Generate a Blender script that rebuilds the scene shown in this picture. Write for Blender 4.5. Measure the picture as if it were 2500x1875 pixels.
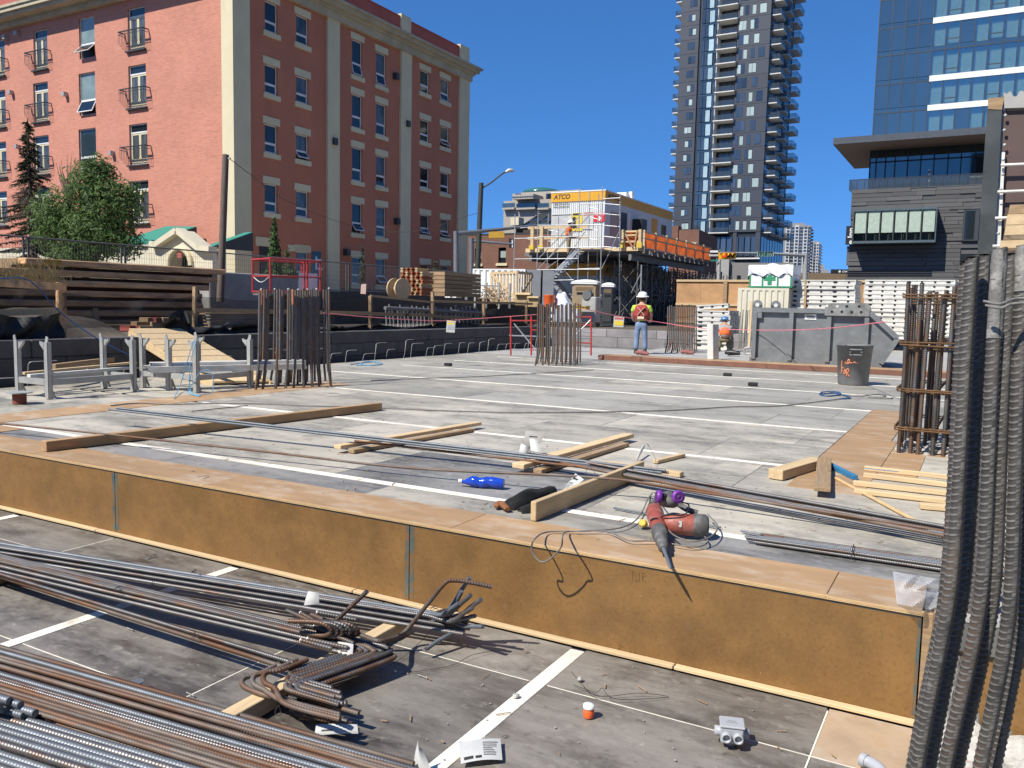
import bpy, math, random
from mathutils import Matrix, Vector as V
for o in list(bpy.data.objects): bpy.data.objects.remove(o)
S = bpy.context.scene; COL = S.collection
rad = math.radians
random.seed(7)
# ---------------------------------------------------------------- camera
FPX, PITCH, ROLL, YAW = 2040.0, rad(5.4), rad(1.2), rad(29.2)
CAM = V((0, 0, 2.13))
_h = V((-math.sin(YAW), math.cos(YAW), 0))
_fw = _h*math.cos(PITCH) + V((0, 0, -math.sin(PITCH)))
_rt = _fw.cross(V((0, 0, 1))).normalized(); _up = _rt.cross(_fw)
_R = _rt*math.cos(ROLL) + _up*math.sin(ROLL); _U = _up*math.cos(ROLL) - _rt*math.sin(ROLL)
cd = bpy.data.cameras.new('camera'); cam = bpy.data.objects.new('camera', cd); COL.objects.link(cam)
cd.sensor_fit = 'HORIZONTAL'; cd.sensor_width = 36; cd.lens = FPX/2500*36; cd.clip_start = .05; cd.clip_end = 6000
m3 = Matrix((_R, _U, -_fw)).transposed()
cam.matrix_world = Matrix.Translation(CAM) @ m3.to_4x4(); S.camera = cam
# ---------------------------------------------------------------- world, sun, exposure
SUN_AZ, SUN_EL = 24.0, 50.0          # shadows run 24 deg east of +Y
sd = V((math.sin(rad(SUN_AZ))*math.cos(rad(SUN_EL)), math.cos(rad(SUN_AZ))*math.cos(rad(SUN_EL)), -math.sin(rad(SUN_EL))))
W = bpy.data.worlds.new('World'); S.world = W; W.use_nodes = True
wn = W.node_tree.nodes; wl = W.node_tree.links
sky = wn.new('ShaderNodeTexSky'); sky.sky_type = 'NISHITA'; sky.sun_disc = False
sky.sun_elevation = rad(SUN_EL); sky.sun_rotation = math.atan2(-sd.x, -sd.y)
sky.altitude = 1050; sky.air_density = 1.0; sky.dust_density = 0.25; sky.ozone_density = 3.5
tco = wn.new('ShaderNodeTexCoord'); vmap = wn.new('ShaderNodeMapping'); vmap.inputs['Location'].default_value = (0, 0, .17); vmap.inputs['Scale'].default_value = (1, 1, .85)
wl.new(tco.outputs['Generated'], vmap.inputs[0]); wl.new(vmap.outputs[0], sky.inputs['Vector'])
hs = wn.new('ShaderNodeHueSaturation'); hs.inputs['Saturation'].default_value = 1.12; hs.inputs['Value'].default_value = 1.0
bg = wn['Background']; bg.inputs[1].default_value = 0.10
wl.new(sky.outputs[0], hs.inputs['Color']); tint = wn.new('ShaderNodeMix'); tint.data_type = 'RGBA'; tint.blend_type = 'MULTIPLY'; tint.inputs[0].default_value = 1; tint.inputs[7].default_value = (.66, 1.04, 1.34, 1)
wl.new(hs.outputs[0], tint.inputs[6]); wl.new(tint.outputs[2], bg.inputs[0])
sl = bpy.data.lights.new('sun', 'SUN'); sl.energy = 5.0; sl.angle = rad(.53); sl.color = (1, .95, .845)
sun = bpy.data.objects.new('sun', sl); COL.objects.link(sun)
sun.rotation_euler = sd.to_track_quat('-Z', 'Y').to_euler(); sun.location = (-20, -20, 60)
S.view_settings.view_transform = 'Standard'; S.view_settings.look = 'None'
S.view_settings.exposure = 0.42; S.view_settings.gamma = 1; S.view_settings.use_curve_mapping = False
# ---------------------------------------------------------------- where things stand: photo measurements turned into points of the place
def ray(x, y): return _fw + _R*((x-1250)/FPX) - _U*((y-937.5)/FPX)
def Pz(x, y, z): d = ray(x, y); return CAM + d*((z-CAM.z)/d.z)
def Py(x, y, Y): d = ray(x, y); return CAM + d*(Y/d.y)
def Px(x, y, X): d = ray(x, y); return CAM + d*(X/d.x)
def Pd(x, y, D): return CAM + ray(x, y)*D
def depth(p): return (V(p)-CAM).dot(_fw)
Z3 = V((0, 0, 1))
# ---------------------------------------------------------------- mesh helper
class MB:
    def __init__(s): s.v = []; s.f = []; s.sm = []
    def add(s, vs, fs, smooth=False):
        n = len(s.v); s.v += [tuple(p) for p in vs]; s.f += [tuple(i+n for i in f) for f in fs]; s.sm += [smooth]*len(fs); return s
    def box(s, x0, x1, y0, y1, z0, z1, M=None):
        vs = [V((x, y, z)) for x in (x0, x1) for y in (y0, y1) for z in (z0, z1)]
        if M is not None: vs = [M @ p for p in vs]
        return s.add(vs, [(0, 1, 3, 2), (4, 6, 7, 5), (0, 4, 5, 1), (2, 3, 7, 6), (0, 2, 6, 4), (1, 5, 7, 3)])
    def cbox(s, x0, x1, y0, y1, z0, z1, c=.004, M=None):     # box with chamfered long edges (along x) and ends
        ys = [(y0+c, z0), (y1-c, z0), (y1, z0+c), (y1, z1-c), (y1-c, z1), (y0+c, z1), (y0, z1-c), (y0, z0+c)]
        cy, cz = (y0+y1)/2, (z0+z1)/2
        k = lambda a, m, h: m+(a-m)*(1-c/max(h, 1e-6))
        inn = [(k(y, cy, (y1-y0)/2), k(z, cz, (z1-z0)/2)) for y, z in ys]
        R = [[(x0, y, z) for y, z in inn], [(x0+c, y, z) for y, z in ys], [(x1-c, y, z) for y, z in ys], [(x1, y, z) for y, z in inn]]
        vs = [V(p) for r in R for p in r]
        if M is not None: vs = [M @ p for p in vs]
        fs = [tuple(range(7, -1, -1)), tuple(range(24, 32))]
        for r in range(3):
            for i in range(8): fs.append((r*8+i, r*8+(i+1) % 8, r*8+8+(i+1) % 8, r*8+8+i))
        return s.add(vs, fs)
    def bar(s, p0, p1, w, h=None, up=Z3, c=0):
        p0, p1 = V(p0), V(p1); M, L = axis_m(p0, p1, up); h = w if h is None else h
        return s.cbox(0, L, -w/2, w/2, -h/2, h/2, c, M) if c else s.box(0, L, -w/2, w/2, -h/2, h/2, M)
    def tube(s, pts, r, n=8, cap=True, smooth=True):
        pts = [V(p) for p in pts]; rs = r if isinstance(r, (list, tuple)) else [r]*len(pts); vs = []; fs = []; k = len(pts)
        t = (pts[1]-pts[0]).normalized(); u = t.orthogonal().normalized()
        for i, p in enumerate(pts):
            a = pts[max(i-1, 0)]; b = pts[min(i+1, k-1)]; t2 = (b-a)
            if t2.length > 1e-9: t = t2.normalized()
            u = (u - t*u.dot(t)); u = u.normalized() if u.length > 1e-6 else t.orthogonal().normalized(); w = t.cross(u)
            for j in range(n):
                an = 2*math.pi*j/n; vs.append(p+(u*math.cos(an)+w*math.sin(an))*rs[i])
        for i in range(k-1):
            for j in range(n): fs.append((i*n+j, i*n+(j+1) % n, (i+1)*n+(j+1) % n, (i+1)*n+j))
        s.add(vs, fs, smooth)
        if cap: s.add(vs[:n], [tuple(range(n-1, -1, -1))]); s.add(vs[-n:], [tuple(range(n))])
        return s
    def lathe(s, prof, c=(0, 0, 0), n=24, M=None, smooth=True):
        vs = []; fs = []; c = V(c)
        for r, z in prof:
            for j in range(n): a = 2*math.pi*j/n; p = V((r*math.cos(a), r*math.sin(a), z)); vs.append((M @ p if M is not None else p)+c)
        for i in range(len(prof)-1):
            for j in range(n): fs.append((i*n+j, i*n+(j+1) % n, (i+1)*n+(j+1) % n, (i+1)*n+j))
        s.add(vs, fs, smooth); s.add(vs[:n], [tuple(range(n-1, -1, -1))]); s.add(vs[-n:], [tuple(range(n))]); return s
    def prism(s, poly, d):
        poly = [V(p) for p in poly]; d = V(d); n = len(poly)
        return s.add(poly+[p+d for p in poly], [tuple(range(n-1, -1, -1)), tuple(range(n, 2*n))]+[(i, (i+1) % n, n+(i+1) % n, n+i) for i in range(n)])
    def quad(s, a, b, c, d): return s.add([a, b, c, d], [(0, 1, 2, 3)])
    def grid(s, fn, nu, nv, smooth=True):
        vs = [fn(i/nu, j/nv) for j in range(nv+1) for i in range(nu+1)]
        return s.add(vs, [(j*(nu+1)+i, j*(nu+1)+i+1, (j+1)*(nu+1)+i+1, (j+1)*(nu+1)+i) for j in range(nv) for i in range(nu)], smooth)
    def mesh(s, name='mesh', xf=None):
        me = bpy.data.meshes.new(name)
        me.from_pydata([xf @ V(p) for p in s.v] if xf is not None else s.v, [], s.f)
        if any(s.sm): me.polygons.foreach_set('use_smooth', s.sm)
        me.update(); return me
def axis_m(p0, p1, up=Z3):
    p0, p1 = V(p0), V(p1); x = p1-p0; L = x.length; x.normalize(); up = V(up)
    if abs(x.dot(up)) > .999: up = V((0, 1, 0)) if abs(x.y) < .9 else V((1, 0, 0))
    y = up.cross(x).normalized(); z = x.cross(y)
    M = Matrix((x, y, z)).transposed().to_4x4(); M.translation = p0; return M, L
MW = {}; _CH = {}
def tag(o, label=None, cat=None, group=None, kind=None):
    for k, v in (('label', label), ('category', cat), ('group', group), ('kind', kind)):
        if v: o[k] = v
    return o
def th(name, label, cat, loc=(0, 0, 0), rz=0, group=None, M=None):
    o = bpy.data.objects.new(name, None); COL.objects.link(o); o.empty_display_size = .2
    if M is None: M = Matrix.Translation(V(loc)) @ Matrix.Rotation(rz, 4, 'Z')
    o.matrix_world = M; MW[o.name] = M.copy(); return tag(o, label, cat, group)
def put(name, me, mat, parent=None, M=None, label=None):
    """link one mesh object; M is local to the parent"""
    if isinstance(me, MB): me = me.mesh(name)
    if mat is not None and not me.materials: me.materials.append(mat)
    o = bpy.data.objects.new(name, me); COL.objects.link(o)
    if mat is not None and me.materials[0] != mat:
        o.material_slots[0].link = 'OBJECT'; o.material_slots[0].material = mat
    M = M if M is not None else Matrix.Identity(4)
    if parent is not None: o.parent = parent; MW[o.name] = MW[parent.name] @ M; _CH.setdefault(parent.name, []).append(o)
    else: MW[o.name] = M.copy()
    o.matrix_basis = M
    if label: o['label'] = label
    return o
def part(name, mb, mat, parent, label=None):
    """a part whose shape is given in world coordinates"""
    return put(name, mb.mesh(name, MW[parent.name].inverted()), mat, parent, None, label)
def solo(name, label, cat, mb, mat, loc, group=None):
    loc = V(loc); o = put(name, mb.mesh(name, Matrix.Translation(-loc)), mat, None, Matrix.Translation(loc)); return tag(o, label, cat, group)
def struct(name, mb, mat, kind='structure', loc=(0, 0, 0)):
    o = put(name, mb.mesh(name), mat, None, None); o['kind'] = kind; return o
def copy_tree(o, M=None, parent=None, label=None):
    cs = _CH.get(o.name, [])
    c = o.copy(); COL.objects.link(c)
    if parent is not None: c.parent = parent
    elif M is not None: c.matrix_world = M; MW[c.name] = M.copy()
    if label: c['label'] = label
    for ch in cs: copy_tree(ch, None, c)
    return c
# ---------------------------------------------------------------- materials
def mat(name, col, rough=.7, metal=0., var=.12, sc=3., st=(1, 1, 1), bump=0., bsc=60., bst=None, layers=(), rnd=0., spec=.5, brick=None, alpha=None):
    m = bpy.data.materials.new(name); m.use_nodes = True; n = m.node_tree.nodes; l = m.node_tree.links; b = n['Principled BSDF']
    b.inputs['Roughness'].default_value = rough; b.inputs['Metallic'].default_value = metal; b.inputs['Specular IOR Level'].default_value = spec
    tc = n.new('ShaderNodeTexCoord'); oi = n.new('ShaderNodeObjectInfo'); va = n.new('ShaderNodeVectorMath'); va.operation = 'MULTIPLY_ADD'
    l.new(oi.outputs['Random'], va.inputs[0]); va.inputs[1].default_value = (37, 23, 51) if rnd else (0, 0, 0); l.new(tc.outputs['Object'], va.inputs[2]); src = va.outputs[0]
    def noise(scale, stre, det=5., ro=.6):
        mp = n.new('ShaderNodeMapping'); mp.inputs['Scale'].default_value = stre; l.new(src, mp.inputs[0])
        t = n.new('ShaderNodeTexNoise'); t.inputs['Scale'].default_value = scale; t.inputs['Detail'].default_value = det; t.inputs['Roughness'].default_value = ro
        l.new(mp.outputs[0], t.inputs['Vector']); return t.outputs['Fac']
    def mix(a, bcol, f):
        x = n.new('ShaderNodeMix'); x.data_type = 'RGBA'; l.new(f, x.inputs[0])
        (l.new(a, x.inputs[6]) if not isinstance(a, tuple) else x.inputs[6].__setattr__('default_value', (*a, 1)))
        (l.new(bcol, x.inputs[7]) if not isinstance(bcol, tuple) else x.inputs[7].__setattr__('default_value', (*bcol, 1))); return x.outputs[2]
    def ramp(f, lo, hi, a=0., bb=1.):
        r = n.new('ShaderNodeMapRange'); l.new(f, r.inputs[0]); r.inputs[1].default_value = lo; r.inputs[2].default_value = hi; r.inputs[3].default_value = a; r.inputs[4].default_value = bb; return r.outputs[0]
    c = mix(tuple(x*(1-var) for x in col), tuple(min(1, x*(1+var)) for x in col), ramp(noise(sc, st), .3, .7))
    for L in layers:
        lc, lsc, lst, lo, hi, fac = L[:6]
        c = mix(c, lc, ramp(noise(lsc, lst, 7., .65), lo, hi, 0, fac))
    bh = None
    if brick:
        mp = n.new('ShaderNodeMapping'); mp.inputs['Rotation'].default_value = brick[3]; l.new(src, mp.inputs[0])
        bt = n.new('ShaderNodeTexBrick'); l.new(mp.outputs[0], bt.inputs[0]); bt.inputs['Scale'].default_value = 1; bt.inputs['Brick Width'].default_value = brick[0]; bt.inputs['Row Height'].default_value = brick[1]
        bt.inputs['Mortar Size'].default_value = .008; bt.inputs['Mortar Smooth'].default_value = .3; bt.inputs['Bias'].default_value = 0
        bt.inputs['Color1'].default_value = (1, 1, 1, 1); bt.inputs['Color2'].default_value = (.85, .85, .85, 1); bt.inputs['Mortar'].default_value = (brick[2],)*3+(1,)
        x = n.new('ShaderNodeMix'); x.data_type = 'RGBA'; x.blend_type = 'MULTIPLY'; x.inputs[0].default_value = 1; l.new(c, x.inputs[6]); l.new(bt.outputs['Color'], x.inputs[7]); c = x.outputs[2]; bh = bt.outputs['Color']
    if rnd:
        x = n.new('ShaderNodeMix'); x.data_type = 'RGBA'; x.blend_type = 'MULTIPLY'; x.inputs[0].default_value = 1; l.new(c, x.inputs[6])
        cmb = n.new('ShaderNodeCombineColor'); rr = ramp(oi.outputs['Random'], 0, 1, 1-rnd, 1+rnd)
        for i in range(3): l.new(rr, cmb.inputs[i])
        l.new(cmb.outputs[0], x.inputs[7]); c = x.outputs[2]
    l.new(c, b.inputs['Base Color'])
    if bump or bh is not None:
        bp = n.new('ShaderNodeBump'); bp.inputs['Strength'].default_value = bump or .5; bp.inputs['Distance'].default_value = .01
        l.new(bh if bh is not None else noise(bsc, bst or st, 4.), bp.inputs['Height']); l.new(bp.outputs[0], b.inputs['Normal'])
    if alpha is not None:
        b.inputs['Alpha'].default_value = alpha
    return m
def glass_see(name, tint, refl=.2, thru=.6):
    """pane one looks through: part mirror, part clear"""
    m = bpy.data.materials.new(name); m.use_nodes = True; n = m.node_tree.nodes; l = m.node_tree.links; n.clear()
    out = n.new('ShaderNodeOutputMaterial'); t = n.new('ShaderNodeBsdfTransparent'); t.inputs[0].default_value = (*tint, 1)
    g = n.new('ShaderNodeBsdfGlossy'); g.inputs['Roughness'].default_value = .03; g.inputs[0].default_value = (.9, .95, 1, 1)
    mx = n.new('ShaderNodeMixShader'); mx.inputs[0].default_value = refl; l.new(t.outputs[0], mx.inputs[1]); l.new(g.outputs[0], mx.inputs[2]); l.new(mx.outputs[0], out.inputs[0]); return m
def netting(name, col, cover, sc=None):
    m = mat(name, col, .8, var=.25, sc=2.5, alpha=cover); return m
def translucent(m, f):
    n = m.node_tree.nodes; l = m.node_tree.links; b = n['Principled BSDF']; out = n['Material Output']; t = n.new('ShaderNodeBsdfTranslucent'); x = n.new('ShaderNodeMixShader'); x.inputs[0].default_value = f
    l.new(b.inputs['Base Color'].links[0].from_socket, t.inputs[0]); l.new(b.outputs[0], x.inputs[1]); l.new(t.outputs[0], x.inputs[2]); l.new(x.outputs[0], out.inputs[0]); return m
GR = (1, 16, 16)
M_ = {}
M_['lumber'] = mat('pale lumber', (.57, .42, .24), .75, var=.16, sc=2, st=GR, bump=.25, bsc=9, rnd=.12, layers=[((.34, .2, .09), 3, (1, 30, 30), .58, .72, .5), ((.16, .09, .05), 1.3, (2.2, 9, 9), .71, .76, .8)])
M_['lumber_old'] = mat('weathered lumber', (.33, .22, .12), .85, var=.25, sc=2, st=GR, bump=.35, bsc=9, rnd=.18, layers=[((.2, .17, .14), 1.6, (1, 6, 6), .5, .7, .7), ((.08, .05, .03), 1.5, (2, 9, 9), .64, .72, .8)])
M_['timber_dark'] = mat('dark lagging timber', (.60, .36, .18), .9, var=.3, sc=1.2, st=(1, 9, 9), bump=.5, bsc=8, rnd=.2, layers=[((.16, .13, .11), .9, (1, 4, 4), .5, .68, .75), ((.05, .035, .025), 2, (1, 6, 6), .62, .72, .8)])
M_['strip'] = mat('white filler strip', (.76, .71, .61), .7, var=.1, sc=2, st=GR, rnd=.06, layers=[((.36, .31, .24), 5, (1, 1, 1), .52, .72, .6), ((.45, .4, .33), 1.2, (1, 1, 1), .5, .7, .5)])
M_['ply_top'] = mat('tan plywood', (.36, .225, .115), .62, var=.14, sc=1.6, st=(1, 4, 4), bump=.1, bsc=30, rnd=.1, layers=[((.55, .47, .38), 2.2, (1, 2, 2), .5, .72, .6), ((.2, .13, .08), 5, (1, 3, 3), .62, .74, .5)])
M_['ply_fascia'] = mat('brown film faced plywood', (.205, .108, .034), .5, var=.25, sc=3.2, bump=.06, bsc=50, rnd=.06, layers=[((.14, .068, .020), 1.7, (1, 1, 1), .46, .72, .5), ((.27, .15, .05), 4.5, (1, 1, 1.4), .54, .78, .4), ((.12, .056, .016), 42, (1, 1, 1), .52, .68, .55), ((.29, .17, .065), 75, (1, 1, 1), .56, .7, .5), ((.34, .28, .22), 2.4, (1, 1, 1), .66, .80, .45), ((.12, .06, .02), 16, (1, 1, 1), .62, .8, .35)])
M_['ply_edge'] = mat('plywood edge', (.58, .40, .2), .75, var=.2, sc=9, st=(1, 1, 12))
M_['teal'] = mat('teal edge paint', (.07, .105, .10), .6, var=.3, sc=6, layers=[((.2, .10, .035), 9, (1, 1, 1), .42, .6, .9)])
def deckmat(name, base, dust_light, k, rough=.55, wear=.75):
    dk = tuple(x*.42 for x in base)
    return mat(name, base, rough, var=.25, sc=1.3, st=(.8, 1.6, 1), bump=.12, bsc=22, rnd=.11, spec=.4, layers=[(dust_light, .9, (.6, 1.3, 1), .38, .62, wear*k), (dust_light, 4.5, (.5, 1.9, 1), .45, .68, .55*k), (dk, 1.9, (1, 1.4, 1), .54, .70, .6), (dust_light, 13, (1, 1.2, 1), .55, .70, .6*k), (dk, 34, (.25, 1, 1), .60, .72, .5), (dk, 9, (1, 1, 1), .60, .70, .5), (tuple(min(1, x*1.35) for x in dust_light), 6.5, (1, 1, 1), .66, .72, .6)])
M_['deck'] = deckmat('dusty grey deck plywood', (.20, .188, .162), (.47, .43, .355), 1.15, .6, .85)
M_['deck_far'] = deckmat('pale dusty deck plywood', (.25, .236, .205), (.40, .377, .322), 1.05)
M_['deck_low'] = deckmat('dark deck plywood', (.062, .052, .044), (.29, .265, .23), .95, .5)
M_['deck_mid'] = deckmat('scuffed slate deck plywood', (.12, .115, .11), (.36, .345, .32), .9, .5)
M_['tan_low'] = mat('stained tan plywood', (.40, .29, .19), .65, var=.2, sc=3, rnd=.05, layers=[((.55, .5, .44), 2, (1, 1, 1), .45, .7, .7), ((.28, .15, .06), 3, (1, 1, 1), .55, .7, .5)])
M_['rebar'] = mat('mill steel rebar', (.155, .148, .145), .44, .6, var=.25, sc=6, rnd=.22, layers=[((.13, .055, .024), 3.0, (.5, 2, 2), .53, .62, .8), ((.09, .045, .025), 7, (.4, 1, 1), .55, .7, .6)])
M_['rebar_grey'] = mat('blue grey rebar', (.15, .165, .182), .5, .4, var=.2, sc=6, rnd=.15, layers=[((.25, .27, .3), 9, (1, 1, 1), .55, .7, .4)])
M_['rebar_rust'] = mat('rusty rebar', (.15, .12, .1), .6, .3, var=.25, sc=6, rnd=.2, layers=[((.13, .056, .024), 2.2, (.5, 2, 2), .44, .58, .9), ((.24, .085, .025), 6, (.5, 2, 2), .58, .68, .7)])
M_['rebar_dark'] = mat('dark standing rebar', (.105, .10, .098), .5, .45, var=.25, sc=5, rnd=.2, layers=[((.14, .066, .028), 4, (1, 1, .5), .44, .60, .8), ((.34, .33, .31), 5, (1, 1, .6), .6, .72, .5)])
M_['rebar_near'] = mat('near column rebar', (.055, .049, .044), .55, .0, var=.35, sc=9, rnd=.1, layers=[((.26, .245, .22), 26, (1, 1, .6), .62, .72, .6), ((.13, .085, .06), 5, (1, 1, .5), .55, .7, .6)])
M_['beam_tan'] = mat('tan square timber', (.40, .25, .125), .8, var=.2, sc=2, st=GR, bump=.25, bsc=9, layers=[((.22, .13, .07), 1.4, (1, 6, 6), .5, .7, .7), ((.08, .05, .03), 1.6, (2, 8, 8), .68, .74, .7)])
M_['rib_highlight'] = mat('dusty rib with painted highlight', (.125, .118, .108), .6, var=.3, sc=14, layers=[((.08, .075, .07), 11, (1, 1, 1), .5, .65, .8)])  # paler than the bar: highlights painted on the ribs, with some grime
M_['rebar_caked'] = mat('slurry caked rebar', (.16, .155, .145), .75, .1, var=.3, sc=12, bump=.5, bsc=70, layers=[((.38, .36, .33), 9, (1, 1, 1), .45, .62, .85)])
M_['tie'] = mat('rusty column tie', (.13, .068, .028), .7, .3, var=.35, sc=8)
M_['wire'] = mat('black tie wire', (.045, .04, .038), .6, .5)
M_['galv'] = mat('galvanised steel', (.40, .40, .385), .5, .3, var=.12, sc=7, rnd=.06, layers=[((.25, .25, .25), 5, (1, 1, 1), .6, .75, .5)])
M_['scaf'] = mat('scaffold tube', (.48, .49, .5), .4, .6, var=.2, sc=3, rnd=.1)
M_['steel_dark'] = mat('dark shoring steel', (.15, .145, .138), .6, .2, var=.25, sc=3, rnd=.15)
M_['white_form'] = mat('off white coated form', (.60, .585, .54), .6, var=.15, sc=4, rnd=.08, layers=[((.38, .35, .3), 3, (1, 3, 3), .58, .75, .6)])
M_['paper'] = mat('paper tag', (.50, .50, .48), .7, var=.06, sc=9)
M_['paper_shade'] = mat('grey tag', (.5, .48, .45), .7, var=.1, sc=9)
M_['ink'] = mat('printed ink', (.03, .03, .03), .7)
M_['black'] = mat('black plastic', (.015, .015, .016), .45, var=.2, sc=8)
M_['cloth_black'] = mat('black knit cloth', (.012, .012, .012), .95, var=.3, sc=30, bump=.4, bsc=160)
M_['rubber'] = mat('grey rubber cord', (.16, .15, .14), .6, var=.15, sc=20)
M_['blue'] = mat('blue cord', (.03, .09, .22), .5)
M_['blue_l'] = mat('light blue rope', (.10, .30, .48), .7)
M_['tool_red'] = mat('dusty red tool shell', (.28, .065, .045), .5, var=.2, sc=14, bump=.05, bsc=60, layers=[((.42, .3, .26), 9, (1, 1, 1), .5, .75, .55)])
M_['tool_grey'] = mat('dusty grey tool end', (.09, .088, .083), .6, var=.25, sc=14, layers=[((.3, .28, .26), 10, (1, 1, 1), .5, .75, .6)])
M_['purple'] = mat('purple cartridge', (.17, .03, .30), .45, var=.15, sc=20)
M_['yellow'] = mat('yellow plastic', (.6, .42, .05), .5, var=.15, sc=20)
M_['bottle'] = mat('blue bottle', (.012, .055, .42), .12, var=.2, sc=20)
M_['conc'] = mat('pale concrete', (.34, .33, .31), .9, var=.18, sc=1.6, bump=.35, bsc=24, layers=[((.2, .19, .18), 2.5, (1, 1, 1), .52, .72, .5)])
M_['conc_dark'] = mat('shotcrete block', (.075, .073, .073), .92, var=.2, sc=1.5, bump=.3, bsc=22, rnd=.15, layers=[((.13, .125, .12), 2.6, (1, 1, 1), .52, .72, .55)])
M_['rubble'] = mat('broken concrete', (.44, .42, .38), .95, var=.2, sc=9, bump=.8, bsc=35)
M_['dirt'] = mat('site dirt', (.10, .08, .06), .95, var=.3, sc=1.2, bump=.6, bsc=9)
M_['asphalt'] = mat('asphalt', (.07, .069, .068), .9, var=.2, sc=2, bump=.2, bsc=60)
M_['net'] = netting('black debris netting', (.02, .02, .02), .5)
M_['sheet'] = mat('black plastic sheeting', (.012, .012, .012), .6, var=.3, sc=3, bump=.5, bsc=3)
M_['orange_net'] = mat('orange tarp', (.80, .19, .055), .75, var=.15, sc=2, rnd=.05)
translucent(M_['orange_net'], .75)
M_['red_paint'] = mat('red lift paint', (.42, .035, .03), .45, var=.15, sc=5)
M_['white'] = mat('white paint', (.76, .76, .74), .5, var=.06, sc=3, rnd=.03)
M_['cream'] = mat('cream paint', (.62, .56, .42), .7, var=.08, sc=2)
M_['skip'] = mat('grey steel skip', (.185, .195, .20), .5, .25, var=.18, sc=2.2, bump=.1, bsc=9, layers=[((.32, .33, .34), 3.2, (1, 1, 2), .55, .75, .6), ((.15, .10, .075), 2.3, (1, 1, .6), .66, .8, .5)])
M_['bin'] = mat('dark grey bin plastic', (.155, .157, .158), .55, var=.15, sc=6, layers=[((.2, .2, .2), 6, (1, 1, .7), .62, .8, .5)])
M_['spray'] = mat('orange spray paint', (.48, .19, .10), .7, var=.2, sc=9)
M_['bark'] = mat('bark', (.11, .085, .065), .95, var=.3, sc=5, st=(1, 1, .2), bump=.6, bsc=20)
M_['pole_wood'] = mat('utility pole wood', (.13, .10, .08), .9, var=.25, sc=3, st=(6, 6, .4), bump=.4, bsc=10)
# ================================================================ THE SETTING
DZ, FY = .60, 4.70          # main deck height, fascia line
def rnd(a, b): return random.uniform(a, b)
# ground as one sheet round the pit
b = MB(); HX0, HX1, HY0, HY1, GZ = -21.5, 40, -30, 47, 2.5; BIG = 2500
for x0, x1, y0, y1 in ((-BIG, HX0, -BIG, BIG), (HX1, BIG, -BIG, BIG), (HX0, HX1, HY1, BIG), (HX0, HX1, -BIG, HY0)):
    b.quad((x0, y0, GZ), (x1, y0, GZ), (x1, y1, GZ), (x0, y1, GZ))
b.quad((HX0, HY0, -3), (HX0, HY1, -3), (HX0, HY1, GZ), (HX0, HY0, GZ)); b.quad((HX0, HY1, -3), (HX1, HY1, -3), (HX1, HY1, GZ), (HX0, HY1, GZ))
struct('ground', b, M_['asphalt'])
struct('bounce_paving', MB().box(-35.1, -22.4, -30, 70, 2.4, 2.52), mat('added bounce strip concrete', (.32, .29, .245), .9, var=.12, sc=1))  # concrete strip added to bounce warm light onto the shaded facade
struct('pit_floor', MB().quad((HX0, HY0, -2.9), (HX1, HY0, -2.9), (HX1, HY1, -2.9), (HX0, HY1, -2.9)), M_['dirt'])
struct('site_ledge', MB().box(HX0+.02, -14.75, 2, 30.4, -2.5, 1.27).box(HX0+.02, -3.3, 30.4, HY1-.02, -2.5, 1.20), M_['dirt'])
struct('back_slab', MB().box(-3.28, 30, 30.4, HY1-.03, -2, .6), M_['conc'])
# unseen blocks round the site, added to cut sky light on the shaded faces
tb = mat('unseen block brick', (.15, .12, .10), .9, var=.2, sc=.3, st=(1, 1, 3))
for x0, x1, y0, y1, h in ((44, 70, -45, 12, 38), (46, 74, 18, 70, 52), (-58, -12, -105, -78, 34), (-6, 20, -110, -84, 50), (26, 60, -100, -76, 30), (-130, -95, -80, -20, 28)):
    b = MB().box(x0, x1, y0, y1, GZ, h)
    for k in range(int((h-6)/3.4)):
        z = 6+3.4*k; n = int((y1-y0)/4)
        for i in range(n): b.box(x0-.02, x0-.001, y0+4*i+1, y0+4*i+2.6, z, z+1.7)
    struct('unseen_block', b, tb)
# ---- main deck: substrate, filler strips, plywood panels
deck = struct('main_deck', MB().box(-14.2, 26, FY+.03, 22.6, .42, .574), M_['steel_dark'])
SY = [5.62, 8.52, 11.42, 14.12, 16.75, 19.12, 21.45]
DX0, DX1 = -10.1, -1.3
stripM = None
def panel_mesh(lx, ly, t=.018): return MB().cbox(0, lx, 0, ly, -t, 0, .002).mesh('panel')
def lay(name, x0, x1, y0, y1, z, m, par, cache={}):
    k = (round(x1-x0, 3), round(y1-y0, 3))
    if k not in cache: cache[k] = panel_mesh(*k)
    o = put(name, cache[k].copy() if False else cache[k], None, par, Matrix.Translation((x0, y0, z+rnd(-.0015, .0015))) @ Matrix.Rotation(rnd(-.0012, .0012), 4, 'Z'))
    if not o.data.materials: o.data.materials.append(m)
    o.material_slots[0].link = 'OBJECT'; o.material_slots[0].material = m; return o
def border_x(y):          # left limit of the field of panels
    return -10.15
rows = []
edges = [FY+.48]+SY+[22.55]
for k in range(len(edges)-1):
    y0 = edges[k]+(.052 if k else 0); y1 = edges[k+1]-(.052 if k < len(edges)-2 else 0)
    n = 1 if y1-y0 < 1.5 else 2
    for j in range(n): rows.append((y0+(y1-y0)*j/n+(.002 if j else 0), y0+(y1-y0)*(j+1)/n-.002, k))
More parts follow.
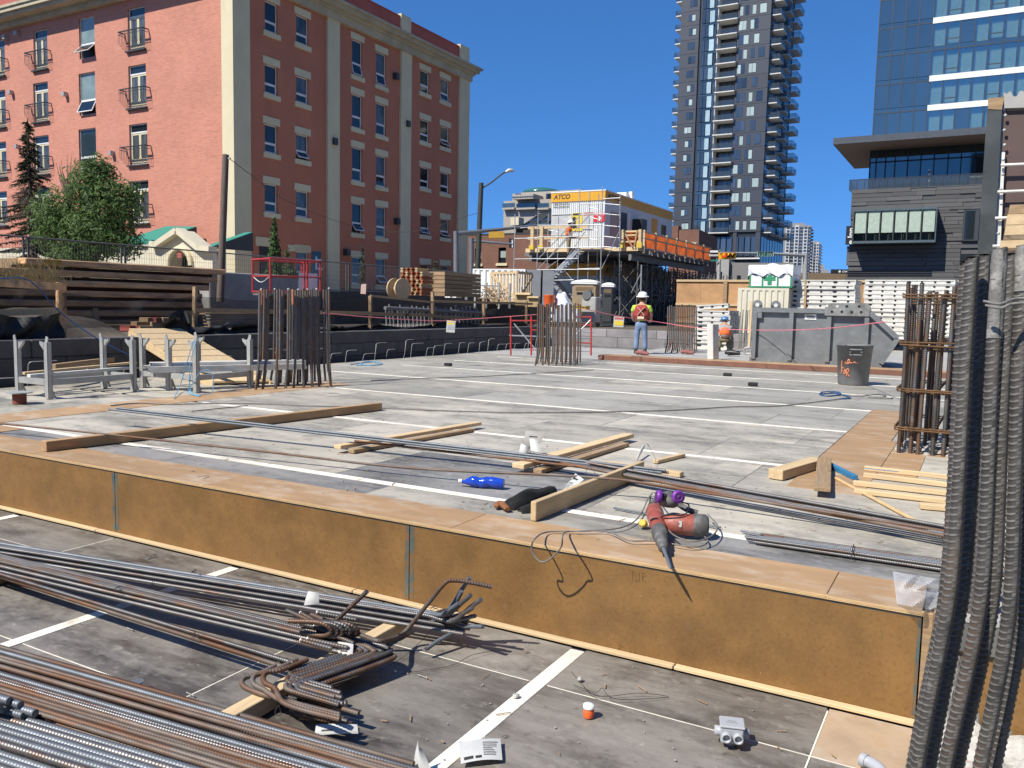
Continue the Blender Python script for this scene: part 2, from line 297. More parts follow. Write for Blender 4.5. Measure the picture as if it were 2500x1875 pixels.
for ri, (y0, y1, k) in enumerate(rows):
    x = DX0 - 3.9 - (1.22 if ri % 2 else 0)*.6
    xr = 3 if y0 < 5.7 else (-1.42 if y0 < 14.0 else 9)
    if 5.7 < y0 < 8.4: xr = 4
    while x < xr-.05:
        x1 = min(x+2.438, xr)
        cx = (x+x1)/2
        m = M_['deck'] if y0 < 10 else M_['deck_far']
        if y0 < 5.2 and (cx > -1.5 or cx < -5): m = M_['deck_mid']
        if random.random() < .10: m = M_['deck_mid'] if y0 < 8 else M_['deck']
        if x1 > -14.3: lay('plywood_panel', max(x, -14.2), x1-.004, y0, y1, .593, m, deck)
        x = x1
# filler strips between the rows
for k, y in enumerate(SY):
    x = -10.0 if k < 3 else -12.5
    xr = [2, -1.42, -1.42, -1.42, 8, 8, 8][k]
    while x < xr:
        x1 = min(x+rnd(2.3, 3.2), xr); lay('filler_strip', x, x1-.006, y-.046, y+.046, .596, M_['strip'], deck); x = x1
# tan plywood: border along the fascia, band on the left, patch on the right
bx = [-14.2, -10.4, -7.95, -5.52, -3.08, -.64, -.17]
for i in range(len(bx)-1): lay('border_sheet', bx[i], bx[i+1]-.004, FY-.012, FY+.475 if i else FY+.47, .6, M_['ply_top'], deck)
for y0, y1 in ((5.2, 7.3), (7.304, 9.7), (9.704, 12.1)): lay('border_sheet', -10.93, -10.2, y0, y1, .599, M_['ply_top'], deck)
lay('border_sheet', -10.19, -9.5, 5.18, 5.56, .5985, M_['ply_top'], deck)
for (x0, x1, y0, y1, m, z) in ((-1.41, -.79, 7.5, 10.9, 'ply_top', .5995), (-1.41, -.86, 10.905, 14.3, 'ply_top', .5995), (-.785, 1.6, 9.98, 10.38, 'ply_top', .5995), (-.785, -.44, 8.62, 9.975, 'ply_top', .5995), (-.435, 2.0, 8.62, 9.975, 'deck', .5993)):
    lay('cover_sheet', x0, x1, y0, y1, z, M_[m], deck)
for y0, y1 in ((10.385, 12.2), (12.205, 14.12)): lay('plywood_panel', -.855, 4, y0, y1, .593, M_['deck_far'], deck)
# ---- fascia of the step down to the lower deck
fas = th('step_fascia', 'long brown film faced plywood edge form of the raised deck', 'edge form', (-3, FY, 0))
fj = [-15.9, -13.0, -9.85, -6.68, -3.43, -.17]
for i in range(5):
    a, c = fj[i], fj[i+1]
    b = MB().cbox(a+.003, c-.003, FY, FY+.018, .012, .577, .001); part('panel', b, M_['ply_fascia'], fas)
    e = MB().box(a+.004, a+.04, FY-.0012, FY, .04, .572).box(a+.05, c-.006, FY-.0011, FY, .562, .5755)
    if i == 3 or i == 2: e.box(c-.038, c-.004, FY-.0013, FY, .04, .573)
    if i == 4: e.box(c-.02, c-.004, FY-.0013, FY, .04, .573)
    part('painted_edge', e, M_['teal'], fas)
b = MB()
for i in range(3): b.box(-16, -.165, FY-.012-.001*(i % 2), FY+.02, .578+.0075*i, .578+.0075*i+.0045)
part('plywood_laminations', b, M_['ply_edge'], fas)
part('end_post', MB().cbox(-.165, -.12, FY-.02, FY+.03, .0, .60, .002).box(-.118, -.1, FY-.06, FY+.02, 0, .62), M_['lumber_old'], fas)
part('panel', MB().box(-.09, 4, FY+.06, FY+.08, .02, .565), M_['ply_fascia'], fas)
part('capping', MB().box(-.09, 4, FY+.03, FY+.5, .57, .597), M_['conc'], fas)
x = -15.5; 
for L in (2.6, 3.1, 2.9, 3.0, 2.44, 1.3):
    part('kicker', MB().cbox(x, x+L-.008, FY-.055, FY-.002, 0, .02, .003), M_['lumber'], fas); x += L
# pencil marks on the fascia: flat writing
# ---- lower deck
low = struct('lower_deck', MB().box(-22, 6, -6, FY, -.2, -.026), M_['steel_dark'])
LX = [-14.1, -11.08, -8.06, -5.08, -2.07, .95]
LYs = [4.08, 2.88, 1.66, .44, -.8, -2.0]
for i in range(len(LX)-1):
    xa, xb = LX[i]+.05, LX[i+1]-.05; xm = (xa+xb)/2-.03
    for j in range(-1, len(LYs)-1):
        y1 = LYs[j]-.003 if j >= 0 else FY-.058; y0 = LYs[j+1]+.003
        for a, c in ((xa, xm-.005), (xm+.005, xb)):
            if a > -1.1 and y0 > 2: 
                lay('plywood_panel', a, c, y0, y1, -.007, M_['tan_low'] if y0 > 3.4 or a > -.2 else M_['deck_low'], low); continue
            lay('plywood_panel', a, c, y0, y1, -.007, M_['deck_low'], low)
    lay('filler_strip', LX[i+1]-.047, LX[i+1]+.047, 2.2, FY-.09, -.003, M_['strip'], low); lay('filler_strip', LX[i+1]-.047, LX[i+1]+.047, -.6, 2.19, -.003, M_['strip'], low)
b = MB()
for i in range(len(LX)-1):
    xm = (LX[i]+LX[i+1])/2-.03; b.box(xm-.004, xm+.004, -1, FY-.09, -.02, -.0065)
    for y in LYs[:-1]: b.box(LX[i]+.06, LX[i+1]-.06, y-.0028, y+.0028, -.02, -.0068)
put('joint_filler', b, M_['strip'], low)['kind'] = 'stuff'
# raised pour step at the back of the deck
st_ = struct('raised_slab', MB().box(-9.75, 14, 22.62, 31, .4, .722), M_['conc'])
for a, c in ((-9.72, -7.3), (-7.296, -4.9), (-4.896, -2.46), (-2.456, 0), (0.004, 2.4)):
    lay('edge_sheet', a, c, 22.55, 23.2, .735, M_['ply_top'], st_)
    put('edge_board', MB().box(a, c-.004, 22.52, 22.545, .60, .725), M_['step'] if 'step' in M_ else M_.setdefault('step', mat('brown step board', (.17, .075, .05), .7, var=.2, sc=4, rnd=.15)), st_)
struct('far_slab', MB().box(-14.2, -9.77, 22.61, 28.6, .4, .6), M_['conc'])
# ---- pit wall of shotcrete blocks, left side and back
pw = th('pit_wall', 'dark shotcrete block wall along the edge of the pit', 'retaining wall', (-14.3, 15, .4))
def blocks(X, y0, y1, along, rows_, m):
    for zi, (z0, z1) in enumerate(rows_):
        p = y0-(.6 if zi % 2 else 0)
        while p < y1:
            q = min(p+rnd(1.5, 2.6), y1); a = max(p, y0)
            if q-a > .15:
                t = rnd(-.015, .015)
                bb = MB().cbox(a+.006, q-.006, 0, .42+t, z0+.004, z1-.004, .008)
                M = Matrix(((0, -1, 0, X), (1, 0, 0, 0), (0, 0, 1, 0), (0, 0, 0, 1))) if along == 'y' else Matrix(((1, 0, 0, 0), (0, 1, 0, X), (0, 0, 1, 0), (0, 0, 0, 1)))
                if along == 'y': M = Matrix(((0, 1, 0, X-.42), (1, 0, 0, 0), (0, 0, 1, 0), (0, 0, 0, 1)))
                o = put('block', bb.mesh('block', MW[pw.name].inverted() @ M), m, pw)
            p = q
blocks(-14.3, 4.5, 27.5, 'y', ((-.6, .72), (.72, 1.05), (1.05, 1.36)), M_['conc_dark'])
pwb = th('back_pit_wall', 'pale concrete block wall behind the worker at the end of the deck', 'retaining wall', (-12, 29.5, .4))
pw2, pw = pw, pwb
blocks(29.2, -14.7, -3.4, 'x', ((-.6, .62), (.62, 1.0), (1.0, 1.3)), mat('pale block', (.25, .235, .235), .9, var=.2, sc=2, rnd=.12))
pw = pw2
# hooked dowels standing out of the left wall
k = 0
for i in range(34):
    y = 7.6+i*.58+rnd(-.12, .12); x = -14.0+rnd(-.05, .2); z = .90+.04*math.sin(i*1.9)+rnd(-.14, .14)
    L = rnd(.25, .5); r = .0072
    pts = [(x-.28, y, .45), (x-.05, y, .55), (x, y, z-.05), (x+.01, y+.02, z-.012), (x+.03, y+.05, z), (x+.05, y+L, z)] if rnd(0, 1) < .75 else [(x-.1, y, .5), (x, y, z-.3), (x+.02, y+.04, z+.1), (x+.05, y+.1, z+.13), (x+.05, y+L, z+.13)]
    solo('rebar_dowel', 'thin hooked grey steel dowel bent over in front of the dark pit wall', 'rebar', MB().tube(pts, r, 5), M_['galv'], pts[0], 'hooked dowels along the dark pit wall')
# ================================================================ REBAR, TIMBER AND TOOLS ON THE DECKS
def catmull(pts, k=6):
    pts = [V(p) for p in pts]; P = [2*pts[0]-pts[1]]+pts+[2*pts[-1]-pts[-2]]; out = []
    for i in range(1, len(P)-2):
        a, b_, c, d = P[i-1:i+3]
        for j in range(k):
            t = j/k; out.append(.5*((2*b_)+(c-a)*t+(2*a-5*b_+4*c-d)*t*t+(3*b_-a-3*c+d)*t**3))
    return out+[pts[-1]]
def resample(pts, step):
    out = [pts[0].copy()]; acc = 0
    for a, b_ in zip(pts, pts[1:]):
        L = (b_-a).length; t = step-acc
        while t <= L: out.append(a.lerp(b_, t/L)); t += step
        acc = (acc+L) % step
    return out
RJ = []
def ribbed(mb, pts, r, pitch, n=7, h=.15, slant=0., ridge=False, prof=None):
    """deformed bar: a tube along pts whose surface carries ribs"""
    prof = prof or (1, 1, 1+h, 1+h*.9); K = len(prof); q = resample([V(p) for p in pts], pitch/K)
    if len(q) < 3: return mb.tube(pts, r, n)
    rs = [r*prof[i % K] for i in range(len(q))]
    if not slant: return mb.tube(q, rs, n)
    k0 = len(mb.v); mb.tube(q, rs, n)
    vc = (CAM-q[len(q)//2]).normalized(); vc = Matrix.Rotation(.55, 3, 'Z') @ vc; m0 = k0+(len(q)//2)*n; j0 = max(range(n), key=lambda j: (V(mb.v[m0+j])-q[len(q)//2]).dot(vc)); RJ.append(j0)
    for i in range(len(q)):
        t = (q[min(i+1, len(q)-1)]-q[max(i-1, 0)]).normalized()
        for j in range(n):
            an = 2*math.pi*j/n; p = V(mb.v[k0+i*n+j])+t*(slant*math.cos(an))
            if ridge:
                jj = (j-j0) % n; dn = (V(mb.v[k0+i*n+j])-q[i]).normalized(); rr = 1.13 if jj in (0, n//2) else (1.0 if jj in (1, n-1, n//2-1, n//2+1) else prof[(i+(K//2 if jj > n//2 else 0)) % K])
                p = q[i]+dn*r*rr+t*(slant*math.cos(an))
            mb.v[k0+i*n+j] = tuple(p)
    return mb
_straight = {}
def straight(L, r, pitch, n, bow):
    k = (round(L, 1), r, bow)
    if k not in _straight:
        m = MB(); ribbed(m, [V((L*i/14, bow*math.sin(math.pi*i/14), -abs(bow)*.3*math.sin(math.pi*i/14))) for i in range(15)], r, pitch, n); _straight[k] = m.mesh('bar')
    return _straight[k]
def bar_to(par, p0, p1, r, m, pitch=.017, n=6, bow=0.):
    M, L = axis_m(p0, p1); Lr = math.ceil(L*2)/2
    me = straight(Lr, r, pitch, n, bow); sx = L/Lr
    return put('bar', me, m, par, MW[par.name].inverted() @ M @ Matrix.Diagonal((sx, 1, 1, 1)) @ Matrix.Rotation(rnd(0, 6.28) if not bow else 0, 4, 'X'))
def mixm(*names): return M_[random.choice(names)]
# -- long bundle along the fascia with hooked ends
bA = th('rebar_bundle', 'bundle of long steel bars beside the kicker strip with tails hooked upward', 'rebar bundle', (-4, 4.15, .1), group='rebar bundles on the lower deck')
HK = 0; TIPS = [(1147, 1409), (1128, 1442), (1150, 1452), (1155, 1483), (1175, 1463), (1162, 1503), (1122, 1472), (1180, 1530)]
for i in range(16):
    lay_ = i//6; dy = (i % 6)*.0275+lay_*.012-.03; z = .105+lay_*.026
    y0 = 3.16+dy*1.2+rnd(-.02, .02); x1 = -2.95+rnd(-.05, .1); y1 = 4.22+dy+rnd(-.01, .01)
    if i in (1, 3, 5, 7, 8, 10, 12, 13, 15):
        up = [(.09, .012, 0), (.15, .03, .03), (.19, .05, .1), (.22+rnd(-.02, .03), .06, .26+rnd(0, .08)), (.24+rnd(-.02, .04), .07, .34+rnd(0, .09))]
        if i == 5: up = [(.09, .0, 0), (.15, -.03, .0), (.16, -.08, 0), (.12, -.22, -.02), (.09, -.33, -.05)]
        pts = [V((-10, y0-.1, z)), V((x1, y1, z))]+[V((x1+a, y1+c, z+d)) for a, c, d in up]
        if i != 5:
            tx_, ty_ = TIPS[HK % len(TIPS)]; HK += 1; tip = Pd(tx_, ty_, 5.02+rnd(-.06, .06)); a_ = V((-2.98+rnd(-.06, .05), y1, z)); pts = [V((-10, y0-.1, z)), a_-V((.14, .015, 0)), a_-V((.05, 0, 0)), a_+V((.045, .01, .0))+(tip-a_)*.08, a_.lerp(tip, .45)+V((.045, 0, -.03)), a_.lerp(tip, .75)+V((.02, 0, -.015)), tip]
        pts = [pts[0]]+catmull(pts[1:], 4)
        mb = MB(); ribbed(mb, pts, .0128, .017, 6); part('bar', mb, mixm('rebar', 'rebar', 'rebar_grey'), bA)
    else: bar_to(bA, (-10, y0-.1, z), (x1+.2, y1+.02, z), .0128, mixm('rebar', 'rebar', 'rebar_rust'))
mb = MB(); ribbed(mb, catmull([Pz(760, 1500, .2), Pz(880, 1550, .2), Pz(935, 1565, .2), Pd(985, 1545, 5.15), Pd(1040, 1480, 5.1), Pd(1085, 1425, 5.05), Pd(1108, 1417, 5.05), Pd(1150, 1422, 5.05), Pd(1203, 1433, 5.05)], 6), .0128, .017, 7); part('bar', mb, M_['rebar_rust'], bA)
mb = MB(); ribbed(mb, catmull([Pz(700, 1490, .21), Pz(790, 1528, .21), Pd(816, 1518, 5.0), Pd(860, 1478, 4.95), Pd(897, 1443, 4.9)], 6), .0128, .017, 7); part('bar', mb, M_['rebar_dark'], bA)
# -- middle bundle: cranked bars
bB = th('rebar_bundle', 'bundle of rust streaked bars cranked twice into a tangle of bends over the dunnage', 'rebar bundle', (-3.6, 3.5, .1), group='rebar bundles on the lower deck')
for i in range(19):
    lay_ = i//7; z = .105+lay_*.027; k = (i % 7)*.75
    x1 = -3.02+k*.045-lay_*.03; y1 = 3.62+k*.03+rnd(-.012, .012); y0 = 3.13+k*.05+lay_*.02+rnd(-.03, .03)
    leg = .46+.05*k+rnd(-.03, .03); sk = .22
    a = V((x1, y1, z)); c = V((x1-leg*sk, y1-leg, z-.0))
    if i < 14:
        pts = [V((-10, y0, z)), a-V((.16, 0.006, 0)), a-V((.09, 0, 0)), a-V((.03, .02, 0)), a-V((.0, .08, 0)), c+V((.03, .14, 0)), c+V((.0, .06, 0)), c+V((.03, .01, 0)), c+V((.1, -.005, 0)), c+V((.34+rnd(-.04, .06), .02, -.01))]
    else:
        pts = [V((-10, y0, z)), a-V((.3, .02, 0)), a-V((.16, .02, -.02)), a-V((.1, .03, -.07)), a-V((.17, .06, -.11)), a-V((.34+rnd(0, .06), .1, -.09))]
    mb = MB(); ribbed(mb, [pts[0]]+catmull(pts[1:], 5), .0128, .017, 6); o_ = part('bar', mb, mixm('rebar', 'rebar_rust', 'rebar', 'rebar_dark'), bB)
for i, (x, y) in enumerate([(735, 1497), (775, 1495), (732, 1522), (768, 1530), (735, 1563), (752, 1560), (787, 1518)]):
    p = Pz(x, y, .2); q = Pz(x+85+rnd(-15, 15), y+28+rnd(-12, 18), .17); mb = MB(); ribbed(mb, [p, p.lerp(q, .6), q], .0125, .017, 7); br = part('bar', mb, M_['rebar_dark'], bB)
    part('painted_tip', MB().tube([p+(p-q).normalized()*.0005, p+(p-q).normalized()*.006], .0128, 9), M_['white'], br)
for i in range(3):                               # U shaped ends lying on the dunnage
    z = .107+i*.026; ox_ = i*.035
    pts = [Pz(830, 1745+i*6, z), Pz(700, 1712+i*4, z), Pz(620+i*26, 1688-i*3, z), Pz(592+i*26, 1672-i*4, z), Pz(598+i*26, 1655-i*6, z), Pz(640+i*26, 1642-i*4, z), Pz(700+i*26, 1610, z)]
    mb = MB(); ribbed(mb, catmull(pts, 6), .0128, .017, 7); part('bar', mb, mixm('rebar', 'rebar_rust'), bB)
for i in range(7):                               # short stack of ends under the bends
    p = Pz(660+i*12, 1690+i*10, .03+.026*(i % 3)); mb = MB(); ribbed(mb, [p, p.lerp(Pz(790+i*15, 1728+i*7, .03+.026*(i % 3)), .7), Pz(800+i*10, 1732+i*6, .03+.026*(i % 3))], .0128, .017, 6); part('bar', mb, M_['rebar_dark'], bB)
# -- thin group of three
bC = th('rebar_bundle', 'three loose ribbed bars tied with wire between the two larger piles', 'rebar bundle', (-4.4, 3.3, .1), group='rebar bundles on the lower deck')
for i, (a, c) in enumerate((((-9.5, 3.40, .108), (-3.22, 3.33, .108)), ((-9.5, 3.36, .108), (-3.24, 3.29, .108)), ((-9.5, 3.30, .135), (-3.2, 3.315, .133)))):
    bar_to(bC, a, c, .0128, M_[('rebar', 'rebar_rust', 'rebar')[i]], bow=.0)
# -- wide rusty pile and the long bar at its top
bD = th('rebar_bundle', 'wide pile of orange rusted ribbed bars crossing the lower deck', 'rebar bundle', (-3.3, 2.6, .1), group='rebar bundles on the lower deck')
for i in range(36):
    lay_ = 0 if i < 22 else 1; k = i if lay_ == 0 else (i-22)*1.4+.5
    s = k/21
    a = V((-9, 2.15-.46*s+rnd(-.02, .02), .108+lay_*.027)); c = V((-1.6, 2.84-.40*s+rnd(-.012, .012), .108+lay_*.027))
    bar_to(bD, a, c, .0128, mixm('rebar_rust', 'rebar_rust', 'rebar', 'rebar_grey'), bow=random.choice((0, 0, .05)))
bar_to(bD, (-9, 2.22, .14), Pz(1010, 1866, .06), .0135, M_['rebar_rust'])
# -- thick blue grey bars in the corner
bE = th('rebar_bundle', 'pile of thick blue grey ribbed bars in the near corner of the lower deck', 'rebar bundle', (-3, 2.1, .1), group='rebar bundles on the lower deck')
for i in range(15):
    lay_ = 0 if i < 9 else 1; k = i if lay_ == 0 else i-9+.5
    off = k*.038
    bar_to(bE, (-6.5, 1.88-off+rnd(-.01, .01), .11+lay_*.034), (-1.2, 2.50-off+rnd(-.008, .008), .11+lay_*.034), .0175, mixm('rebar_grey', 'rebar_grey', 'rebar'), pitch=.02, n=8)
bE2 = th('rebar_bundle', 'cut ends of thick bars stopping short on top of the blue grey pile', 'rebar bundle', (-3.9, 2.2, .17), group='rebar bundles on the lower deck')
for i, (x, y, z) in enumerate([(88, 1742, .19), (60, 1748, .175), (52, 1722, .215), (18, 1735, .19), (25, 1712, .235), (0, 1728, .225)]):
    p = Pz(x, y, z); bar_to(bE2, p-V((3, .39, 0)), p, .0175, M_['rebar_grey'], pitch=.02, n=9)
# dunnage
def lumber(name, label, cat, p0, p1, w, h, m='lumber', group=None, c=.004, parent=None):
    """a timber from p0 to p1 measured along its bottom centre line"""
    M, L = axis_m(p0, p1); me = MB().cbox(0, L, -w/2, w/2, 0, h, c).mesh(name)
    if parent is not None: return put(name, me, M_[m], parent, MW[parent.name].inverted() @ M, label)
    o = put(name, me, M_[m], None, M); return tag(o, label, cat, group)
lumber('dunnage_beam', 'square pale timber under the cranked rebar ends', 'timber', (-3.12, 2.36, 0), (-3.17, 4.27, 0), .09, .09, group='dunnage under rebar')
lumber('dunnage_beam', 'dark square timber under the far part of the rebar piles', 'timber', (-6.15, 2.0, 0), (-6.25, 3.75, 0), .09, .09, 'lumber_old', group='dunnage under rebar')
lumber('dunnage_beam', 'short pale timber showing between rusty and blue grey bars', 'timber', (-3.28, 1.4, 0), (-3.10, 2.46, 0), .09, .088, group='dunnage under rebar')
# tie wires round the bundles
def wire(label, pts, r=.0016, name='tie_wire', m='wire', cat='wire', group='tie wires on the rebar', k=5):
    q = catmull(pts, k); return solo(name, label, cat, MB().tube(q, r, 5), M_[m], q[0], group)
def tangle(label, c, s, n=9, group='tie wires on the rebar'):
    c = V(c); wire(label, [c+V((rnd(-s, s), rnd(-s, s), rnd(0, s*.8))) for _ in range(n)], .0015, group=group)
for x, y, z, l in ((370, 1365, .19, 'looped tie wire on the long bundle by the kicker'), (468, 1400, .19, 'second tie wire along the bundle by the kicker'), (292, 1440, .17, 'tie wire round the rusty middle bars'), (372, 1428, .17, 'tie wire standing out of the middle bars near the white strip'), (478, 1555, .14, 'tie wire knot on the three loose bars'), (1060, 1490, .2, 'tie wire at the hooked ends of the long bundle')):
    tangle(l, Pz(x, y, z), .035)
wire('thin wire loop hanging off the square timber', [Pz(690, 1712, .08), Pz(672, 1735, .05), Pz(676, 1748, .03), Pz(686, 1740, .04), Pz(676, 1712, .09)])
wire('tangled wire and nail litter beside the white strip', [Pz(1395, 1640, .01), Pz(1440, 1690, .03), Pz(1480, 1700, .01), Pz(1560, 1692, .02), Pz(1630, 1700, .005), Pz(1600, 1705, .01), Pz(1500, 1706, .02), Pz(1470, 1680, .05), Pz(1455, 1690, .02), Pz(1400, 1672, .01)])
wire('wire trailing from the bent bars towards the white strip', [Pz(1070, 1490, .2), Pz(1050, 1540, .08), Pz(990, 1600, .01), Pz(920, 1640, .004)])
wire('long bent wire across the dark panels near the rebar shadow', [Pz(1210, 1588, .004), Pz(1150, 1600, .02), Pz(1100, 1625, .004), Pz(980, 1645, .004)])
# -- paper tags
def paper(name, label, q, m='paper', bend=.01, group='paper tags wired to the rebar', lines=None, hang=None):
    a, b_, c, d = [V(p) for p in q]; nrm = (b_-a).cross(d-a).normalized()
    if nrm.z < 0: nrm = -nrm
    f = lambda u, v: a.lerp(b_, u).lerp(d.lerp(c, u), v)+nrm*(bend*math.sin(u*3.0)+bend*.4*math.sin(v*4+u))
    o = solo(name, label, 'tag', MB().grid(f, 8, 5), M_[m], a, group)
    if lines:
        L = MB()
        for (u0, u1, v0, v1) in lines:
            g = lambda u, v: f(u0+(u1-u0)*u, v0+(v1-v0)*v)+nrm*.0012
            L.grid(g, 4, 1)
        MW[o.name] = o.matrix_basis.copy(); part('print', L, M_['ink'], o)
    return o
txt = [(.1, .1+.01*k+rnd(.3, .6), .15+.12*k, .18+.12*k) for k in range(6)]
paper('paper_tag', 'white paper tag standing on the rusty middle bars', [Pd(742, 1478, 5), Pd(780, 1475, 5), Pd(778, 1447, 5), Pd(752, 1443, 5.02)], bend=.012)
paper('paper_tag', 'grey crumpled tag hanging over the cranked bars', [Pd(828, 1605, 4.75), Pd(862, 1606, 4.72), Pd(862, 1572, 4.78), Pd(824, 1566, 4.8)], 'paper_shade', .012, lines=[(.2, .7, .35, .45), (.3, .6, .55, .62)])
paper('paper_tag', 'curled white tag with a blue band under the stacked bar ends', [Pz(768, 1796, .03), Pz(875, 1792, .03), Pz(872, 1768, .07), Pz(772, 1768, .07)], bend=.015, lines=[(.15, .4, .3, .45)])
paper('paper_tag', 'folded white paper lying across the white strip', [Pz(1125, 1865, .02), Pz(1226, 1858, .01), Pz(1222, 1802, .03), Pz(1120, 1812, .05)], bend=.012, lines=[(.55+.0, .75+rnd(0, .2), .2+.1*k, .235+.1*k) for k in range(7)]+[(.08, .3, .1, .22), (.35, .5, .1, .2)])
paper('paper_tag', 'torn white paper curling up at the end of the long rusty bar', [Pz(1010, 1872, .02), Pz(1062, 1885, .02), Pz(1028, 1830, .1), Pz(1020, 1805, .15)], bend=.02)
paper('paper_tag', 'blue and white tag caught in the hooked bar ends', [Pz(1058, 1505, .1), Pz(1120, 1495, .1), Pz(1118, 1482, .14), Pz(1060, 1492, .15)], bend=.01)
paper('paper_tag', 'stiff grey tag standing up on the long bars', [Pd(1279, 1075, 8.6), Pd(1322, 1078, 8.6), Pd(1330, 1056, 8.6), Pd(1283, 1051, 8.6)], 'paper_shade', .004, lines=[(.25, .7, .4, .5)])
paper('paper_tag', 'white tag folded over the long bars below the standing grey one', [Pd(1298, 1112, 8.4), Pd(1326, 1110, 8.4), Pd(1312, 1075, 8.45), Pd(1292, 1070, 8.5)], bend=.02)
paper('paper_tag', 'small crumpled white tag by the folded one', [Pd(1266, 1106, 8.4), Pd(1290, 1112, 8.4), Pd(1295, 1090, 8.4), Pd(1272, 1083, 8.4)], bend=.03)
paper('paper_tag', 'printed white tag leaning beside the thick plank', [Pz(1372, 1203, .62), Pz(1400, 1193, .70), Pz(1425, 1170, .76), Pz(1404, 1155, .74)], bend=.008, lines=[(.1, .5+rnd(0, .3), .12+.09*k, .15+.09*k) for k in range(5)]+[(.2, .7, .7, .8)])
paper('paper_tag', 'grey curled strip of tag on a thin wire', [Pz(1550, 1126, .61), Pz(1557, 1127, .61), Pd(1575, 1088, 8.7), Pd(1568, 1087, 8.7)], 'paper_shade', .02)
wire('thin wire standing out of the deck beside a curled tag', [Pz(1602, 1150, .61), Pd(1600, 1120, 8.3), Pd(1587, 1095, 8.3), Pd(1580, 1083, 8.3), Pd(1586, 1090, 8.3)])
# ================================================================ on the main deck
lumber('square_beam', 'long brown square timber lying nearest the deck edge', 'timber', (-7.96, 4.84, DZ), (-7.42, 9.42, DZ), .10, .105, 'beam_tan', 'timbers under the long bars')
lumber('plank', 'thin pale plank lying on another under the middle of the long bars', 'timber', (-5.62, 6.45, DZ+.04), (-5.37, 8.78, DZ+.04), .10, .04, group='timbers under the long bars')
lumber('plank', 'lower plank of the crossed pair under the middle of the long bars', 'timber', (-5.50, 6.52, DZ), (-5.30, 8.5, DZ), .09, .038, 'lumber_old', 'timbers under the long bars')
lumber('plank', 'pale plank leading up to the standing grey tag', 'timber', (-3.62, 6.62, DZ+.04), (-3.47, 9.0, DZ+.04), .13, .045, group='timbers under the long bars')
lumber('plank', 'plank under the pale one by the standing grey tag', 'timber', (-3.46, 6.7, DZ), (-3.36, 8.62, DZ), .09, .04, 'lumber_old', 'timbers under the long bars')
lumber('plank', 'thick pale plank on edge beside the black gloves', 'timber', (-2.70, 5.18, DZ), (-2.62, 7.15, DZ), .045, .14, group='timbers under the long bars')
lumber('plank', 'short offcut of pale timber behind the long bars', 'offcut', (-2.73, 7.82, DZ), (-2.62, 8.36, DZ), .06, .035, group='timber offcuts')
lumber('plank', 'pale timber end poking out under the long bars', 'offcut', (-3.1, 7.4, DZ), (-2.3, 7.33, DZ), .09, .045, group='timber offcuts')
# long grey bars and the rusty one
lb = th('rebar_bundle', 'long grey bars lying across the timbers of the raised deck', 'rebar bundle', (-4, 6.6, .7), group='rebar bundles on the raised deck')
for i, (a, c, r) in enumerate((((-8.95, 6.24, .80), (-2.35, 6.92, .70), .012), ((-8.9, 6.29, .80), (-2.3, 6.96, .70), .012), ((-8.85, 6.27, .822), (-2.32, 6.94, .72), .012),
                               ((-3.78, 6.98, .70), (1.2, 5.96, .665), .0145), ((-3.75, 7.03, .70), (1.2, 6.02, .665), .0145), ((-3.72, 7.0, .727), (1.2, 5.99, .692), .0145), ((-3.7, 6.95, .70), (1.2, 5.88, .665), .0145), ((-3.6, 6.9, .7), (1.2, 5.81, .665), .0145), ((-5.6, 6.70, .69), (-2.9, 6.80, .69), .012))):
    bar_to(lb, a, c, r, M_[('rebar_grey', 'rebar', 'rebar_grey', 'rebar', 'rebar_rust', 'rebar', 'rebar_grey', 'rebar_rust', 'rebar_rust')[i]], pitch=.019)
for x, y in ((1300, 1112), (1440, 1150), (1590, 1155)): part('tie', MB().tube(catmull([Pz(x, y-12, .74), Pz(x+12, y+4, .72), Pz(x+4, y+16, .68), Pz(x-10, y+6, .7), Pz(x-4, y-10, .74)], 4), .002, 5), M_['wire'], lb)
rb = th('rebar_bundle', 'single long rust brown bar lying in front of the grey ones', 'rebar bundle', (-4, 5.8, .7), group='rebar bundles on the raised deck')
mb = MB(); ribbed(mb, catmull([(-11.5, 4.8, .72), (-9.35, 5.20, .715), (-7.9, 5.42, .71), (-5.9, 5.74, .685), (-4.35, 5.95, .67), (-2.7, 6.18, .745), (-1.9, 6.28, .72), (1.2, 6.1, .665)], 8), .0115, .019, 6); part('bar', mb, M_['rebar_rust'], rb)
rs = th('rebar_bundle', 'short tight bundle of thin grey bars near the standing column bars', 'rebar bundle', (-.5, 5.45, .63), group='rebar bundles on the raised deck')
for i in range(10): bar_to(rs, (-1.18+rnd(-.12, .1), 5.60-(i % 5)*.032, .615+(i//5)*.022), (1.4, 5.66-(i % 5)*.032, .615+(i//5)*.022), .010, mixm('rebar', 'rebar_grey', 'rebar'), pitch=.016)
part('tie', MB().tube(catmull([(-.62, 5.64, .61), (-.62, 5.6, .66), (-.61, 5.45, .655), (-.61, 5.42, .61)], 4), .003, 5), M_['wire'], rs)
for p0, p1, l in (((-2.35, 5.83, .612), (-1.5, 5.72, .612), 'thin grey bar on the deck behind the hammer'), ((-1.36, 5.72, .612), (-.7, 5.6, .612), 'thin grey bar running from the hammer to the tight bundle')):
    mb = MB(); ribbed(mb, [p0, V(p0).lerp(V(p1), .5), p1], .008, .016, 6); solo('loose_bar', l, 'rebar', mb, M_['rebar_grey'], p0, 'loose thin bars on the raised deck')
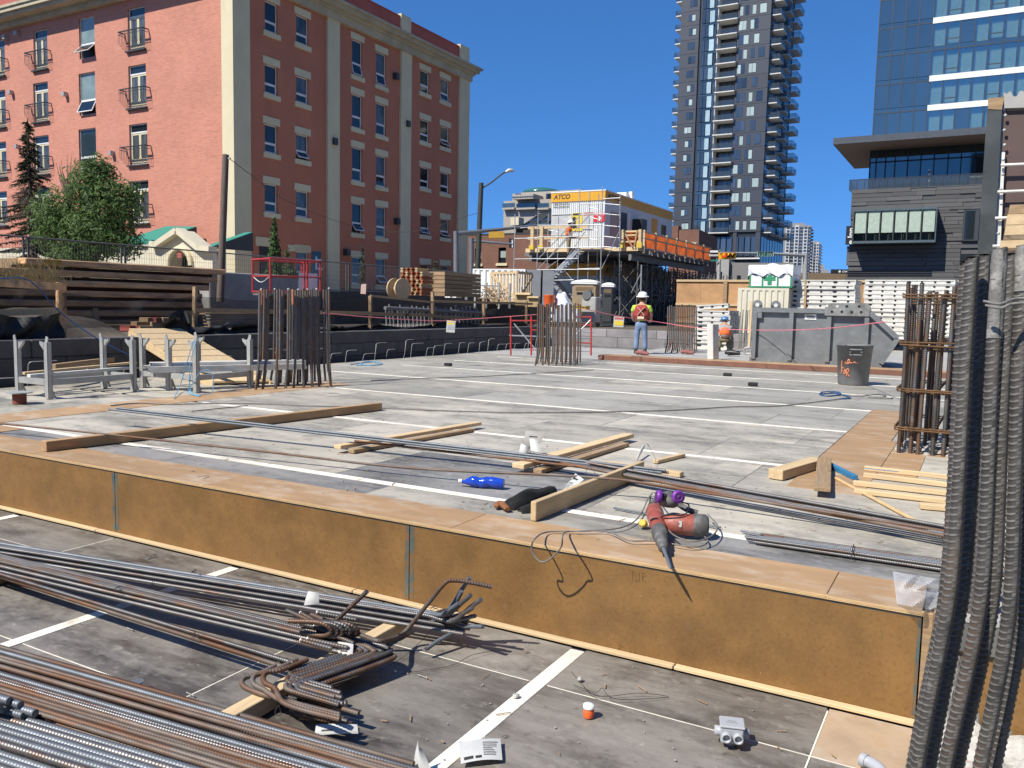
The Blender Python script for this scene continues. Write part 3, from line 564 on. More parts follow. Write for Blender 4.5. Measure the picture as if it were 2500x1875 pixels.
for (a, c, l) in (((468, 1004), (605, 990), 'thin straight bar lying behind the brown square timber'), ((1128, 1170), (1480, 1118), 'dark thin rod beside the crossed planks')):
    if a[0] < 1000: solo('loose_bar', l, 'rebar', MB().tube([Pz(*a, .605), Pz(*c, .605)], .006, 6), M_['rebar_dark'], Pz(*a, .605), 'loose thin bars on the raised deck')
# ---- demolition hammer
ham = th('demolition_hammer', 'dusty red electric demolition hammer with its chisel over the deck edge', 'power tool', Pz(1650, 1300, .6))
N = Pz(1612, 1308, .675); B_ = Pz(1598, 1250, .70); T = Py(1638, 1390, 4.52)
ax = (N-B_).normalized()
def radial(mb, pts, n=16): mb.tube([p for p, _ in pts], [r for _, r in pts], n)
mb = MB(); radial(mb, [(B_-ax*.06, .035), (B_-ax*.05, .055), (B_, .062), (B_.lerp(N, .45), .058), (B_.lerp(N, .62), .05), (B_.lerp(N, .8), .047)]); part('barrel', mb, M_['tool_red'], ham)
mb = MB(); radial(mb, [(B_.lerp(N, .78), .05), (B_.lerp(N, .84), .053), (B_.lerp(N, 1.0), .05), (B_.lerp(N, 1.02), .042), (B_.lerp(N, 1.25), .04), (B_.lerp(N, 1.27), .034), (B_.lerp(N, 1.45), .031), (B_.lerp(N, 1.47), .018)]); part('chuck', mb, M_['tool_grey'], ham)
e0 = B_.lerp(N, 1.4); mb = MB(); radial(mb, [(e0, .013), (e0.lerp(T, .3), .0125), (e0.lerp(T, .32), .0105), (e0.lerp(T, .75), .0105), (e0.lerp(T, .9), .009), (T, .002)], 8); part('chisel', mb, mat('worn chisel steel', (.25, .27, .3), .4, .6), ham)
M0 = Pz(1622, 1278, .685); M1 = Pz(1728, 1284, .685); mx = (M1-M0).normalized()
mb = MB(); radial(mb, [(M0-mx*.02, .03), (M0, .062), (M0+mx*.06, .072), (M0+mx*.16, .074), (M0+mx*.19, .073)], 18); part('motor_housing', mb, M_['tool_red'], ham)
mb = MB(); radial(mb, [(M0+mx*.19, .076), (M0+mx*.21, .079), (M0+mx*.27, .076), (M0+mx*.29, .06), (M0+mx*.292, .02)], 18); part('end_cap', mb, M_['tool_grey'], ham)
mb = MB(); mb.tube(catmull([B_+V((-.03, .02, .05)), B_+V((.03, .1, .1)), M0+V((.1, .13, .09)), M0+mx*.2+V((0, .06, .07))], 5), .02, 8); part('handle', mb, M_['tool_grey'], ham)
mb = MB()
for k in range(7): mb.box(-.0035, .0035, -.028, .028, -.004, .004, Matrix.Translation(B_.lerp(N, .55)+V((-.036+.012*k, -.02, .047-.0015*abs(k-3)**2))) )
part('vent_slots', mb, M_['black'], ham)
part('rating_plate', MB().box(-.018, .018, -.02, .02, -.002, .002, Matrix.Translation(M0+mx*.12+V((.0, -.071, .02))) @ Matrix.Rotation(rad(75), 4, 'X')), M_['galv'], ham)
# respirator on top of it
rsp = th('respirator', 'dark half mask respirator with two purple cartridges lying on the red hammer', 'respirator', Pd(1632, 1222, 5.6))
cR = Pd(1630, 1222, 5.62)
mb = MB().lathe([(.066, .03), (.068, .01), (.062, -.015), (.05, -.04), (.033, -.058), (.012, -.066)], (0, 0, 0), 18); mb.v = [tuple(cR+V((x*1.05, z*.9, y*.85-.005+.012*math.cos(x*30)))) for x, y, z in mb.v]; part('face_piece', mb, M_['tool_grey'], rsp)
part('valve', MB().lathe([(.02, -.012), (.022, 0), (.018, .016), (.01, .02)], cR+V((-.01, -.045, .035)), 14, Matrix.Rotation(rad(60), 4, 'X')), M_['black'], rsp)
for px_, py_, rz_ in ((1607, 1212, -50), (1656, 1213, 48)):
    c = Pd(px_, py_, 5.57); R = Matrix.Rotation(rad(rz_-10), 4, 'Z') @ Matrix.Rotation(rad(82), 4, 'X')
    ct = part('cartridge', MB().lathe([(.024, -.022), (.042, -.02), (.044, .0), (.042, .012), (.034, .014)], c, 22, R), M_['purple'], rsp)
    part('grille', MB().lathe([(.034, .0141), (.033, .0165), (.022, .0165), (.021, .015), (.012, .015), (.011, .017), (.002, .017)], c, 22, R), mat('dark purple grille', (.09, .02, .15), .5), ct)
part('strap', MB().tube(catmull([cR+V((.06, 0, 0)), cR+V((.13, .05, -.02)), cR+V((.12, .0, -.08)), cR+V((.03, -.06, -.08)), cR+V((-.03, -.05, -.11))], 6), .005, 6), M_['cloth_black'], rsp)
# power cord and its plug
cord = [(1728, 1256), (1751, 1283), (1738, 1308), (1690, 1322), (1642, 1304), (1622, 1272), (1640, 1253), (1684, 1264), (1712, 1300), (1727, 1324), (1690, 1335), (1600, 1321), (1535, 1319), (1482, 1297), (1420, 1297), (1385, 1298)]
pts = [Pz(x, y, .628 if i > 7 else .66) for i, (x, y) in enumerate(cord)]
pts += [Py(x, y, 4.5) for x, y in ((1374, 1306), (1370, 1335), (1345, 1363), (1322, 1372), (1303, 1355), (1298, 1335), (1306, 1315))]
pts += [Pz(x, y, .622) for x, y in ((1335, 1299), (1400, 1297), (1470, 1294), (1520, 1287), (1552, 1270), (1570, 1245), (1580, 1222), (1592, 1205))]+[Pd(1605, 1203, 5.75)]
solo('power_cord', 'grey power cord looping over the deck edge below the hammer', 'power cord', MB().tube(catmull(pts, 7), .0052, 8), M_['rubber'], pts[0])
pl = th('plug', 'round yellow plug lying against the red hammer', 'plug', Pz(1572, 1285, .6)); pc = Pz(1570, 1278, .635)
part('body', MB().lathe([(.012, -.04), (.024, -.035), (.029, -.01), (.027, .018), (.02, .022)], pc, 14, Matrix.Rotation(rad(70), 4, 'X')), M_['yellow'], pl)
part('pins', MB().box(-.012, -.009, -.004, .004, 0, .02, Matrix.Translation(pc+V((0, -.024, -.008))) @ Matrix.Rotation(rad(80), 4, 'X')).box(.009, .012, -.004, .004, 0, .02, Matrix.Translation(pc+V((0, -.024, -.008))) @ Matrix.Rotation(rad(80), 4, 'X')), M_['galv'], pl)
# blue bottle
bt = th('bottle', 'crushed blue plastic bottle lying behind the black gloves', 'bottle', Pz(1180, 1178, .6)); a = Pz(1120, 1174, .64); c = Pz(1230, 1180, .645); M, L = axis_m(a, c)
mb = MB().lathe([(.014, .03), (.016, .05), (.03, .08), (.044, .12), (.046, .16), (.041, .18), (.046, .2), (.046, .25), (.041, .27), (.046, .29), (.045, L-.02), (.038, L)], (0, 0, 0), 16)
XZ = M @ Matrix(((0, 0, 1, 0), (0, 1, 0, 0), (-1, 0, 0, 0), (0, 0, 0, 1)))
mb.v = [tuple(XZ @ V((x+.006*math.sin(z*40), y, z))) for x, y, z in mb.v]; part('body', mb, M_['bottle'], bt)
mb = MB().lathe([(.017, 0), (.018, .022), (.015, .03)], (0, 0, 0), 14); mb.v = [tuple(XZ @ V(p)) for p in mb.v]; part('cap', mb, M_['white'], bt)
# black gloves
gl = th('gloves', 'crumpled black knit sleeve with a brown leather cuff lying on the deck', 'glove', Pz(1270, 1240, .6))
g0 = [(1243, 1240, .64, .03), (1262, 1228, .65, .045), (1285, 1214, .665, .055), (1305, 1220, .66, .05), (1322, 1206, .67, .05), (1343, 1194, .68, .035)]
def drape(px, wd, hh, seed):
    w = catmull([Pz(x, y, .6) for x, y in px], 8); n = len(w)
    def f(u, v):
        k = u*(n-1); i = min(int(k), n-2); p = w[i].lerp(w[i+1], k-i); t = (w[i+1]-w[i]).normalized(); s = V((t.y, -t.x, 0)); q = math.sin(math.pi*u)**.35
        wi = wd*(.55+.45*q)*(1+.12*math.sin(u*6+seed)); z = hh*(math.sin(math.pi*min(max(v, 0), 1))**.55)*(.45+.55*q)*(1+.10*math.sin(u*9+v*6+seed)+.17*math.sin(u*5-v*4+seed*2)+.04*math.sin(u*14-v*15))
        return V((p.x, p.y, .596))+s*((v-.5)*2*wi)+V((0, 0, z))
    return MB().grid(f, 60, 26)
part('sleeve', drape([(1238, 1243), (1262, 1234), (1290, 1222), (1318, 1212), (1348, 1198)], .075, .085, 1.0), M_['cloth_black'], gl); part('fold', drape([(1268, 1250), (1300, 1246), (1335, 1236), (1352, 1215)], .055, .06, 2.3), M_['cloth_black'], gl)
mb = MB(); mb.tube(catmull([Pz(1210, 1235, .63), Pz(1222, 1225, .645), Pz(1240, 1240, .635)], 5), [.012, .024, .03, .032, .033, .03, .033, .029, .028, .026, .022], 12); mb.v = [(x, y, .6+(z-.6)*.7) for x, y, z in mb.v]; part('cuff', mb, mat('brown leather', (.22, .085, .03), .8, var=.3, sc=20), gl)
# cut timber by the right hand column
nb = lambda *a, **k: lumber(*a, **k)
nb('offcut_block', 'short pale block of timber at the edge of the tan sheet', 'offcut', (-1.55, 7.72, DZ), (-1.33, 8.62, DZ), .14, .09, group='timber offcuts')
nb('offcut_board', 'short brown board end standing next to the pale block', 'offcut', (-1.06, 7.18, DZ+.05), (-1.27, 8.62, DZ+.06), .13, .035, 'lumber_old', group='timber offcuts')
nb('blue_batten', 'narrow batten painted blue behind the brown board end', 'offcut', (-1.26, 8.72, DZ), (-.92, 8.12, DZ), .05, .045, 'teal_b' if 'teal_b' in M_ else M_.setdefault('teal_b', mat('blue paint', (.03, .17, .33), .6, var=.15, sc=8)) and 'teal_b', 'timber offcuts')
ex = [((2110, 1148), (2430, 1183), .035, .045, 'lumber', 'long pale batten with blue spray at its end'), ((2108, 1165), (2430, 1203), .04, .045, 'lumber', 'second long batten beside the blue sprayed one'), ((2083, 1184), (2430, 1222), .075, .04, 'lumber', 'long golden board in front of the two battens'), ((2086, 1203), (2430, 1243), .075, .04, 'lumber', 'nearest long pale board of the group by the column bars'), ((2245, 1240), (2420, 1255), .09, .04, 'lumber', 'short pale board stub closest to the column bars')]
boards = [nb('board', l, 'board', Pz(*a, DZ), Pz(*c, DZ), w, h, m, 'boards beside the column bars') for a, c, w, h, m, l in ex]
p = Pz(2110, 1143, DZ+.0465); part('blue_spray', MB().box(0, .3, -.016, .016, 0, .0015, axis_m(p, Pz(2430, 1178, DZ+.0465))[0]), M_['teal_b'], boards[0])
nb('stick', 'thin brown stick slanting across the deck past the boards', 'stick', Pz(2040, 1170, DZ), Pz(2320, 1320, DZ), .03, .02, 'ply_edge', 'timber offcuts')
# plastic film and loose strands on the deck edge
pf = Pz(2280, 1430, .61)
solo('plastic_film', 'crumpled clear plastic film on the deck edge behind the column bars', 'plastic', MB().grid(lambda u, v: Pz(2180+150*u+10*v, 1395+80*v+25*u, .61+.09*abs(math.sin(u*7+v*3))*abs(math.sin(v*5+u*2))*math.sin(math.pi*u)), 26, 20, False), mat('clear plastic', (.75, .76, .77), .25, alpha=.42), pf)
# faint writing, nail heads and splashes on the fascia
pen = mat('pencil line', (.10, .055, .02), .8)
def scribble(strokes, x0, z0, sx, sz):
    b = MB()
    for st in strokes: b.tube(catmull([(x0+x*sx, FY-.0005, z0+z*sz) for x, z in st], 4), .0014, 4)
    part('pencil_mark', b, pen, fas)
scribble([[(0, 0), (0, 1)], [(0, 1), (.5, .9), (.05, .55), (.55, .3), (0, 0)], [(.9, .5), (.65, .25), (.9, 0), (1.1, .3), (.9, .5)], [(1.4, .8), (1.4, .1), (1.55, 0)], [(1.2, .55), (1.6, .55)], [(1.9, .8), (1.9, .1), (2.05, 0)], [(1.75, .55), (2.15, .55)], [(2.45, .5), (2.25, .25), (2.45, 0), (2.65, .3), (2.45, .5)], [(2.8, 0), (2.8, .5), (3.0, .45), (3.05, 0), (3.1, .45), (3.3, .45), (3.35, 0)]], Py(1510, 1600, FY).x, Py(1510, 1600, FY).z, .055, .07)
scribble([[(0, 1), (.6, 1)], [(.3, 1), (.3, 0)], [(1.1, 1), (1.1, .2), (.8, 0), (.7, .3)], [(1.5, 0), (1.5, 1), (1.9, .8), (1.5, .5), (1.9, 0)]], Py(1538, 1395, FY).x, Py(1538, 1395, FY).z-.055, .055, .06)
b = MB()
for i in range(4):
    for x in (fj[i+1]-.06, fj[i+1]+.08, fj[i+1]+1.0, fj[i+1]+2.1):
        for z in (.08, .3, .53): b.lathe([(.004, 0), (.003, .0015)], (x+rnd(-.02, .02), FY-.0002, z+rnd(-.02, .02)), 6, Matrix.Rotation(rad(90), 4, 'X'))
part('nail_heads', b, M_['steel_dark'], fas)['kind'] = 'stuff'
b = MB()
for i in range(90):
    x = rnd(-9, -.2); s = rnd(.0015, .0045); b.lathe([(s, 0), (s*.7, .002)], (x, FY-.0003, .05+.5*random.random()**1.6), 6, Matrix.Rotation(rad(90), 4, 'X') @ Matrix.Scale(rnd(.6, 2.2), 4, (0, 1, 0)))
part('concrete_splash', b, mat('dried concrete splash', (.27, .2, .11), .9), fas)['kind'] = 'stuff'
# ---- small litter on the lower deck
eb = th('junction_box', 'grey plastic electrical box with round hubs on the lower deck', 'electrical box', Pz(1785, 1815, 0), rad(18)); m = M_['galv_p'] = mat('grey pvc', (.36, .37, .39), .45, var=.06)
put('body', MB().cbox(-.055, .055, -.05, .05, .02, .10, .006), m, eb); put('lid', MB().cbox(-.06, .06, -.054, .054, .1, .112, .004), m, eb)
def hub(M): put('hub', MB().lathe([(.024, 0), (.024, .028), (.017, .028), (.017, .006)], (0, 0, 0), 16, M), m, eb)
for x in (-.028, .028): hub(Matrix.Translation((x, -.05, .06)) @ Matrix.Rotation(rad(90), 4, 'X'))
hub(Matrix.Translation((.055, 0, .06)) @ Matrix.Rotation(rad(90), 4, 'Y')); hub(Matrix.Translation((-.055, 0, .06)) @ Matrix.Rotation(rad(-90), 4, 'Y')); hub(Matrix.Translation((.0, 0, .022)) @ Matrix.Rotation(rad(180), 4, 'X'))
put('print', MB().box(-.03, .03, -.012, -.006, .112, .1128).box(-.022, .018, .004, .010, .112, .1128), mat('embossed grey', (.22, .22, .23), .6), eb)
cp = th('spray_cap', 'small orange and white cap standing on the dark panel', 'cap', Pz(1437, 1750, 0)); put('body', MB().lathe([(.026, .0), (.029, .012), (.028, .04), (.022, .05)], n=16), M_['orange_p'] if 'orange_p' in M_ else M_.setdefault('orange_p', mat('orange plastic', (.75, .13, .03), .5)), cp); put('top', MB().lathe([(.03, .05), (.03, .068), (.012, .07)], n=16), M_['white'], cp)
el = th('pipe_elbow', 'grey plastic pipe elbow lying on the tan sheet near the column bars', 'pipe', Pz(2130, 1862, 0)); mb = MB(); mb.tube(catmull([Pz(2108, 1856, .03), Pz(2125, 1862, .03), Pz(2150, 1880, .03), Pz(2165, 1910, .02)], 6), .027, 14); part('bend', mb, m, el); part('collar', MB().tube([Pz(2104, 1853, .03), Pz(2116, 1859, .03)], .032, 14), m, el)
# nails, chips and grit
b = MB()
for i in range(420):
    lowd = i < 60
    if lowd: p = Pz(rnd(500, 2200), rnd(1560, 1875), .0)
    else: p = Pz(rnd(150, 2200), rnd(960, 1400) if i < 330 else rnd(800, 960), .595)
    if (lowd and p.y > 4.55) or (not lowd and p.y < 4.85): continue
    s = rnd(.002, .0065)*(1 if lowd or random.random() < .85 else 1.7); b.box(-s, s, -s*rnd(.3, 1), s*.6, 0, s*rnd(.4, 1), Matrix.Translation(p) @ Matrix.Rotation(rnd(0, 3), 4, 'Z') @ Matrix.Rotation(rnd(-.3, .3), 4, 'X'))
struct('grit', b, M_['conc'], 'stuff')
b = MB()
for i in range(150):
    p = Pz(rnd(300, 2150), rnd(1000, 1330), .598) if i < 130 else Pz(rnd(900, 2150), rnd(1580, 1870), .001)
    if (i < 130 and p.y < 4.8) or (i >= 130 and p.y > 4.55): continue
    L = rnd(.02, .09); a = rnd(0, 3.14); d = V((math.cos(a)*L, math.sin(a)*L, 0)); b.bar(p+V((0, 0, .003)), p+d+V((0, 0, .004)), rnd(.002, .008), .003)
struct('wood_splinters', b, M_['lumber_old'], 'stuff')
for x, y, l in ((1415, 1663, 'small grey stone on the white strip'), (1260, 1703, 'larger stone on the white strip near the folded paper'), (907, 1862, 'pale chip of concrete beside the long rusty bar')):
    p = Pz(x, y, 0); mb = MB().lathe([(.004, 0), (.018, .004), (.02, .014), (.008, .022)], p, 7); mb.v = [(x_+rnd(-.004, .004), y_+rnd(-.004, .004), z_+rnd(-.002, .002)) for x_, y_, z_ in mb.v]; mb.sm = [False]*len(mb.sm); solo('stone', l, 'stone', mb, M_['rubble'], p, 'stones on the lower deck')
for x, y, l in ((1020, 1647, 'nail lying on the dark panel by the white strip'), (310, 1532, 'bolt lying near the white strip in the pile shadow'), (455, 1690, 'bent nail between the two big rebar piles')):
    p = Pz(x, y, .004); q = p+V((.07, -.008, 0)); solo('nail', l, 'nail', MB().tube([p, q], .0028, 6).tube([q, q+V((.003, 0, 0))], .006, 8), M_['galv'], p, 'nails on the lower deck')
fn = Pz(335, 1685, 0); solo('funnel_cap', 'small blue grey plastic cone on the lower deck', 'cap', MB().lathe([(.006, 0), (.008, .02), (.034, .045), (.036, .05)], fn, 16), M_['rebar_grey'], fn)
# ================================================================ STANDING REBAR
class VPl:
    """a vertical plane through two ground points: photo measurements fall on it"""
    def __init__(s, p0, p1): s.o = V(p0); s.x = V((p1.x-p0.x, p1.y-p0.y, 0)).normalized(); s.n = V((s.x.y, -s.x.x, 0))
    def at(s, x, y): d = ray(x, y); return CAM+d*((s.o-CAM).dot(s.n)/d.dot(s.n))
    def uv(s, x, y): p = s.at(x, y)-s.o; return p.dot(s.x), p.z
    def M(s): m = Matrix((s.x, -s.n, Z3)).transposed().to_4x4(); m.translation = s.o; return m
def column_bars(label, bars, ytop, r, m, kink, ties=(), cap=None, group='column starter bars standing on the deck', pitch=.022):
    c0 = Pz(*bars[len(bars)//2][1:3], .6 if bars[0][2] > 870 else .735)
    t = th('column_rebar', label, 'column rebar', (c0.x, c0.y, c0.z), group=group)
    for i, (xt, xb, yb) in enumerate(bars):
        zb = c0.z; B = Pz(xb, yb, zb); D = depth(B); C = Pd(xt+(xb-xt)*.25, kink+rnd(-8, 8), D); T = Pd(xt, ytop+rnd(-2, 4), D)
        mb = MB(); ribbed(mb, catmull([B-V((0, 0, .05)), B.lerp(C, .5), C.lerp(B, .12), C.lerp(T, .06), C.lerp(T, .4), T], 5), r, pitch, 6, .12)
        o = part('bar', mb, M_[m], t)
        if cap and i in cap: 
            q = C.lerp(T, .80); part('paint_band', MB().tube([q, T+V((0, 0, .002))], r*1.16, 8), M_['spray'], o)
        if i % 4 == 1 and ytop < 720: part('cement_crust', MB().tube([T, T+V((.004, 0, .02))], [r*1.2, r*.7], 7), M_['rubble'], o)
    for pts in ties: part('tie', MB().tube(catmull([Pd(x, y, depth(c0)+dd) for x, y, dd in pts], 5), .012, 6), M_['tie'], t)
    return t
tops = [634, 638, 646, 652, 656, 671, 677, 684, 690, 704, 709, 715, 722, 728, 734, 740, 746, 751, 757, 762, 768, 773, 778, 790, 797, 803]
bars = []
for i, x in enumerate(tops):
    f = i % 3; yb = 951-f*7-(i/25)*8; bars.append((x, x+(x-735)*.13+rnd(-4, 4), yb))
column_bars('tall cluster of dark ribbed bars beside the steel racks, two with orange painted ends', bars, 706, .0205, 'rebar_dark', 888, cap=(1, 11))
bars = []
for i in range(21):
    x = 1313+i*5.15; bars.append((x+rnd(-1.5, 1.5), 1360+(x-1363)*1.05+rnd(-2, 2), 892-(i % 3)*4))
column_bars('middle cluster of dark ribbed bars in front of the tan toilet', bars, 741, .024, 'rebar_dark', 862)
bars = []
for i in range(17):
    x = 1631+i*4.3; bars.append((x, x+(x-1664)*.12-3, 861-(i % 3)*3))
column_bars('grey cluster of bars with two rings of ties beside the worker', bars, 745, .024, 'rebar_dark', 845, ties=[[(1626, 773, 0), (1650, 775, -.2), (1675, 774, -.2), (1700, 770, 0)], [(1622, 840, 0), (1645, 838, -.3), (1670, 839, -.3), (1682, 842, -.1)]])
# caged column on the right
cg = th('column_cage', 'caged column of dark ribbed bars with rusty rings of ties', 'column rebar', (-.5, 10.6, .6), group='column starter bars standing on the deck')
cx0, cx1, cy0, cy1 = -.72, -.06, 10.05, 11.35
for i in range(7):
    for j in range(5):
        if 0 < i < 6 and 0 < j < 4 and (i+j) % 2: continue
        x = cx0+(cx1-cx0)*i/6+rnd(-.02, .02); y = cy0+(cy1-cy0)*j/4+rnd(-.03, .03); zt = 2.42+rnd(-.14, .05)+(.1 if i in (0, 4) else 0)
        mb = MB(); ribbed(mb, [(x+rnd(-.01, .01), y, .55), (x, y, 1.5), (x-.0+rnd(-.02, .02), y, zt)], .0215, .022, 6, .12); part('bar', mb, M_['rebar_dark'], cg)
for z in (.86, .885, 1.285, 1.31, 1.79, 1.815, 2.30, 2.33):
    e = .045; q = [(cx0-e, cy0-e, z), (cx1+e, cy0-e, z+rnd(-.02, .02)), (cx1+e, cy1+e, z), (cx0-e, cy1+e, z), (cx0-e, cy0-e, z+.01)]
    mb = MB()
    for a, c in zip(q, q[1:]): mb.tube([a, c], .0095, 6)
    part('tie', mb, M_['tie'], cg)
    xm = cx0+(cx1-cx0)*.55; part('tie', MB().tube([(xm, cy0-.05, z+.03), (xm+.03, cy1+.05, z+.03)], .008, 6).tube([(cx0-.04, cy0+.5, z-.06), (cx1+.04, cy0+.5, z-.06)], .008, 6), M_['tie'], cg)
b = MB()
for i in range(90):
    p = V((rnd(-.8, .25), rnd(9.98, 10.9), .6)); s = rnd(.015, .06); b.box(-s, s, -s*.7, s*.7, 0, s*.7, Matrix.Translation(p) @ Matrix.Rotation(rnd(0, 3), 4, 'Z') @ Matrix.Rotation(rnd(-.4, .4), 4, 'X'))
struct('rubble_round_the_cage', b, M_['rubble'], 'stuff')
# near column dowels
nd = th('column_rebar', 'thick ribbed column bars rising close to the camera out of broken concrete', 'column rebar', (.1, 3.6, 0), group='column starter bars standing on the deck')
RP = (1, 1, 1, 1, 1, 1.02, 1.13, 1.10)
def dust_light(o, n):  # second material paints the highlights onto the rib faces
    o.data.materials.append(M_['rib_highlight']); j0 = RJ[-1]; k = []
    for i in range(len(o.data.polygons)):
        g, jj = i//n, (i % n-j0) % n; off = 4 if jj >= n//2 else 0
        k.append(1 if jj in (0, n-1, n//2-1, n//2) and random.random() < .5 and jj in (0, n//2) else (1 if RP[(g+off) % 8] > 1.01 and RP[(g+1+off) % 8] > 1.01 and jj not in (0, n-1, n//2-1, n//2) else 0))
    o.data.polygons.foreach_set('material_index', k)
def near(pts, D, r=.0200, m='rebar_near', cake=None):
    w = catmull([Pd(x, y, D+dd) for x, y, dd in pts], 8); mb = MB(); ribbed(mb, w, r, .021, 14, slant=.011, ridge=True, prof=RP); o = part('bar', mb, M_[m], nd); dust_light(o, 14)
    if cake:
        k0, k1 = cake; q = w[int(len(w)*k0):int(len(w)*k1)]; mb = MB(); mb.tube(q, [r*(1.02+.12*abs(math.sin(i*1.7))+rnd(0, .05)) for i in range(len(q))], 12); part('slurry', mb, M_['rebar_caked'], o)
A0 = [(2374, 628, 0), (2356, 900, 0), (2340, 1200, 0), (2322, 1430, 0), (2296, 1580, .02), (2262, 1750, .04), (2236, 1900, .06), (2222, 2050, .08)]
sh = lambda P, dx, dd=0, dy=0: [(x+dx, y+dy, d+dd) for x, y, d in P]
near(A0, 2.60); near(sh(A0, 31, .07, -6), 2.60); near(sh(A0, -13, .10, 12), 2.62)
B0 = [(2441, 610, 0), (2424, 900, 0), (2412, 1200, 0), (2402, 1400, 0), (2384, 1530, .02), (2352, 1680, .05), (2312, 1850, .08), (2280, 2020, .1)]
near(B0, 2.5, cake=(.0, .14)); near(sh(B0, 28, .2, 10), 2.55)
C0 = [(2500, 600, 0), (2488, 900, 0), (2478, 1200, 0), (2470, 1420, 0), (2455, 1560, .02), (2425, 1720, .05), (2388, 1900, .08), (2370, 2020, .1)]
near(C0, 2.5, cake=(.0, .08)); near(sh(C0, 34, .1), 2.5)
for bx_, ts in (((2303, 1788), [(2340, 1600), (2372, 1480), (2390, 1300), (2405, 1000), (2430, 660)]), ((2376, 1794), [(2405, 1600), (2425, 1450), (2438, 1250), (2450, 1000), (2470, 660)]), ((2462, 1812), [(2478, 1640), (2487, 1450), (2497, 1200), (2515, 700)])):
    p = Pz(*bx_, -.02); D = depth(p); mb = MB(); w = catmull([p]+[Pd(x, y, D) for x, y in ts], 8); ribbed(mb, w, .0205, .026, 10, slant=.010, ridge=True, prof=RP); o = part('bar', mb, M_['rebar_near'], nd); dust_light(o, 10)
    q = w[:9]; part('slurry', MB().tube(q, [.0205*(1.05+.15*abs(math.sin(i*2.3))) for i in range(len(q))], 10), M_['rebar_caked'], o)
part('tie', MB().tube(catmull([Pd(2400, 735, 2.44), Pd(2440, 742, 2.42), Pd(2475, 730, 2.42), Pd(2520, 728, 2.42)], 5), .004, 6).tube(catmull([Pd(2405, 745, 2.44), Pd(2442, 752, 2.42), Pd(2470, 742, 2.42), Pd(2520, 740, 2.42)], 5), .004, 6), M_['rebar_caked'], nd)
# rough concrete round their feet
struct('rough_concrete', MB().grid(lambda u, v: V((-.16+1.5*u, 2.6+2.12*v, .012+.05*abs(math.sin(u*23+v*7))*abs(math.sin(v*31-u*11))+.03*math.sin(u*9)*math.sin(v*13)+rnd(0, .018))), 46, 60, False), M_['rubble'])
# ================================================================ COLUMN FORM on the right edge
cf = th('column_form', 'tall brown ply column form with dark steel edge and white tie rods', 'formwork', (.2, 10.4, .6))
fp = VPl(Pd(2395, 1000, 9.0), Pd(2600, 1010, 8.6))
def fpoly(px, dpt=.06, off=0): return [fp.at(x, y)+fp.n*off for x, y in px], -fp.n*dpt
q, d = fpoly([(2369, 1115), (2450, 1120), (2446, 270), (2407, 268)], .3); part('edge_board', MB().prism([fp.at(2410, 268), fp.at(2446, 270), fp.at(2424, 700), fp.at(2408, 1120), fp.at(2366, 1115), fp.at(2384, 660)], -fp.n*.3), mat('dark form oiled board', (.035, .04, .042), .5, var=.4, sc=1.4, layers=[((.09, .1, .1), 2.2, (1, 1, 1), .5, .75, .6)]), cf)
part('form_face', MB().prism([fp.at(2448, 268)-fp.n*.05, fp.at(2640, 262)-fp.n*.05, fp.at(2610, 1130)-fp.n*.05, fp.at(2410, 1120)-fp.n*.05], -fp.n*.05), mat('dark brown form ply', (.085, .052, .045), .6, var=.2, sc=1.2, layers=[((.2, .16, .14), 1.8, (1, 1, 1), .6, .75, .6)]), cf)
part('steel_angle', MB().prism([fp.at(2446, 372)+fp.n*.01, fp.at(2454, 372)+fp.n*.01, fp.at(2418, 1100)+fp.n*.01, fp.at(2409, 1100)+fp.n*.01], -fp.n*.05), M_['white_form'], cf)
part('top_board', MB().prism([fp.at(2412, 240), fp.at(2452, 236), fp.at(2446, 268), fp.at(2412, 266)], -fp.n*.2), M_['lumber_old'], cf)
cr = [fp.at(2450+8*i, 236-rnd(0, 16)) for i in range(12)]; part('concrete_top', MB().prism([fp.at(2452, 264)]+cr+[fp.at(2560, 260)], -fp.n*.35), M_['conc'], cf)
for y, xa in ((405, 2444), (470, 2436), (534, 2430), (602, 2424), (668, 2418), (738, 2412), (805, 2408), (870, 2404), (945, 2402)):
    part('tie_rod', MB().tube([fp.at(xa, y)+fp.n*.05, fp.at(2640, y-8)+fp.n*.05], .016, 8), M_['white_form'], cf)
for i in range(15):
    y = 282+36*i; p = fp.at(2455-(y-282)*.054+rnd(-2, 2), y); part('bolt', MB().lathe([(.018, 0), (.016, .012), (.004, .016)], p+fp.n*.0, 8, Matrix.Rotation(rad(90), 4, 'X')), M_['galv'], cf)
for i, (y0, y1, xl, m) in enumerate(((500, 522, 2466, 'lumber_old'), (523, 549, 2460, 'lumber'), (550, 574, 2456, 'lumber'), (575, 586, 2452, 'lumber_old'), (587, 606, 2444, 'lumber'))):
    a0, a1 = Pd(xl, y0, 6.3+.0*i), Pd(2640, y0-6, 6.2); b0, b1 = Pd(xl-4, y1, 6.3), Pd(2640, y1-6, 6.2)
    part('waler', MB().prism([a0, a1, b1, b0], V((.0, .28, 0))), M_[m], cf)
part('bracket', MB().box(.6, .68, 6.9, 10.4, 2.86, 2.94), M_['steel_dark'], cf)
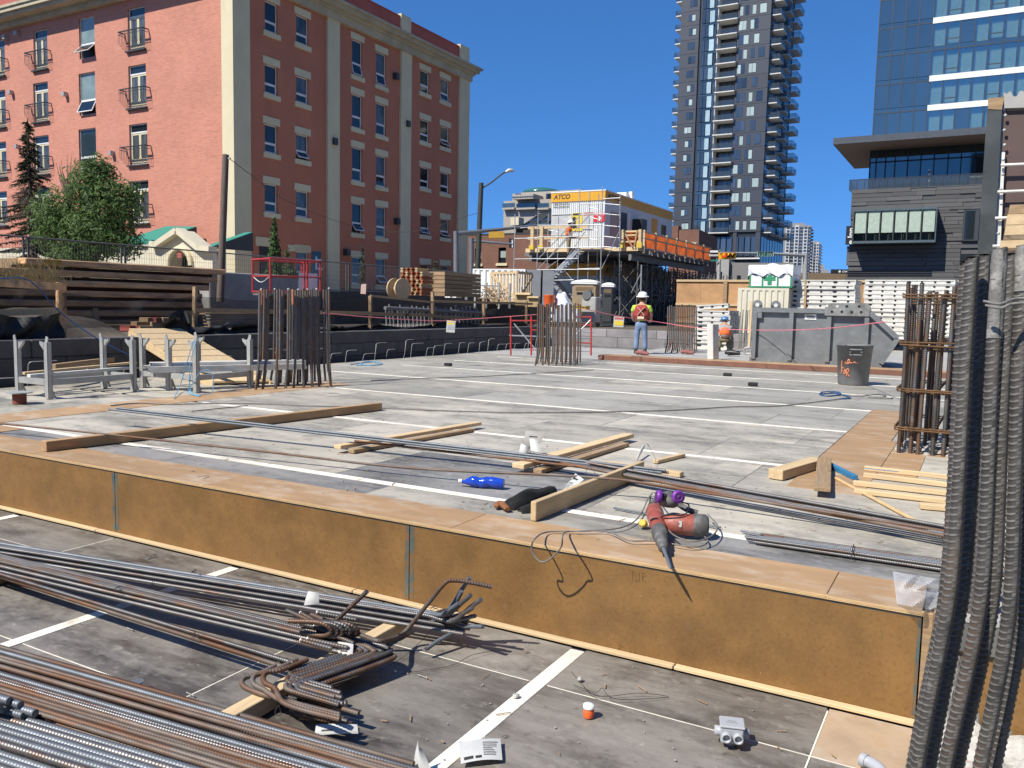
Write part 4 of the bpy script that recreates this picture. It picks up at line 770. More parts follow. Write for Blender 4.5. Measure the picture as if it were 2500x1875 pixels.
# ================================================================ SKIP, BIN AND WHITE POST
sk = VPl(Pz(1832, 882, .735), Pz(2150, 897, .735)); skM = sk.M()
skt = th('skip', 'dark grey steel skip with a sloping nose and lifting lugs', 'skip', M=skM)
uv = lambda x, y: sk.uv(x, y)
def sp(pts, y0, dy): return MB().prism([(u, y0, z) for u, z in pts], (0, dy, 0))
u0 = uv(1836, 880)[0]; u1 = uv(2150, 896)[0]; un, zn = uv(2192, 826); ut, ztr = uv(2122, 764); zt = uv(1900, 757)[1]
put('shell', sp([(0, .06), (u1, .06), (un-.02, zn-.05), (ut, zt), (0, zt)], .05, 1.75), M_['skip'], skt)
put('bottom_rail', sp([(-.03, 0), (u1+.03, 0), (u1, .11), (-.03, .11)], -.03, .12), M_['skip'], skt)
put('top_rail', sp([(.0, zt-.06), (ut+.03, zt-.06), (ut+.03, zt+.06), (.0, zt+.06)], -.06, .14), M_['skip'], skt)
put('nose_rail', MB().bar((ut, 0, zt), (un, 0, zn), .16, .12), M_['skip'], skt); put('nose_rail', MB().bar((un, 0, zn), (u1, 0, .1), .16, .12), M_['skip'], skt)
for x in (1841, 1930, 2022, 2114): u = uv(x, 830)[0]; put('rib', MB().box(u-.055, u+.055, -.07, .06, .08, zt-.05), M_['skip'], skt)
for x, dy_ in ((1849, 0), (1881, .9)):
    u = uv(x, 760)[0]; mb = MB(); mb.lathe([(.13, -.02), (.13, .02)], (u, -.03+dy_, zt+.13), 16, Matrix.Rotation(rad(90), 4, 'X')); mb.box(u-.13, u+.13, -.05+dy_, -.01+dy_, zt-.22, zt+.13); lg = put('lifting_lug', mb, M_['skip'], skt)
    put('hole', MB().lathe([(.055, -.023), (.055, .023)], (u, -.03+dy_, zt+.13), 12, Matrix.Rotation(rad(90), 4, 'X')), M_['white_form'], lg)
ua, za = uv(2014, 770); ub, zb = uv(2124, 742); pl = put('drilled_plate', MB().prism([(ua+.0, -.10, za-.0), (ub, -.10, za), (ub+.03, -.1, zb-.05), (ub-.1, -.1, zb+.02), (ua+.08, -.1, zb), (ua, -.1, zb-.1)], (0, .03, 0)), mat('worn steel plate', (.25, .25, .24), .55, .35, var=.3, sc=5, layers=[((.12, .1, .08), 6, (1, 1, 1), .5, .7, .6)]), skt)
for i, (x, y) in enumerate([(2020, 747), (2045, 748), (2068, 748), (2098, 748), (2032, 761), (2056, 761), (2080, 762), (2103, 762)]):
    u, z = uv(x, y); put('hole', MB().lathe([(.035, 0), (.035, .006)], (u, -.1005, z), 10, Matrix.Rotation(rad(90), 4, 'X')), M_['white_form'] if i < 2 else M_['black'], pl)
u, z = uv(1964, 780); put('maker_plate', MB().box(u, u+.29, .035, .0495, z, z+.15), M_['white'], skt)
put('print', MB().box(u+.03, u+.25, .033, .0345, z+.07, z+.095).box(u+.06, u+.26, .033, .0345, z+.03, z+.045).box(u+.02, u+.2, .033, .0345, z+.115, z+.13), M_['ink'], skt)
put('shackle', MB().tube(catmull([(-.02, -.05, .38), (-.14, -.06, .36), (-.17, -.06, .28), (-.12, -.06, .2), (-.02, -.05, .2)], 4), .025, 7), M_['galv'], skt)
# bin
bp_ = Pz(2064, 939, .6); D = depth(bp_); kx = D/FPX
bn = th('rubbish_bin', 'round dark grey plastic bin with orange spray paint letters', 'bin', bp_+V((.12, .2, 0)))
rb0, rt0, hb = 35*kx, 42*kx, 98*kx
put('body', MB().lathe([(rb0*.96, 0), (rb0, .03), (rt0*.955, hb*.8), (rt0*.96, hb*.80), (rt0, hb*.97), (rt0*1.04, hb*.97), (rt0*1.04, hb), (rt0*.93, hb), (rb0*.9, .05)], n=36), M_['bin'], bn)
fa = math.atan2(-bn.location.y, -bn.location.x)          # towards the viewer
def onb(a, z, e=.004): r = rb0+(rt0*.955-rb0)*min(z/(hb*.8), 1)+e; return V((r*math.cos(fa+a), r*math.sin(fa+a), z))
hd = MB()
for a0, a1, z0, z1 in ((-.24, .36, .86, .91), (-.24, .36, .73, .78), (-.24, -.16, .78, .86), (.28, .36, .78, .86)): hd.grid(lambda u, v: V(((rt0*1.0+.05*math.sin(math.pi*v)+.01)*math.cos(fa+a0+(a1-a0)*u), (rt0*1.0+.05*math.sin(math.pi*v)+.01)*math.sin(fa+a0+(a1-a0)*u), hb*(z0+(z1-z0)*v))), 6, 4)
put('handle', hd, M_['bin'], bn)
for st in ([(-.75, .60), (-.78, .50), (-.76, .42), (-.62, .42)], [(-.5, .58), (-.52, .52)], [(-.42, .52), (-.35, .62), (-.27, .62), (-.3, .54), (-.4, .54), (-.2, .56), (-.1, .55)], [(-.05, .56), (.05, .58), (.12, .55), (.2, .57)], [(-.78, .27), (-.77, .40), (-.66, .41)], [(-.77, .34), (-.68, .34)], [(-.6, .30), (-.55, .38), (-.48, .33), (-.55, .27), (-.6, .30)], [(-.42, .22), (-.40, .39), (-.28, .38), (-.3, .32), (-.4, .31), (-.24, .22)]):
    put('spray_mark', MB().tube(catmull([onb(a, z*hb) for a, z in st], 5), .016, 6), M_['spray'], bn)
# white post
wp = Pz(1741, 877, .735); wt = th('form_post', 'white scuffed form piece standing upright beside the skip', 'formwork', wp)
M = Matrix.Rotation(rad(-3), 4, 'Y') @ Matrix.Rotation(rad(-20), 4, 'Z')
put('body', MB().cbox(0, .98, -.14, .14, -.10, .10, .01, M @ Matrix.Rotation(rad(-90), 4, 'Y')), M_['white_form'], wt); put('recess', MB().box(-.105, -.1005, -.05, .06, .5, .85, M), M_['black'], wt)
# ================================================================ STEEL RACKS
def rack(label, x0, x1, y0, y1, extra=()):
    t = th('steel_rack', label, 'stillage', (x0, y0, .6), group='galvanised racks on the deck'); w, dp, h = x1-x0, y1-y0, .84
    for i, (x, y) in enumerate([(0, 0), (w, 0), (0, dp), (w, dp)]+list(extra)):
        mb = MB(); mb.box(x-.045, x+.045, y-.035, y-.03, 0, h).box(x-.045, x-.04, y-.035, y+.035, 0, h).box(x+.04, x+.045, y-.035, y+.035, 0, h).box(x-.045, x+.045, y+.03, y+.035, 0, h); ps = put('post', mb, M_['galv'], t)
        sx = 1 if i % 2 == 0 else -1
        put('hook', MB().prism([(x+sx*.045, y-.02, h-.14), (x+sx*.16, y-.02, h-.035), (x+sx*.17, y-.02, h+.01), (x+sx*.14, y-.02, h-.01), (x+sx*.05, y-.02, h-.02)], (0, .04, 0)).prism([(x-sx*.05, y-.03, h), (x-sx*.06, y-.03, h+.07), (x-sx*.01, y-.03, h+.09), (x+sx*.02, y-.03, h)], (0, .012, 0)), M_['galv'], ps)
        put('brace', MB().bar((x+sx*.02, y+.1, .02), (x+sx*.02, y+.03, .2), .03, .02), M_['galv'], ps)
    for y in (0, dp): put('rail', MB().box(.046, w-.046, y-.03, y+.03, .2, .29), M_['galv'], t)
    for x in (0, w): put('rail', MB().box(x-.03, x+.03, .036, dp-.036, .2, .29), M_['galv'], t)
    return t
rack('galvanised steel rack holding a few planks, nearest the pit wall corner', -12.76, -12.0, 7.40, 8.82)
rack('galvanised steel rack loaded with white profiles and blue rope', -12.4, -11.08, 9.30, 10.45, [(.66, 0)])
for a, c, l, w, h, m in (((55, 915), (330, 888), 'pale plank lying inside the empty rack', .09, .04, 'lumber'), ((130, 902), (315, 878), 'second thicker plank inside the empty rack', .09, .09, 'lumber_old')):
    lumber('plank', l, 'plank', Pz(*a, .9), Pz(*c, .9), w, h, m, 'planks in the rack')
lumber('white_profile', 'off white profile lying along the planks in the empty rack', 'profile', Pz(70, 922, .89), Pz(312, 902, .9), .08, .05, 'white_form', 'white profiles in the racks')
for i in range(11):
    r_, k = divmod(i, 4); z = .9+.052*r_; dx = rnd(-.06, .06)
    o = th('white_profile', 'hollow off white profile in the bundle on the loaded rack', 'profile', group='white profiles in the racks', M=Matrix.Translation((-12.1+dx*.5, 9.15+dx, z)) @ Matrix.Rotation(rad(62), 4, 'Z') @ Matrix.Translation((0, -.1*k, 0)))
    mb = MB().box(0, 2.6, -.045, .045, 0, .01).box(0, 2.6, -.045, -.037, .01, .046).box(0, 2.6, .037, .045, .01, .046).box(0, 2.6, -.045, .045, .046, .05); put('channel', mb, M_['white_form'], o); put('end_gap', MB().box(.004, .006, -.036, .036, .011, .045), M_['black'], o)
solo('rope', 'light blue rope tangled over the loaded rack', 'rope', MB().tube(catmull([Pz(425, 972, .61), Pz(440, 940, .7), Pd(452, 900, 13.4), Pd(470, 840, 13.4), Pd(478, 835, 13.4), Pd(466, 880, 13.3), Pd(462, 930, 13.3), Pz(470, 962, .62), Pz(490, 966, .62), Pz(458, 958, .63), Pd(475, 930, 13.3), Pd(490, 908, 13.3), Pd(512, 905, 13.3), Pd(521, 930, 13.3), Pz(516, 958, .65), Pz(480, 964, .62), Pz(462, 950, .63), Pd(468, 905, 13.2)], 7), .0065, 6), M_['blue_l'], Pz(450, 960, .6))
cs = Pz(48, 985, .6); cst = th('cable_reel', 'small rust red tin spool on the deck by the empty rack', 'spool', cs); put('drum', MB().lathe([(.09, 0), (.09, .14), (.085, .15)], n=18), mat('rust red tin', (.2, .05, .03), .6, var=.3, sc=9), cst); put('lid', MB().lathe([(.17, .15), (.17, .165)], n=18), M_['galv'], cst)
# ramp of planks
rp = th('plank_ramp', 'new timber ramp of planks leading down from the pit wall', 'ramp', (-15.0, 11.5, 1.4))
TL, TR, BL, BR = Px(315, 806, -14.75), Px(440, 805, -14.75), Pz(520, 937, .62), Pz(662, 934, .62)
for i in range(9):
    f0, f1 = i/9, (i+.93)/9; a, c, d, e = TL.lerp(BL, f0), TR.lerp(BR, f0), TR.lerp(BR, f1), TL.lerp(BL, f1); part('plank', MB().prism([a, c, d, e], (0, 0, .035)), M_['lumber'], rp)
for s0, s1 in ((TL, BL), (TR, BR)): part('stringer', MB().bar(s0-V((0, 0, .08)), s1-V((0, 0, .05)), .04, .14), M_['lumber'], rp)
# cords, rope and litter lying on the main deck
def cord(label, px, m='rubber', r=.006, z=.607, cat='cable', group='cables lying on the deck', name='cable'): 
    q = [Pz(x, y, z+.004*(i % 2)) for i, (x, y) in enumerate(px)]; return solo(name, label, cat, MB().tube(catmull(q, 8), r, 6), M_[m], q[0], group)
cord('dark blue cable wandering across the middle of the deck', [(270, 990), (340, 984), (420, 987), (520, 985), (650, 986), (760, 991), (880, 993), (980, 998), (1100, 1003), (1240, 1007), (1350, 1007), (1500, 1005), (1650, 1001), (1790, 993), (1900, 991), (2010, 979), (2075, 970)], 'rubber', .009)
cord('loose heap of blue rope in front of the bin', [(2000, 962), (2010, 957), (2045, 957), (2050, 963), (2020, 967), (2003, 963), (2040, 960), (2076, 971), (2050, 974)], 'blue', .012)
cord('thin dark hose lying between the bin and the cage', [(2040, 960), (2090, 967), (2150, 962), (2160, 968), (2120, 970), (2170, 973), (2180, 970)], 'rubber', .009)
cord('light blue rope in a heap near the pit wall', [(855, 890), (890, 885), (920, 883), (932, 889), (900, 892), (880, 887), (905, 882), (925, 890), (870, 892)], 'blue_l', .011)
cord('thin dark wire running behind the standing bars', [(905, 929), (1000, 925), (1150, 920), (1300, 912), (1450, 903)], 'rubber', .008)
for x, y, l in ((1094, 893, 'small black spacer on the far deck'), (1776, 918, 'black block lying between two far strips'), (1838, 942, 'dark scrap on the deck in front of the bin')):
    p = Pz(x, y, .6); solo('spacer', l, 'litter', MB().cbox(-.09, .09, -.06, .06, 0, .07, .01, Matrix.Translation(p)), M_['black'], p, 'dark scraps on the deck')
for x, y, l in ((1568, 866, 'dusty pink tarpaulin roll beside the worker'), (1678, 864, 'red bundle lying by the grey cluster of bars')):
    p = Pz(x, y, .74); solo('bundle', l, 'bundle', MB().tube(catmull([p+V((-.22, 0, .05)), p+V((-.1, .03, .06)), p+V((.1, 0, .05)), p+V((.22, -.03, .04))], 5), [.03, .05, .065, .06, .07, .05, .06, .075, .06, .065, .05, .06, .045, .05, .04, .02], 9), M_['dusty_pink'] if 'dusty_pink' in M_ else M_.setdefault('dusty_pink', mat('dusty pink cloth', (.26, .10, .085), .9, var=.3, sc=14, bump=.3, bsc=40)), p)
p = Pz(1790, 869, .74); solo('drill', 'black power tool lying by the white form piece', 'power tool', MB().tube([p+V((-.25, 0, .1)), p+V((-.05, 0, .1)), p+V((.2, 0, .08))], [.06, .09, .05], 9).bar(p+V((-.05, 0, .08)), p+V((-.1, -.15, .04)), .06), M_['black'], p)
# red tube frame behind the middle cluster
fr = th('tube_frame', 'red painted scaffold frame standing behind the middle cluster of bars', 'scaffold', Pd(1345, 860, 24))
D = 24.0
for x in (1247, 1297, 1443): part('upright', MB().tube([Pd(x, 868, D), Pd(x, 772, D)], .026, 7), M_['red_paint'], fr)
for x0, y0, x1, y1, m in ((1247, 783, 1310, 783, 'red_paint'), (1297, 806, 1310, 806, 'red_paint'), (1400, 774, 1443, 774, 'red_paint'), (1410, 792, 1443, 795, 'red_paint'), (1405, 836, 1443, 838, 'red_paint'), (1297, 853, 1310, 855, 'red_paint'), (1243, 819, 1445, 826, 'scaf'), (1247, 853, 1440, 858, 'scaf'), (1255, 790, 1305, 850, 'scaf'), (1443, 780, 1408, 815, 'scaf'), (1363, 806, 1450, 811, 'scaf')):
    part('rail', MB().tube([Pd(x0, y0, D), Pd(x1, y1, D)], .02, 6), M_[m], fr)
# pink string line with signs
mk = mat('pink string', (.75, .2, .25), .7)
sl_ = [Pd(790, 764, 15), Pd(905, 774, 17), Pd(1055, 783, 20), Pd(1150, 779, 22), Pd(1310, 768, 22.6)]
solo('string_line', 'pink string line from the tall cluster of bars along the dark wall', 'string', MB().tube(catmull(sl_, 4), .009, 5), mk, sl_[0], 'pink string lines')
sl_ = [Pd(1420, 752, 22.4), Pd(1500, 770, 23), Pd(1600, 785, 24.4), Pd(1700, 800, 24), Pd(1800, 805, 23.2), Pd(1920, 806, 21.5), Pd(2030, 801, 18), Pd(2160, 786, 13)]
solo('string_line', 'pink string line sagging past the worker and the grey skip', 'string', MB().tube(catmull(sl_, 4), .010, 5), mk, sl_[0], 'pink string lines')
def hang_sign(label, x0, y0, x1, y1, D, bands):
    t = th('warning_sign', label, 'sign', Pd((x0+x1)/2, y1, D), group='paper signs hung on the string'); P = lambda x, y, e=0: Pd(x, y, D-e)
    part('sheet', MB().prism([P(x0, y0), P(x1, y0+2), P(x1-2, y1+1), P(x0-2, y1)], _fw*.006), M_['paper'], t)
    for a, c, m in bands: part('print', MB().prism([P(x0+2, y0+(y1-y0)*a, .004), P(x1-2, y0+2+(y1-y0)*a, .004), P(x1-3, y0+1+(y1-y0)*c, .004), P(x0+1, y0+(y1-y0)*c, .004)], _fw*.003), m, t)
ye = mat('yellow print', (.75, .55, .05), .7); gi = mat('grey print', (.35, .37, .45), .7)
hang_sign('white sheet with yellow heading hung on the string by the dark wall', 1091, 782, 1112, 811, 20.5, [(.06, .14, ye), (.2, .32, ye), (.42, .47, gi), (.52, .57, gi), (.62, .67, gi), (.72, .77, gi)])
hang_sign('yellow and red notice hung on the string beside the worker', 1499, 772, 1524, 798, 23.4, [(.08, .28, mat('red print', (.5, .12, .1), .7)), (.4, .85, ye)])
# ================================================================ SITE EDGE, LEFT
# lagging timber stack
tsx = -20.0
ts = th('timber_wall', 'tall wall of stacked dark lagging timbers held apart by spacers', 'timber stack', (tsx, 15, 1.27))
y0 = Px(63, 640, tsx).y; y1 = Px(545, 665, tsx).y
ztop = Px(300, 643, tsx).z; zb = 1.27; n = 7
for i in range(n):
    z1 = ztop-(ztop-zb)*i/n; z0 = z1-.155
    yy1 = y1-(.12*i if i < 2 else .35+.1*i)
    M = Matrix(((0, 1, 0, tsx-.34), (1, 0, 0, 0), (0, 0, 1, 0), (0, 0, 0, 1)))
    put('timber', MB().cbox(y0-.02*(i % 3)-6*(i > 0), yy1+rnd(-.1, .1), rnd(-.03, .0), .33+rnd(-.02, .03), z0, z1, .02), M_['timber_dark'], ts, MW[ts.name].inverted() @ M)
    if i < n-1:
        part('gap_shade_spacer', MB().box(tsx-.6, tsx-.30, y0-6*(i > 0), yy1-.15, z0-.16, z0-.004), M_['gap_shade_board'] if 'gap_shade_board' in M_ else M_.setdefault('gap_shade_board', mat('board dark with gap shade', (.10, .05, .035), .95)), ts)  # shadow of the gaps is put into the board colour
part('timber', MB().cbox(tsx-3.2, tsx-.36, y0, y0+.33, ztop-.3, ztop, .02), M_['lumber_old'], ts)
part('prop_board', MB().bar(Px(232, 752, tsx+.05), Px(239, 800, tsx+.12), .14, .04, (1, 0, 0)), M_['lumber_old'], ts)
part('paint_mark', MB().box(tsx, tsx+.006, Px(107, 640, tsx).y, Px(150, 640, tsx).y, ztop-.14, ztop-.01), mat('yellow paint mark', (.42, .24, .02), .7, var=.3, sc=6), ts)
lumber('base_timber', 'single old timber lying along the foot of the lagging wall', 'timber', Px(175, 810, -18.6), Px(330, 808, -18.6), .2, .16, 'lumber_old')
# concrete kerb behind it
pt = Px(600, 665, -21.2); solo('concrete_abutment', 'plain grey concrete block wall beside the lagging timbers', 'wall', MB().cbox(-22.3, -21.0, Px(500, 680, -21.2).y, Px(640, 680, -21.2).y+1.5, 1.2, 2.98, .03), M_['conc'], (pt.x, pt.y, 1.2))
# dry grass
b = MB(); g0 = [Px(x, 685+rnd(-3, 5), -17.2) for x in range(5, 150, 1)]
for i in range(260):
    p = random.choice(g0)+V((rnd(-.25, .25), rnd(-.15, .15), -.05)); h_ = rnd(.2, .62); lean = V((rnd(-.22, .22), rnd(-.22, .22), 0)); w = V((0, .006, 0))
    b.add([p-w, p+w, p+lean*.4+V((0, .004, h_*.7)), p+lean*.4+V((0, -.004, h_*.7)), p+lean+V((0, 0, h_*.95))], [(0, 1, 2, 3), (3, 2, 4)])
struct('dry_grass', b, mat('dry grass', (.48, .36, .16), .8, var=.3, sc=20), 'stuff')
struct('soil_mound', MB().grid(lambda u, v: V((-18.3+2.6*u, Px(0, 700, -17).y-2.2+4.6*v, 1.2+.62*math.sin(math.pi*u)*math.sin(math.pi*min(1, v*1.0))**.5+.08*math.sin(u*17)*math.sin(v*13))), 20, 20, False), M_['dirt'])
# netting fence along the wall top
nf = th('netting_fence', 'black debris netting on rough timber posts along the pit wall', 'fence', (-15.2, 15, 1.3))
NX = -15.15
posts = [(150, 690, 838, .16), (475, 700, 848, .07), (905, 722, 808, .07), (1057, 712, 800, .08), (1182, 730, 790, .09), (1285, 735, 800, .06), (-60, 690, 840, .1)]
for x, ya, yb, w in posts:
    a = Px(x, yb, NX); c = Px(x+rnd(-2, 2), ya, NX); part('post', MB().bar((a.x, a.y, 1.25), c, w, .09, (1, 0, 0)), M_['lumber_old'] if w < .15 else M_['timber_dark'], nf)
def rail(xa, ya, xb, yb, w=.10, m='lumber_old', X=NX+.07, t=.04): 
    a = Px(xa, ya, X); c = Px(xb, yb, X); part('rail', MB().bar(a, c, t, w, Z3), M_[m], nf)
rail(-40, 765, 148, 758, .12, 'lumber'); rail(475, 757, 905, 765); rail(905, 766, 1057, 770); rail(1057, 772, 1190, 780); rail(905, 722, 1057, 738, .06); rail(1057, 735, 1300, 742, .08); rail(-40, 688, 150, 700, .14, 'timber_dark')
def sheet(px, m, X, sag=.12, nu=26, nv=8, name='netting'):
    (xa, ya, yb), (xc, yc, yd) = px; A, B2, C2, D2 = Px(xa, ya, X), Px(xc, yc, X), Px(xc, yd, X), Px(xa, yb, X)
    f = lambda u, v: A.lerp(B2, u).lerp(D2.lerp(C2, u), v)+V((sag*math.sin(u*23+v*4)*.5+sag*math.sin(v*7+u*9)*.4, 0, -sag*1.1*math.sin(math.pi*u)*(1-v)-.05*sag*math.sin(u*40)))
    return part(name, MB().grid(f, nu, nv), M_[m], nf)
sheet(((150, 712, 800), (475, 722, 800)), 'net', NX+.02); sheet(((475, 722, 800), (905, 728, 800)), 'net', NX+.0); sheet(((905, 728, 792), (1057, 738, 792)), 'net', NX+.01); sheet(((1057, 740, 790), (1300, 748, 800)), 'net', NX+.01); sheet(((-60, 695, 765), (140, 705, 770)), 'net', NX+.03, .06)
sheet(((560, 785, 822), (905, 790, 812)), 'sheet', NX+.3, .14, name='plastic_sheet'); sheet(((905, 788, 812), (1060, 790, 803)), 'sheet', NX+.28, .1, name='plastic_sheet'); sheet(((1060, 780, 803), (1290, 788, 800)), 'sheet', NX+.28, .1, name='plastic_sheet'); sheet(((-60, 752, 832), (152, 760, 832)), 'sheet', NX+.5, .12, name='plastic_sheet'); sheet(((400, 760, 825), (560, 785, 820)), 'sheet', NX+.4, .2, name='plastic_sheet')
# things stored behind the netting
for i, (x, w, l) in enumerate(((540, .9, 'grey stack behind the netting by the black tarpaulin'), (700, 1.0, 'old stack behind the netting by the tall bars'),)):
    for k in range(5): 
        a = Px(x-40+rnd(-6, 6), 800-8*k, -17.2); lumber('plank', ('lowest', 'second lowest', 'middle', 'second highest', 'topmost')[k]+' plank of the '+l, 'plank', a, a+V((.1, 2.4, 0)), .25, .04, 'lumber_old', 'planks stored behind the netting')
lad = th('ladder_frames', 'row of grey aluminium frames leaning behind the netting', 'frames', Px(980, 780, -17))
for i in range(26):
    a = Px(945+i*9.4, 779, -16.7); part('frame', MB().bar((a.x, a.y, 1.28), (a.x-.1, a.y+rnd(-.06, .12), 2.05+rnd(-.1, .03)), .05, .035, (1, 0, 0)), M_['galv'], lad)
a = Px(940, 752, -16.75); c = Px(1180, 764, -16.75); part('top_tube', MB().tube([a, c], .06, 8), M_['galv'], lad)
bk = th('brick_pile', 'small pile of red and cream blocks at the head of the ramp', 'block pile', Px(370, 803, -15.7))
for i in range(16):
    r_, k = divmod(i, 6); p = Px(318+k*18+r_*22+rnd(-4, 4), 803-r_*10, -15.5+rnd(-.1, .1)); part('block', MB().cbox(-.12, .12, -.15, .15, -.05, .07, .008, Matrix.Translation(p) @ Matrix.Rotation(rnd(-.4, .4), 4, 'Z')), M_[('lumber_old', 'red_block', 'lumber')[i % 3]] if 'red_block' in M_ else M_.setdefault('red_block', mat('dull red block', (.30, .07, .055), .8, rnd=.2)), bk)
tp = Px(430, 800, -15.6); solo('tarpaulin', 'crumpled black tarpaulin heaped beside the ramp head', 'tarpaulin', MB().grid(lambda u, v: Px(395+95*u, 812-55*math.sin(math.pi*min(u*1.1, 1)*.75+.3)*(1-v), -15.6+.7*v*0+.5*abs(math.sin(u*6))*(.3+v*.4)), 22, 12), M_['sheet'], tp)
p = Px(830, 800, -15); solo('crumpled_paper', 'crumpled white sheet lying on the ledge beside the standing bars', 'paper', MB().grid(lambda u, v: Px(795+45*u, 806-8*v-3*abs(math.sin(u*9)), -15.05+.5*v-1*0), 10, 5, False), M_['paper'], p)
cbl = [Px(0, 680, -14.6), Px(72, 685, -14.6), Px(150, 765, -14.5), Px(235, 825, -14.2), Px(320, 870, -13.9)]; solo('cable', 'thin blue grey cable hanging over the pit wall behind the empty rack', 'cable', MB().tube(catmull(cbl, 5), .012, 6), M_['blue'], cbl[0], 'cables lying on the deck')
# red lift basket
lf = th('lift_basket', 'red tubular work platform of a scissor lift behind the standing bars', 'lift platform', Pd(700, 712, 24)); a0, a1, a2 = Pd(617, 715, 23), Pd(660, 716, 21.8), Pd(782, 716, 24)
b3 = a0+(a2-a1); hz = V((0, 0, .90))
for p in (a0, a1, a2, b3, a1.lerp(a2, .66), a1.lerp(a2, .72)): part('upright', MB().tube([p, p+hz], .028, 7), M_['red_paint'], lf)
for f in (1, .5, .04):
    q = [a0+hz*f, a1+hz*f, a2+hz*f, b3+hz*f, a0+hz*f]; mb = MB()
    for s0, s1 in zip(q, q[1:]): mb.tube([s0, s1], .028 if f == 1 else .022, 7)
    part('rail', mb, M_['red_paint'], lf)
part('floor', MB().prism([a0, a1, a2, b3], (0, 0, -.06)), M_['steel_dark'], lf); s0 = a1.lerp(a2, .5); part('control_box', MB().prism([Pd(729, 666, 23.6), Pd(773, 668, 24.2), Pd(773, 712, 24.2), Pd(729, 712, 23.6)], _fw*.1), M_['white'], lf)
part('chain', MB().tube(catmull([a0+hz*.5, a0.lerp(a1, .5)+hz*.32, a1+hz*.5], 4), .01, 5), M_['white'], lf); part('scissor_stack', MB().box(-.3, .3, -.6, .6, -1.9, -.06, Matrix.Translation((a0+a2)/2)), M_['steel_dark'], lf)
# mesh fence along the street edge
FX = -22.0; wf = th('wire_fence', 'see through wire mesh fence along the street in front of the coral building', 'fence', (FX, 20, 2.5)); zt = 3.62+.02
fy = [Px(x, 640, FX).y for x in (-60, 63, 300, 535, 848, 980, 1062, 1110)]
wm = bpy.data.materials.new('wire mesh'); wm.use_nodes = True
for y in fy: part('post', MB().tube([(FX, y-.05, 2.45), (FX, y-.05, zt+.02)], .03, 7).tube([(FX, y+.08, 2.45), (FX, y+.08, zt)], .03, 7), M_['steel_dark'], wf)
part('rail', MB().tube([(FX, fy[0], zt), (FX, fy[-1], zt)], .022, 6).tube([(FX, fy[0], 2.55), (FX, fy[-1], 2.55)], .018, 6), M_['steel_dark'], wf)
b = MB(); y = fy[0]
while y < fy[-1]: b.box(FX-.0025, FX+.0025, y-.0025, y+.0025, 2.5, zt); y += .085
z = 2.6
while z < zt: b.box(FX-.002, FX+.002, fy[0], fy[-1], z-.0025, z+.0025); z += .17
o = part('mesh_wires', b, M_['steel_dark'], wf); o['kind'] = 'stuff'
# pallet of red beams, drum, white blocks, sign
pb = th('beam_stack', 'stack of red brown timber formwork beams seen from their ends', 'beam stack', Pd(1010, 722, 29))
p0 = Pd(976, 720, 29); dx = V((1, .1, 0)).normalized(); sm = mat('red brown beam', (.36, .13, .06), .75, var=.2, rnd=.2)
for r_ in range(7):
    for k in range(5 if r_ < 6 else 4):
        o = p0+dx*(.19*k+rnd(-.02, .02)+.03*(r_ % 2))+V((0, 0, .135*r_)); M = Matrix.Translation(o)
        part('beam', MB().box(0, .12, 0, .7, 0, .028, M).box(.045, .075, 0, .7, .028, .095, M).box(0, .12, 0, .7, .095, .122, M), sm if (r_+k) % 3 else M_['lumber'], pb)
lp = th('board_stack', 'stack of dark brown boards behind the red beams', 'board stack', Pd(1065, 722, 31))
for i in range(6): p = Pd(1044, 722-10*i, 30.5); part('board', MB().box(0, .75, 0, 2.5, 0, .13, Matrix.Translation(p)), M_['lumber_old'], lp)
dr = th('cable_drum', 'pale wooden cable drum standing by the stack of red beams', 'cable drum', Pd(962, 725, 28.6)); pc = Pd(963, 705, 28.6); R = Matrix.Rotation(rad(90), 4, 'Y') @ Matrix.Rotation(rad(12), 4, 'X')
part('flange', MB().lathe([(.36, 0), (.36, .05)], pc, 22, R), M_['lumber'], dr); part('core', MB().lathe([(.12, .05), (.12, .4)], pc, 16, R), M_['lumber'], dr); part('flange', MB().lathe([(.36, .4), (.36, .45)], pc, 22, R), M_['lumber'], dr)
wb = th('white_block_stack', 'strapped stack of white blocks behind the mesh by the traffic post', 'block stack', Pd(1104, 730, 33))
for k, (x, y, nx, nz) in enumerate(((1086, 727, 2, 7), (1101, 727, 2, 5))):
    p = Pd(x, y, 32.5)
    for i in range(nx):
        for j in range(nz): part('block', MB().cbox(i*.125, i*.125+.12, .05*j % .07, .4, j*.095, j*.095+.09, .006, Matrix.Translation(p)), M_['white'], wb)
p = Pd(888, 718, 29); t = th('site_notice', 'small pink board fixed to the wire mesh', 'sign', p); part('board', MB().prism([Pd(882, 694, 29), Pd(894, 693, 29), Pd(893, 718, 29), Pd(880, 717, 29)], _fw*.02), mat('faded pink board', (.6, .42, .36), .8), t)
p = Pd(1125, 712, 33); t = th('pole_sign', 'black back of a small sign on a short post beside the traffic mast', 'sign', p); part('board', MB().prism([Pd(1132, 686, 34), Pd(1147, 686, 34), Pd(1147, 698, 34), Pd(1132, 698, 34)], _fw*.05), M_['black'], t); part('post', MB().bar(Pd(1138, 732, 34.1), Pd(1138, 698, 34.1), .08, .08), M_['galv'], t)
